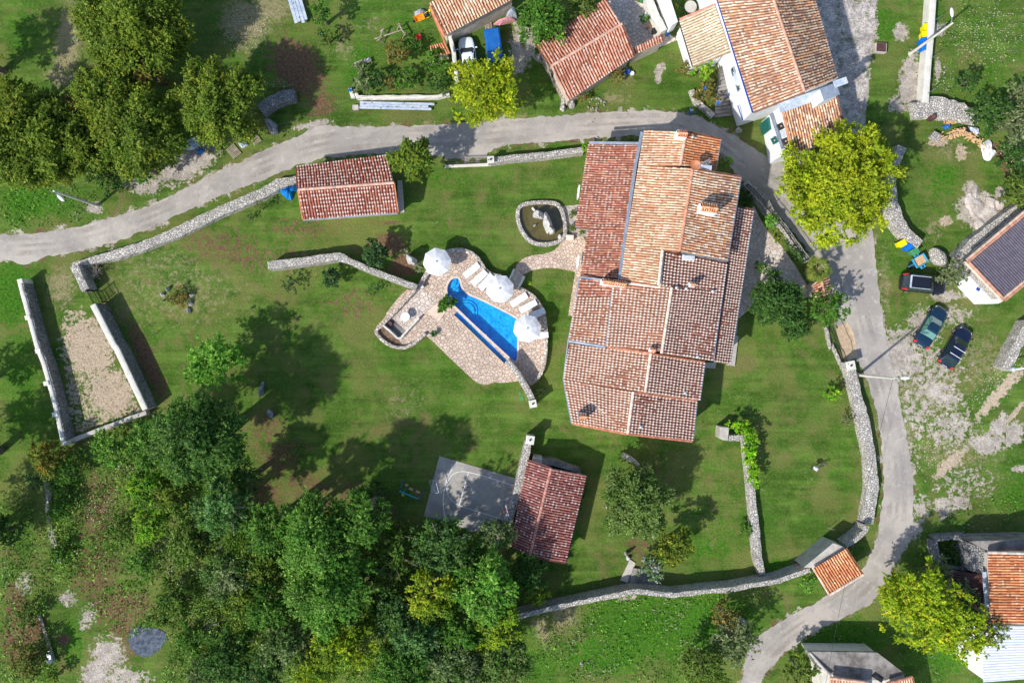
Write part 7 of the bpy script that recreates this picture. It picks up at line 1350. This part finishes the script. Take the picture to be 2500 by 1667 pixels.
# ---------------------------------------------------------------- clutter
def tarp(label, t, pts, z, mat, name='tarpaulin', cat='tarpaulin', seed=0, amp=.12):
    P = [np.array(q) for q in FL(t, pts, z)]; c = sum(P) / len(P); g = random.Random(seed); vs = [(c[0], c[1], z + amp)]; n_ = 0; ringsN = 5; Q = resample(P, .18, True); m_ = len(Q)
    for r_ in range(1, ringsN + 1):
        for q in Q: f_ = r_ / ringsN; w_ = 1 + g.uniform(-.05, .05); vs.append((c[0] + (q[0] - c[0]) * f_ * w_, c[1] + (q[1] - c[1]) * f_ * w_, max(.03, z * (1 - f_ ** 3) + g.uniform(-amp, amp) * (1 - f_ * .6))))
    fs = [(0, 1 + k, 1 + (k + 1) % m_) for k in range(m_)] + [(1 + r_ * m_ + k, 1 + (r_ + 1) * m_ + k, 1 + (r_ + 1) * m_ + (k + 1) % m_, 1 + r_ * m_ + (k + 1) % m_) for r_ in range(ringsN - 1) for k in range(m_)]
    mb = MB(); mb.add(vs, fs); o = mb.build(name, mat); s_ = o.modifiers.new('cloth', 'SOLIDIFY'); s_.thickness = .02; tag(o, label, cat)
tarp('crumpled bright blue tarpaulin at the west end of the small shed', 5, [(200, 185), (270, 140), (372, 135), (372, 192), (325, 195), (315, 272), (270, 260), (235, 230)], .7, 'bluet', seed=1, amp=.18)
tarp('pale blue plastic sheet over the firewood in the upper right', 3, [(1790, 1090), (1900, 1100), (1920, 1150), (1880, 1180), (1800, 1130)], .5, 'lightblue', seed=2); tarp('black plastic sheet next to the pale blue one by the firewood', 3, [(1710, 1100), (1790, 1085), (1880, 1180), (1900, 1210), (1800, 1160), (1720, 1130)], .4, 'black', seed=3)
tarp('crumpled white tarpaulin near the ladder at the right edge', 3, [(1925, 1250), (2005, 1200), (2010, 1280), (2065, 1320), (2000, 1395), (1955, 1380)], .5, 'white', seed=4); tarp('blue jacket thrown on the wood pile', 3, [(1580, 1095), (1640, 1060), (1660, 1100), (1620, 1120)], .4, 'bluep', 'jacket', 'clothing', 5, .06)
tarp('crumpled silver blue foil heap in the gravel yard beside the trees', 0, [(1560, 1240), (1700, 1180), (1750, 1230), (1690, 1290), (1600, 1310)], .3, 'lightblue', 'plastic_heap', 'plastic', 7, .12); tarp('small crumpled bright blue bag beside the first pallet', 0, [(1700, 1300), (1740, 1275), (1765, 1310), (1730, 1345)], .3, 'bluet', 'plastic_bag', 'bag', 8); tarp('pale plastic bags between the two eastern pallets', 0, [(2060, 1240), (2130, 1210), (2150, 1260), (2100, 1285)], .35, 'lightblue', 'plastic_bag', 'bag', 9)
tarp('pink cloth hanging below the striped roof above the blue van', 1, [(2080, 180), (2200, 140), (2275, 110), (2275, 150), (2140, 190)], 1.0, 'pink', 'awning_cloth', 'cloth', 10, .06); tarp('pale blue sheet roof beside the pink cloth', 1, [(2190, 90), (2275, 20), (2290, 100), (2200, 130)], 1.8, 'lightblue', 'sheet_cover', 'sheet', 11, .05)
tarp('grey builder bag behind the orange wheelbarrow', 1, [(1390, 90), (1450, 60), (1500, 85), (1498, 130), (1450, 140), (1400, 135)], .5, 'grey', 'bulk_bag', 'bag', 12, .1)
def pallet(label, t, x, y, w, l, ang, z=0.0, slats=7):
    p = F(t, x, y, .15); root = thing('pallet', label, 'pallet', (p[0], p[1], z), R(ang)); mb = MB()
    for k in range(slats): mb.box((0, -l / 2 + l * (k + .5) / slats, .14), (w, l / slats * .55, .025))
    mb.build('slats', 'wood', root, local=True)
    for sx in (-1, 0, 1): mb = MB(); mb.box((sx * (w / 2 - .05), 0, .065), (.09, l, .12)); mb.build('bearer', 'wood', root, local=True)
pallet('dark shadowed wooden pallet beside the blue bag in the gravel yard', 0, 1790, 1265, .9, 1.2, 60); pallet('white wooden pallet nearest the road by the round olive tree', 0, 2032, 1318, 1.2, 1.0, -50); pallet('wooden pallet half under the round olive tree, easternmost', 0, 2215, 1205, 1.1, .9, -55); pallet('small grey pallet by the gable wall above the blue van', 1, 2040, 230, .7, .9, 10)
def planks(label, t, a, b, n_, w, mat, z=.1, name='board_stack'):
    P0, P1 = F(t, *a, z), F(t, *b, z); d = P1 - P0; L = float(np.linalg.norm(d[:2])); c = (P0 + P1) / 2; root = thing(name, label, 'planks', (c[0], c[1], 0), math.atan2(d[1], d[0]))
    for k in range(n_): mb = MB(); mb.box((random.uniform(-.15, .15), (k - (n_ - 1) / 2) * w * 1.12, z), (L * random.uniform(.88, 1), w, .08)); mb.build('plank', mat, root, local=True)
    mb = MB()
    for k in range(int(L / .8)): mb.rock((-L / 2 + .5 + k * .8 + random.uniform(-.2, .2), random.uniform(-.1, .1) * n_, z + .08), (.17, .14, .12), 0, .3, 1, k)
    mb.build('weight_stones', 'stone_w', root, local=True)
planks('long pale blue boards weighed down with stones below the shrub garden', 1, (900, 915), (1565, 930), 3, .22, 'lightblue', .3); planks('stack of pale blue metal boards cut by the top edge', 1, (350, -20), (415, 200), 4, .3, 'lightblue', .5)
planks('green poles lying at the lower left edge beside the dump', 12, (335, 950), (480, 1400), 3, .09, 'wood', .2, 'poles')
p = F(1, 885, 935, .3); mb = MB(); mb.box((p[0], p[1], .2), (.6, .45, .4), .05); tag(mb.build('concrete_block', 'concrete', bevel=.03), 'square concrete block at the west end of the long boards', 'block'); p = F(12, 430, 1335, .3); mb = MB(); mb.box((p[0], p[1], .25), (.5, 1.2, .5), .2); tag(mb.build('storage_box', 'lightblue', bevel=.03), 'pale lilac box at the foot of the green poles', 'box')
mb = MB(); mb.prism(FL(1, [(868, 550), (920, 525), (1015, 500), (1022, 530), (940, 550), (870, 575)], .3), 0, .3); tag(mb.build('concrete_slab', 'concrete', bevel=.02), 'short pale concrete slab at the corner of the shrub garden', 'slab')
p = F(3, 1035, 418, .4); mb = MB(); mb.box((p[0], p[1], .24), (1.1, .92, .48), -.05); o = mb.build('manhole_box', 'concrete', bevel=.03); tag(o, 'square concrete chamber with a dark red lid on the grass by the lane', 'box'); mb = MB(); mb.box((p[0], p[1], .5), (.9, .8, .06), -.05); mb.build('lid', 'brownm', o)
p = F(3, 1485, 1020, .5); o = MB().rock((p[0], p[1], .35), (.85, .7, .8), .3, .1, 3, 3).build('oil_drum', 'brownm', smooth=True); tag(o, 'rusty brown rounded drum below the rubble wall', 'drum')
p = F(3, 1510, 1190, .4); mb = MB(); mb.box((p[0], p[1], .3), (.9, .75, .6), -.6); tag(mb.build('stone_block', 'stone_w', bevel=.04), 'square stone block on the sandy patch by the firewood', 'block')
def logs(label, t, pts, n_, seed):
    g = random.Random(seed); P = resample(FL(t, pts, .2), .25); root = thing('firewood_pile', label, 'firewood', (P[0][0], P[0][1], 0)); mb = MB()
    for k in range(n_):
        q = P[g.randrange(len(P))]; a = g.uniform(0, 3.1); x, y, z = q[0] + g.uniform(-.4, .4), q[1] + g.uniform(-.3, .3), g.uniform(.06, .4); L = .2; mb.tube([(x - L * math.cos(a), y - L * math.sin(a), z), (x + L * math.cos(a), y + L * math.sin(a), z + g.uniform(-.05, .1))], g.uniform(.05, .08), 6)
    o = mb.build('logs', 'woodl', root); o['kind'] = 'stuff'
logs('split firewood heap directly below the rubble wall', 3, [(1580, 1010), (1640, 1020), (1660, 1050), (1600, 1050)], 60, 1); logs('long curved row of split firewood beside the black plastic', 3, [(1580, 1180), (1660, 1170), (1740, 1150), (1820, 1190), (1900, 1250), (1960, 1300)], 110, 2)
# ladder, sawhorses, wheelbarrow, chairs
p0, p1 = F(3, 2090, 1320, .3), F(3, 2200, 1490, .3); root = thing('ladder', 'wooden ladder lying on the ground at the right edge', 'ladder', (p0[0], p0[1], 0)); d = (p1 - p0); d /= np.linalg.norm(d); s_ = np.array([-d[1], d[0], 0]) * .22; mb = MB()
for q in (-1, 1): mb.tube([p0 + s_ * q, p1 + s_ * q], .035, 5)
mb.build('rails', 'woodl', root); mb = MB()
for k in range(9): c = p0 + (p1 - p0) * (k + .5) / 9; mb.tube([c - s_, c + s_], .025, 5)
mb.build('rungs', 'woodl', root)
def saw(label, t, x, y, ang):
    p = F(t, x, y, .5); root = thing('sawhorse', label, 'sawhorse', (p[0], p[1], 0), R(ang)); mb = MB(); mb.box((0, 0, .8), (1.3, .12, .1)); mb.build('beam', 'wood', root, local=True)
    for sx in (-.5, .5):
        for sy in (-1, 1): mb = MB(); mb.tube([(sx, -sy * .12, 1.0), (sx, sy * .38, 0)], .045, 5); mb.build('leg', 'wood', root, local=True)
saw('grey sawhorse with crossed legs left of the log pair', 1, 1110, 310, 70); saw('grey sawhorse right of its twin near the wheelbarrow', 1, 1290, 270, -60)
o = MB().tube([F(1, 1050, 340, .3), F(1, 1290, 262, .9)], .06, 7).build('log', 'wood'); tag(o, 'long thin log lying across the two sawhorses', 'log')
p = F(1, 1445, 160, .4); root = thing('wheelbarrow', 'orange and yellow wheelbarrow on the grass left of the striped roof', 'wheelbarrow', (p[0], p[1], 0), R(200)); mb = MB(); mb.add([(-.3, -.2, .3), (.3, -.16, .3), (.3, .16, .3), (-.3, .2, .3), (-.42, -.32, .62), (.5, -.26, .56), (.5, .26, .56), (-.42, .32, .62)], [(0, 1, 2, 3), (0, 4, 5, 1), (1, 5, 6, 2), (2, 6, 7, 3), (3, 7, 4, 0)]); tb = mb.build('tub', 'orange', root, local=True); tb.modifiers.new('t', 'SOLIDIFY').thickness = .03
mb = MB(); mb.tube([(.55, 0, .2), (.2, -.2, .28), (-.9, -.28, .6)], .025, 6); mb.tube([(.55, 0, .2), (.2, .2, .28), (-.9, .28, .6)], .025, 6); mb.build('handles', 'yelpl', root, local=True); mb = MB(); mb.tube([(.6, -.05, .2), (.6, .05, .2)], .2, 14); mb.build('wheel', 'black', root, local=True)
for label, t, x, y, z, r_, m_ in (('small round yellow ball lamp on a post left of the striped roof', 1, 1530, 95, 1.4, .14, 'yelpl'), ('pale round lamp globe on the wall end by the white car', 1, 1718, 243, 2.2, .14, 'sand')):
    p = F(t, x, y, z); root = thing('post_lamp', label, 'lamp', (p[0], p[1], 0)); mb = MB(); mb.tube([(p[0], p[1], 0), (p[0], p[1], z - r_)], .04, 6); mb.build('post', 'wood', root); mb = MB(); mb.rock((p[0], p[1], z), (r_ * 2,) * 3, 0, 0, 2, 1); mb.build('globe', m_, root, smooth=True)
for label, t, x, y, r_, h, m_ in (('red brown plastic tub on the grass near the sawhorses', 1, 1432, 325, .28, .4, 'red'), ('large round concrete cistern cap in the upper yard', 2, 1590, 60, .55, .6, 'concrete'), ('blue bucket at the foot of the wide pale wall', 2, 1392, 300, .15, .35, 'bluepl'), ('blue bucket in the brown vine near the steps', 2, 1712, 765, .14, 2.4, 'bluepl'), ('blue bucket on the steps by the wall of the white house', 2, 1938, 815, .17, .9, 'bluepl'),
      ('small blue pot at the lower end of the vine bush', 2, 1835, 893, .14, 2.2, 'bluepl'), ('white potted planter on the yard paving by the narrow stairs', 2, 1200, 130, .2, .4, 'whitep'), ('green garden pot at the top of the paved yard', 2, 1160, 10, .12, .35, 'grnpl'), ('dark plant tub in the corner of the paved yard', 2, 1275, 270, .28, .5, 'cable'), ('terracotta pot at the edge of the paved yard', 2, 1225, 232, .16, .35, 'terra'),
      ('blue crate shaped tub leaning by the barn wall', 2, 1040, 625, .25, .5, 'bluesh'), ('white bucket beside the barn wall', 2, 1080, 640, .2, .3, 'whitep'), ('small turquoise ball on the grass by the olive bush', 1, 590, 305, .1, .2, 'teal'), ('red and blue toy tub on the pale post west of the shrub garden', 1, 838, 785, .17, .5, 'bluep')):
    p = F(t, x, y, h); root = thing('pot', label, 'pot', (p[0], p[1], 0)); zb = max(0, h - .5); mb = MB(); mb.lathe((0, 0, zb), [(r_ * .75, 0), (r_, h - zb), (r_ * 1.08, h - zb + .02), (r_ * .85, h - zb)], 16); mb.build('tub', m_, root, local=True, smooth=False); mb = MB(); mb.lathe((0, 0, zb), [(r_ * .8, h - zb - .06), (r_ * .8, h - zb - .02)], 12); mb.build('filling', 'brownm', root, local=True)
mb = MB(); mb.prism(FL(1, [(820, 770), (850, 770), (880, 850), (845, 855)], .4), 0, .4); tag(mb.build('stone_post', 'coping', bevel=.02), 'slanted pale stone block west of the shrub garden kerb', 'block')
# bicycle sculpture with its rider figure of pots
p = F(11, 480, 1150, .8); root = thing('bicycle', 'old bicycle with a white bundle standing on the east lawn', 'bicycle', (p[0], p[1], 0), .35)
for x in (-.1, .95):
    mb = MB(); mb.tube([(x + .33 * math.cos(t), 0, .34 + .33 * math.sin(t)) for t in np.linspace(0, 6.2832, 24)], .02, 5, False); w_ = mb.build('wheel', 'black', root, local=True); mb = MB()
    for k in range(8): t = k * .785; mb.tube([(x, 0, .34), (x + .32 * math.cos(t), 0, .34 + .32 * math.sin(t))], .004, 3)
    mb.build('spokes', 'steel', w_, local=True)
mb = MB(); mb.tube([(-.1, 0, .34), (.1, 0, .8), (.7, 0, .82), (.95, 0, .34)], .02, 6); mb.tube([(.1, 0, .8), (.35, 0, .36), (.7, 0, .78)], .02, 6); mb.build('frame', 'cable', root, local=True); mb = MB(); mb.tube([(.72, -.25, .98), (.75, 0, 1.0), (.72, .25, .98)], .015, 6); mb.tube([(.7, 0, .8), (.75, 0, 1.0)], .015, 6); mb.build('handlebar', 'steel', root, local=True); mb = MB(); mb.box((.08, 0, .92), (.26, .14, .06)); mb.build('saddle', 'black', root, local=True, bevel=.02)
mb = MB(); mb.rock((-.12, .05, 1.0), (.6, .5, .4), .4, .5, 2, 77); tag(mb.build('bundle', 'white', root, local=True), None)
# gnarled stake supports in the lawns
for (x, y, ang, L, lab) in ((2178, 1315 - 0, 0, 0, ''),):
    pass
for label, t, x, y in (('thin leaning stick sapling near the small bush on the west lawn', 4, 1365, 1435), ('thin stick on the lawn near the southern corner of the east wall', 15, 575, 215), ('pale bent stick beside the dividing wall', 10, 2190, 1325), ('thin stick near the clothes line end on the lawn', 14, 1735, 350)):
    p = F(t, x, y); root = thing('stake', label, 'stake', (p[0], p[1], 0)); mb = MB(); mb.tube([(p[0], p[1], 0), (p[0] + .05, p[1] + .03, .9), (p[0] + .2, p[1] + .1, 1.3)], [.03, .022, .012], 5); mb.tube([(p[0] + .04, p[1], .8), (p[0] - .2, p[1] + .2, 1.15)], [.015, .007], 4); mb.build('stem', 'barkp', root)
for i, (x, y) in enumerate(((2198, 290), )):
    p = F(11, 2198, 290, 1.9); root = thing('post_lamp', 'white wall lamp on the end of the white stone wall at the right edge', 'lamp', (p[0], p[1], 1.45)); mb = MB(); mb.lathe((0, 0, 0), [(.2, 0), (.2, .4), (.1, .5)], 12); mb.build('housing', 'lightblue', root, local=True); mb = MB(); mb.tube([(.1, 0, .35), (1.0, .1, .45)], .09, 8); mb.build('arm', 'whitep', root, local=True)
p = F(10, 1188, 1145, .3); mb = MB(); mb.box((p[0], p[1], .05), (.3, .28, .1), .5); tag(mb.build('stone_tile', 'coping', bevel=.01), 'small square stone tile beside the curved seat wall', 'stone')
o = thing('bench', 'orange brown curved board along the wall by the sandy outcrop', 'bench', F(7, 1960, 520)); mb = MB(); mb.prism(FL(7, [(1860, 560), (1940, 540), (2010, 470), (2060, 430), (2075, 440), (2010, 510), (1940, 575), (1880, 575)], .5), .3, .5); mb.build('board', 'woodl', o); mb = MB(); mb.prism(FL(7, [(1880, 565), (1920, 548), (1925, 560), (1885, 572)], .3), 0, .3); mb.build('leg', 'wood', o)
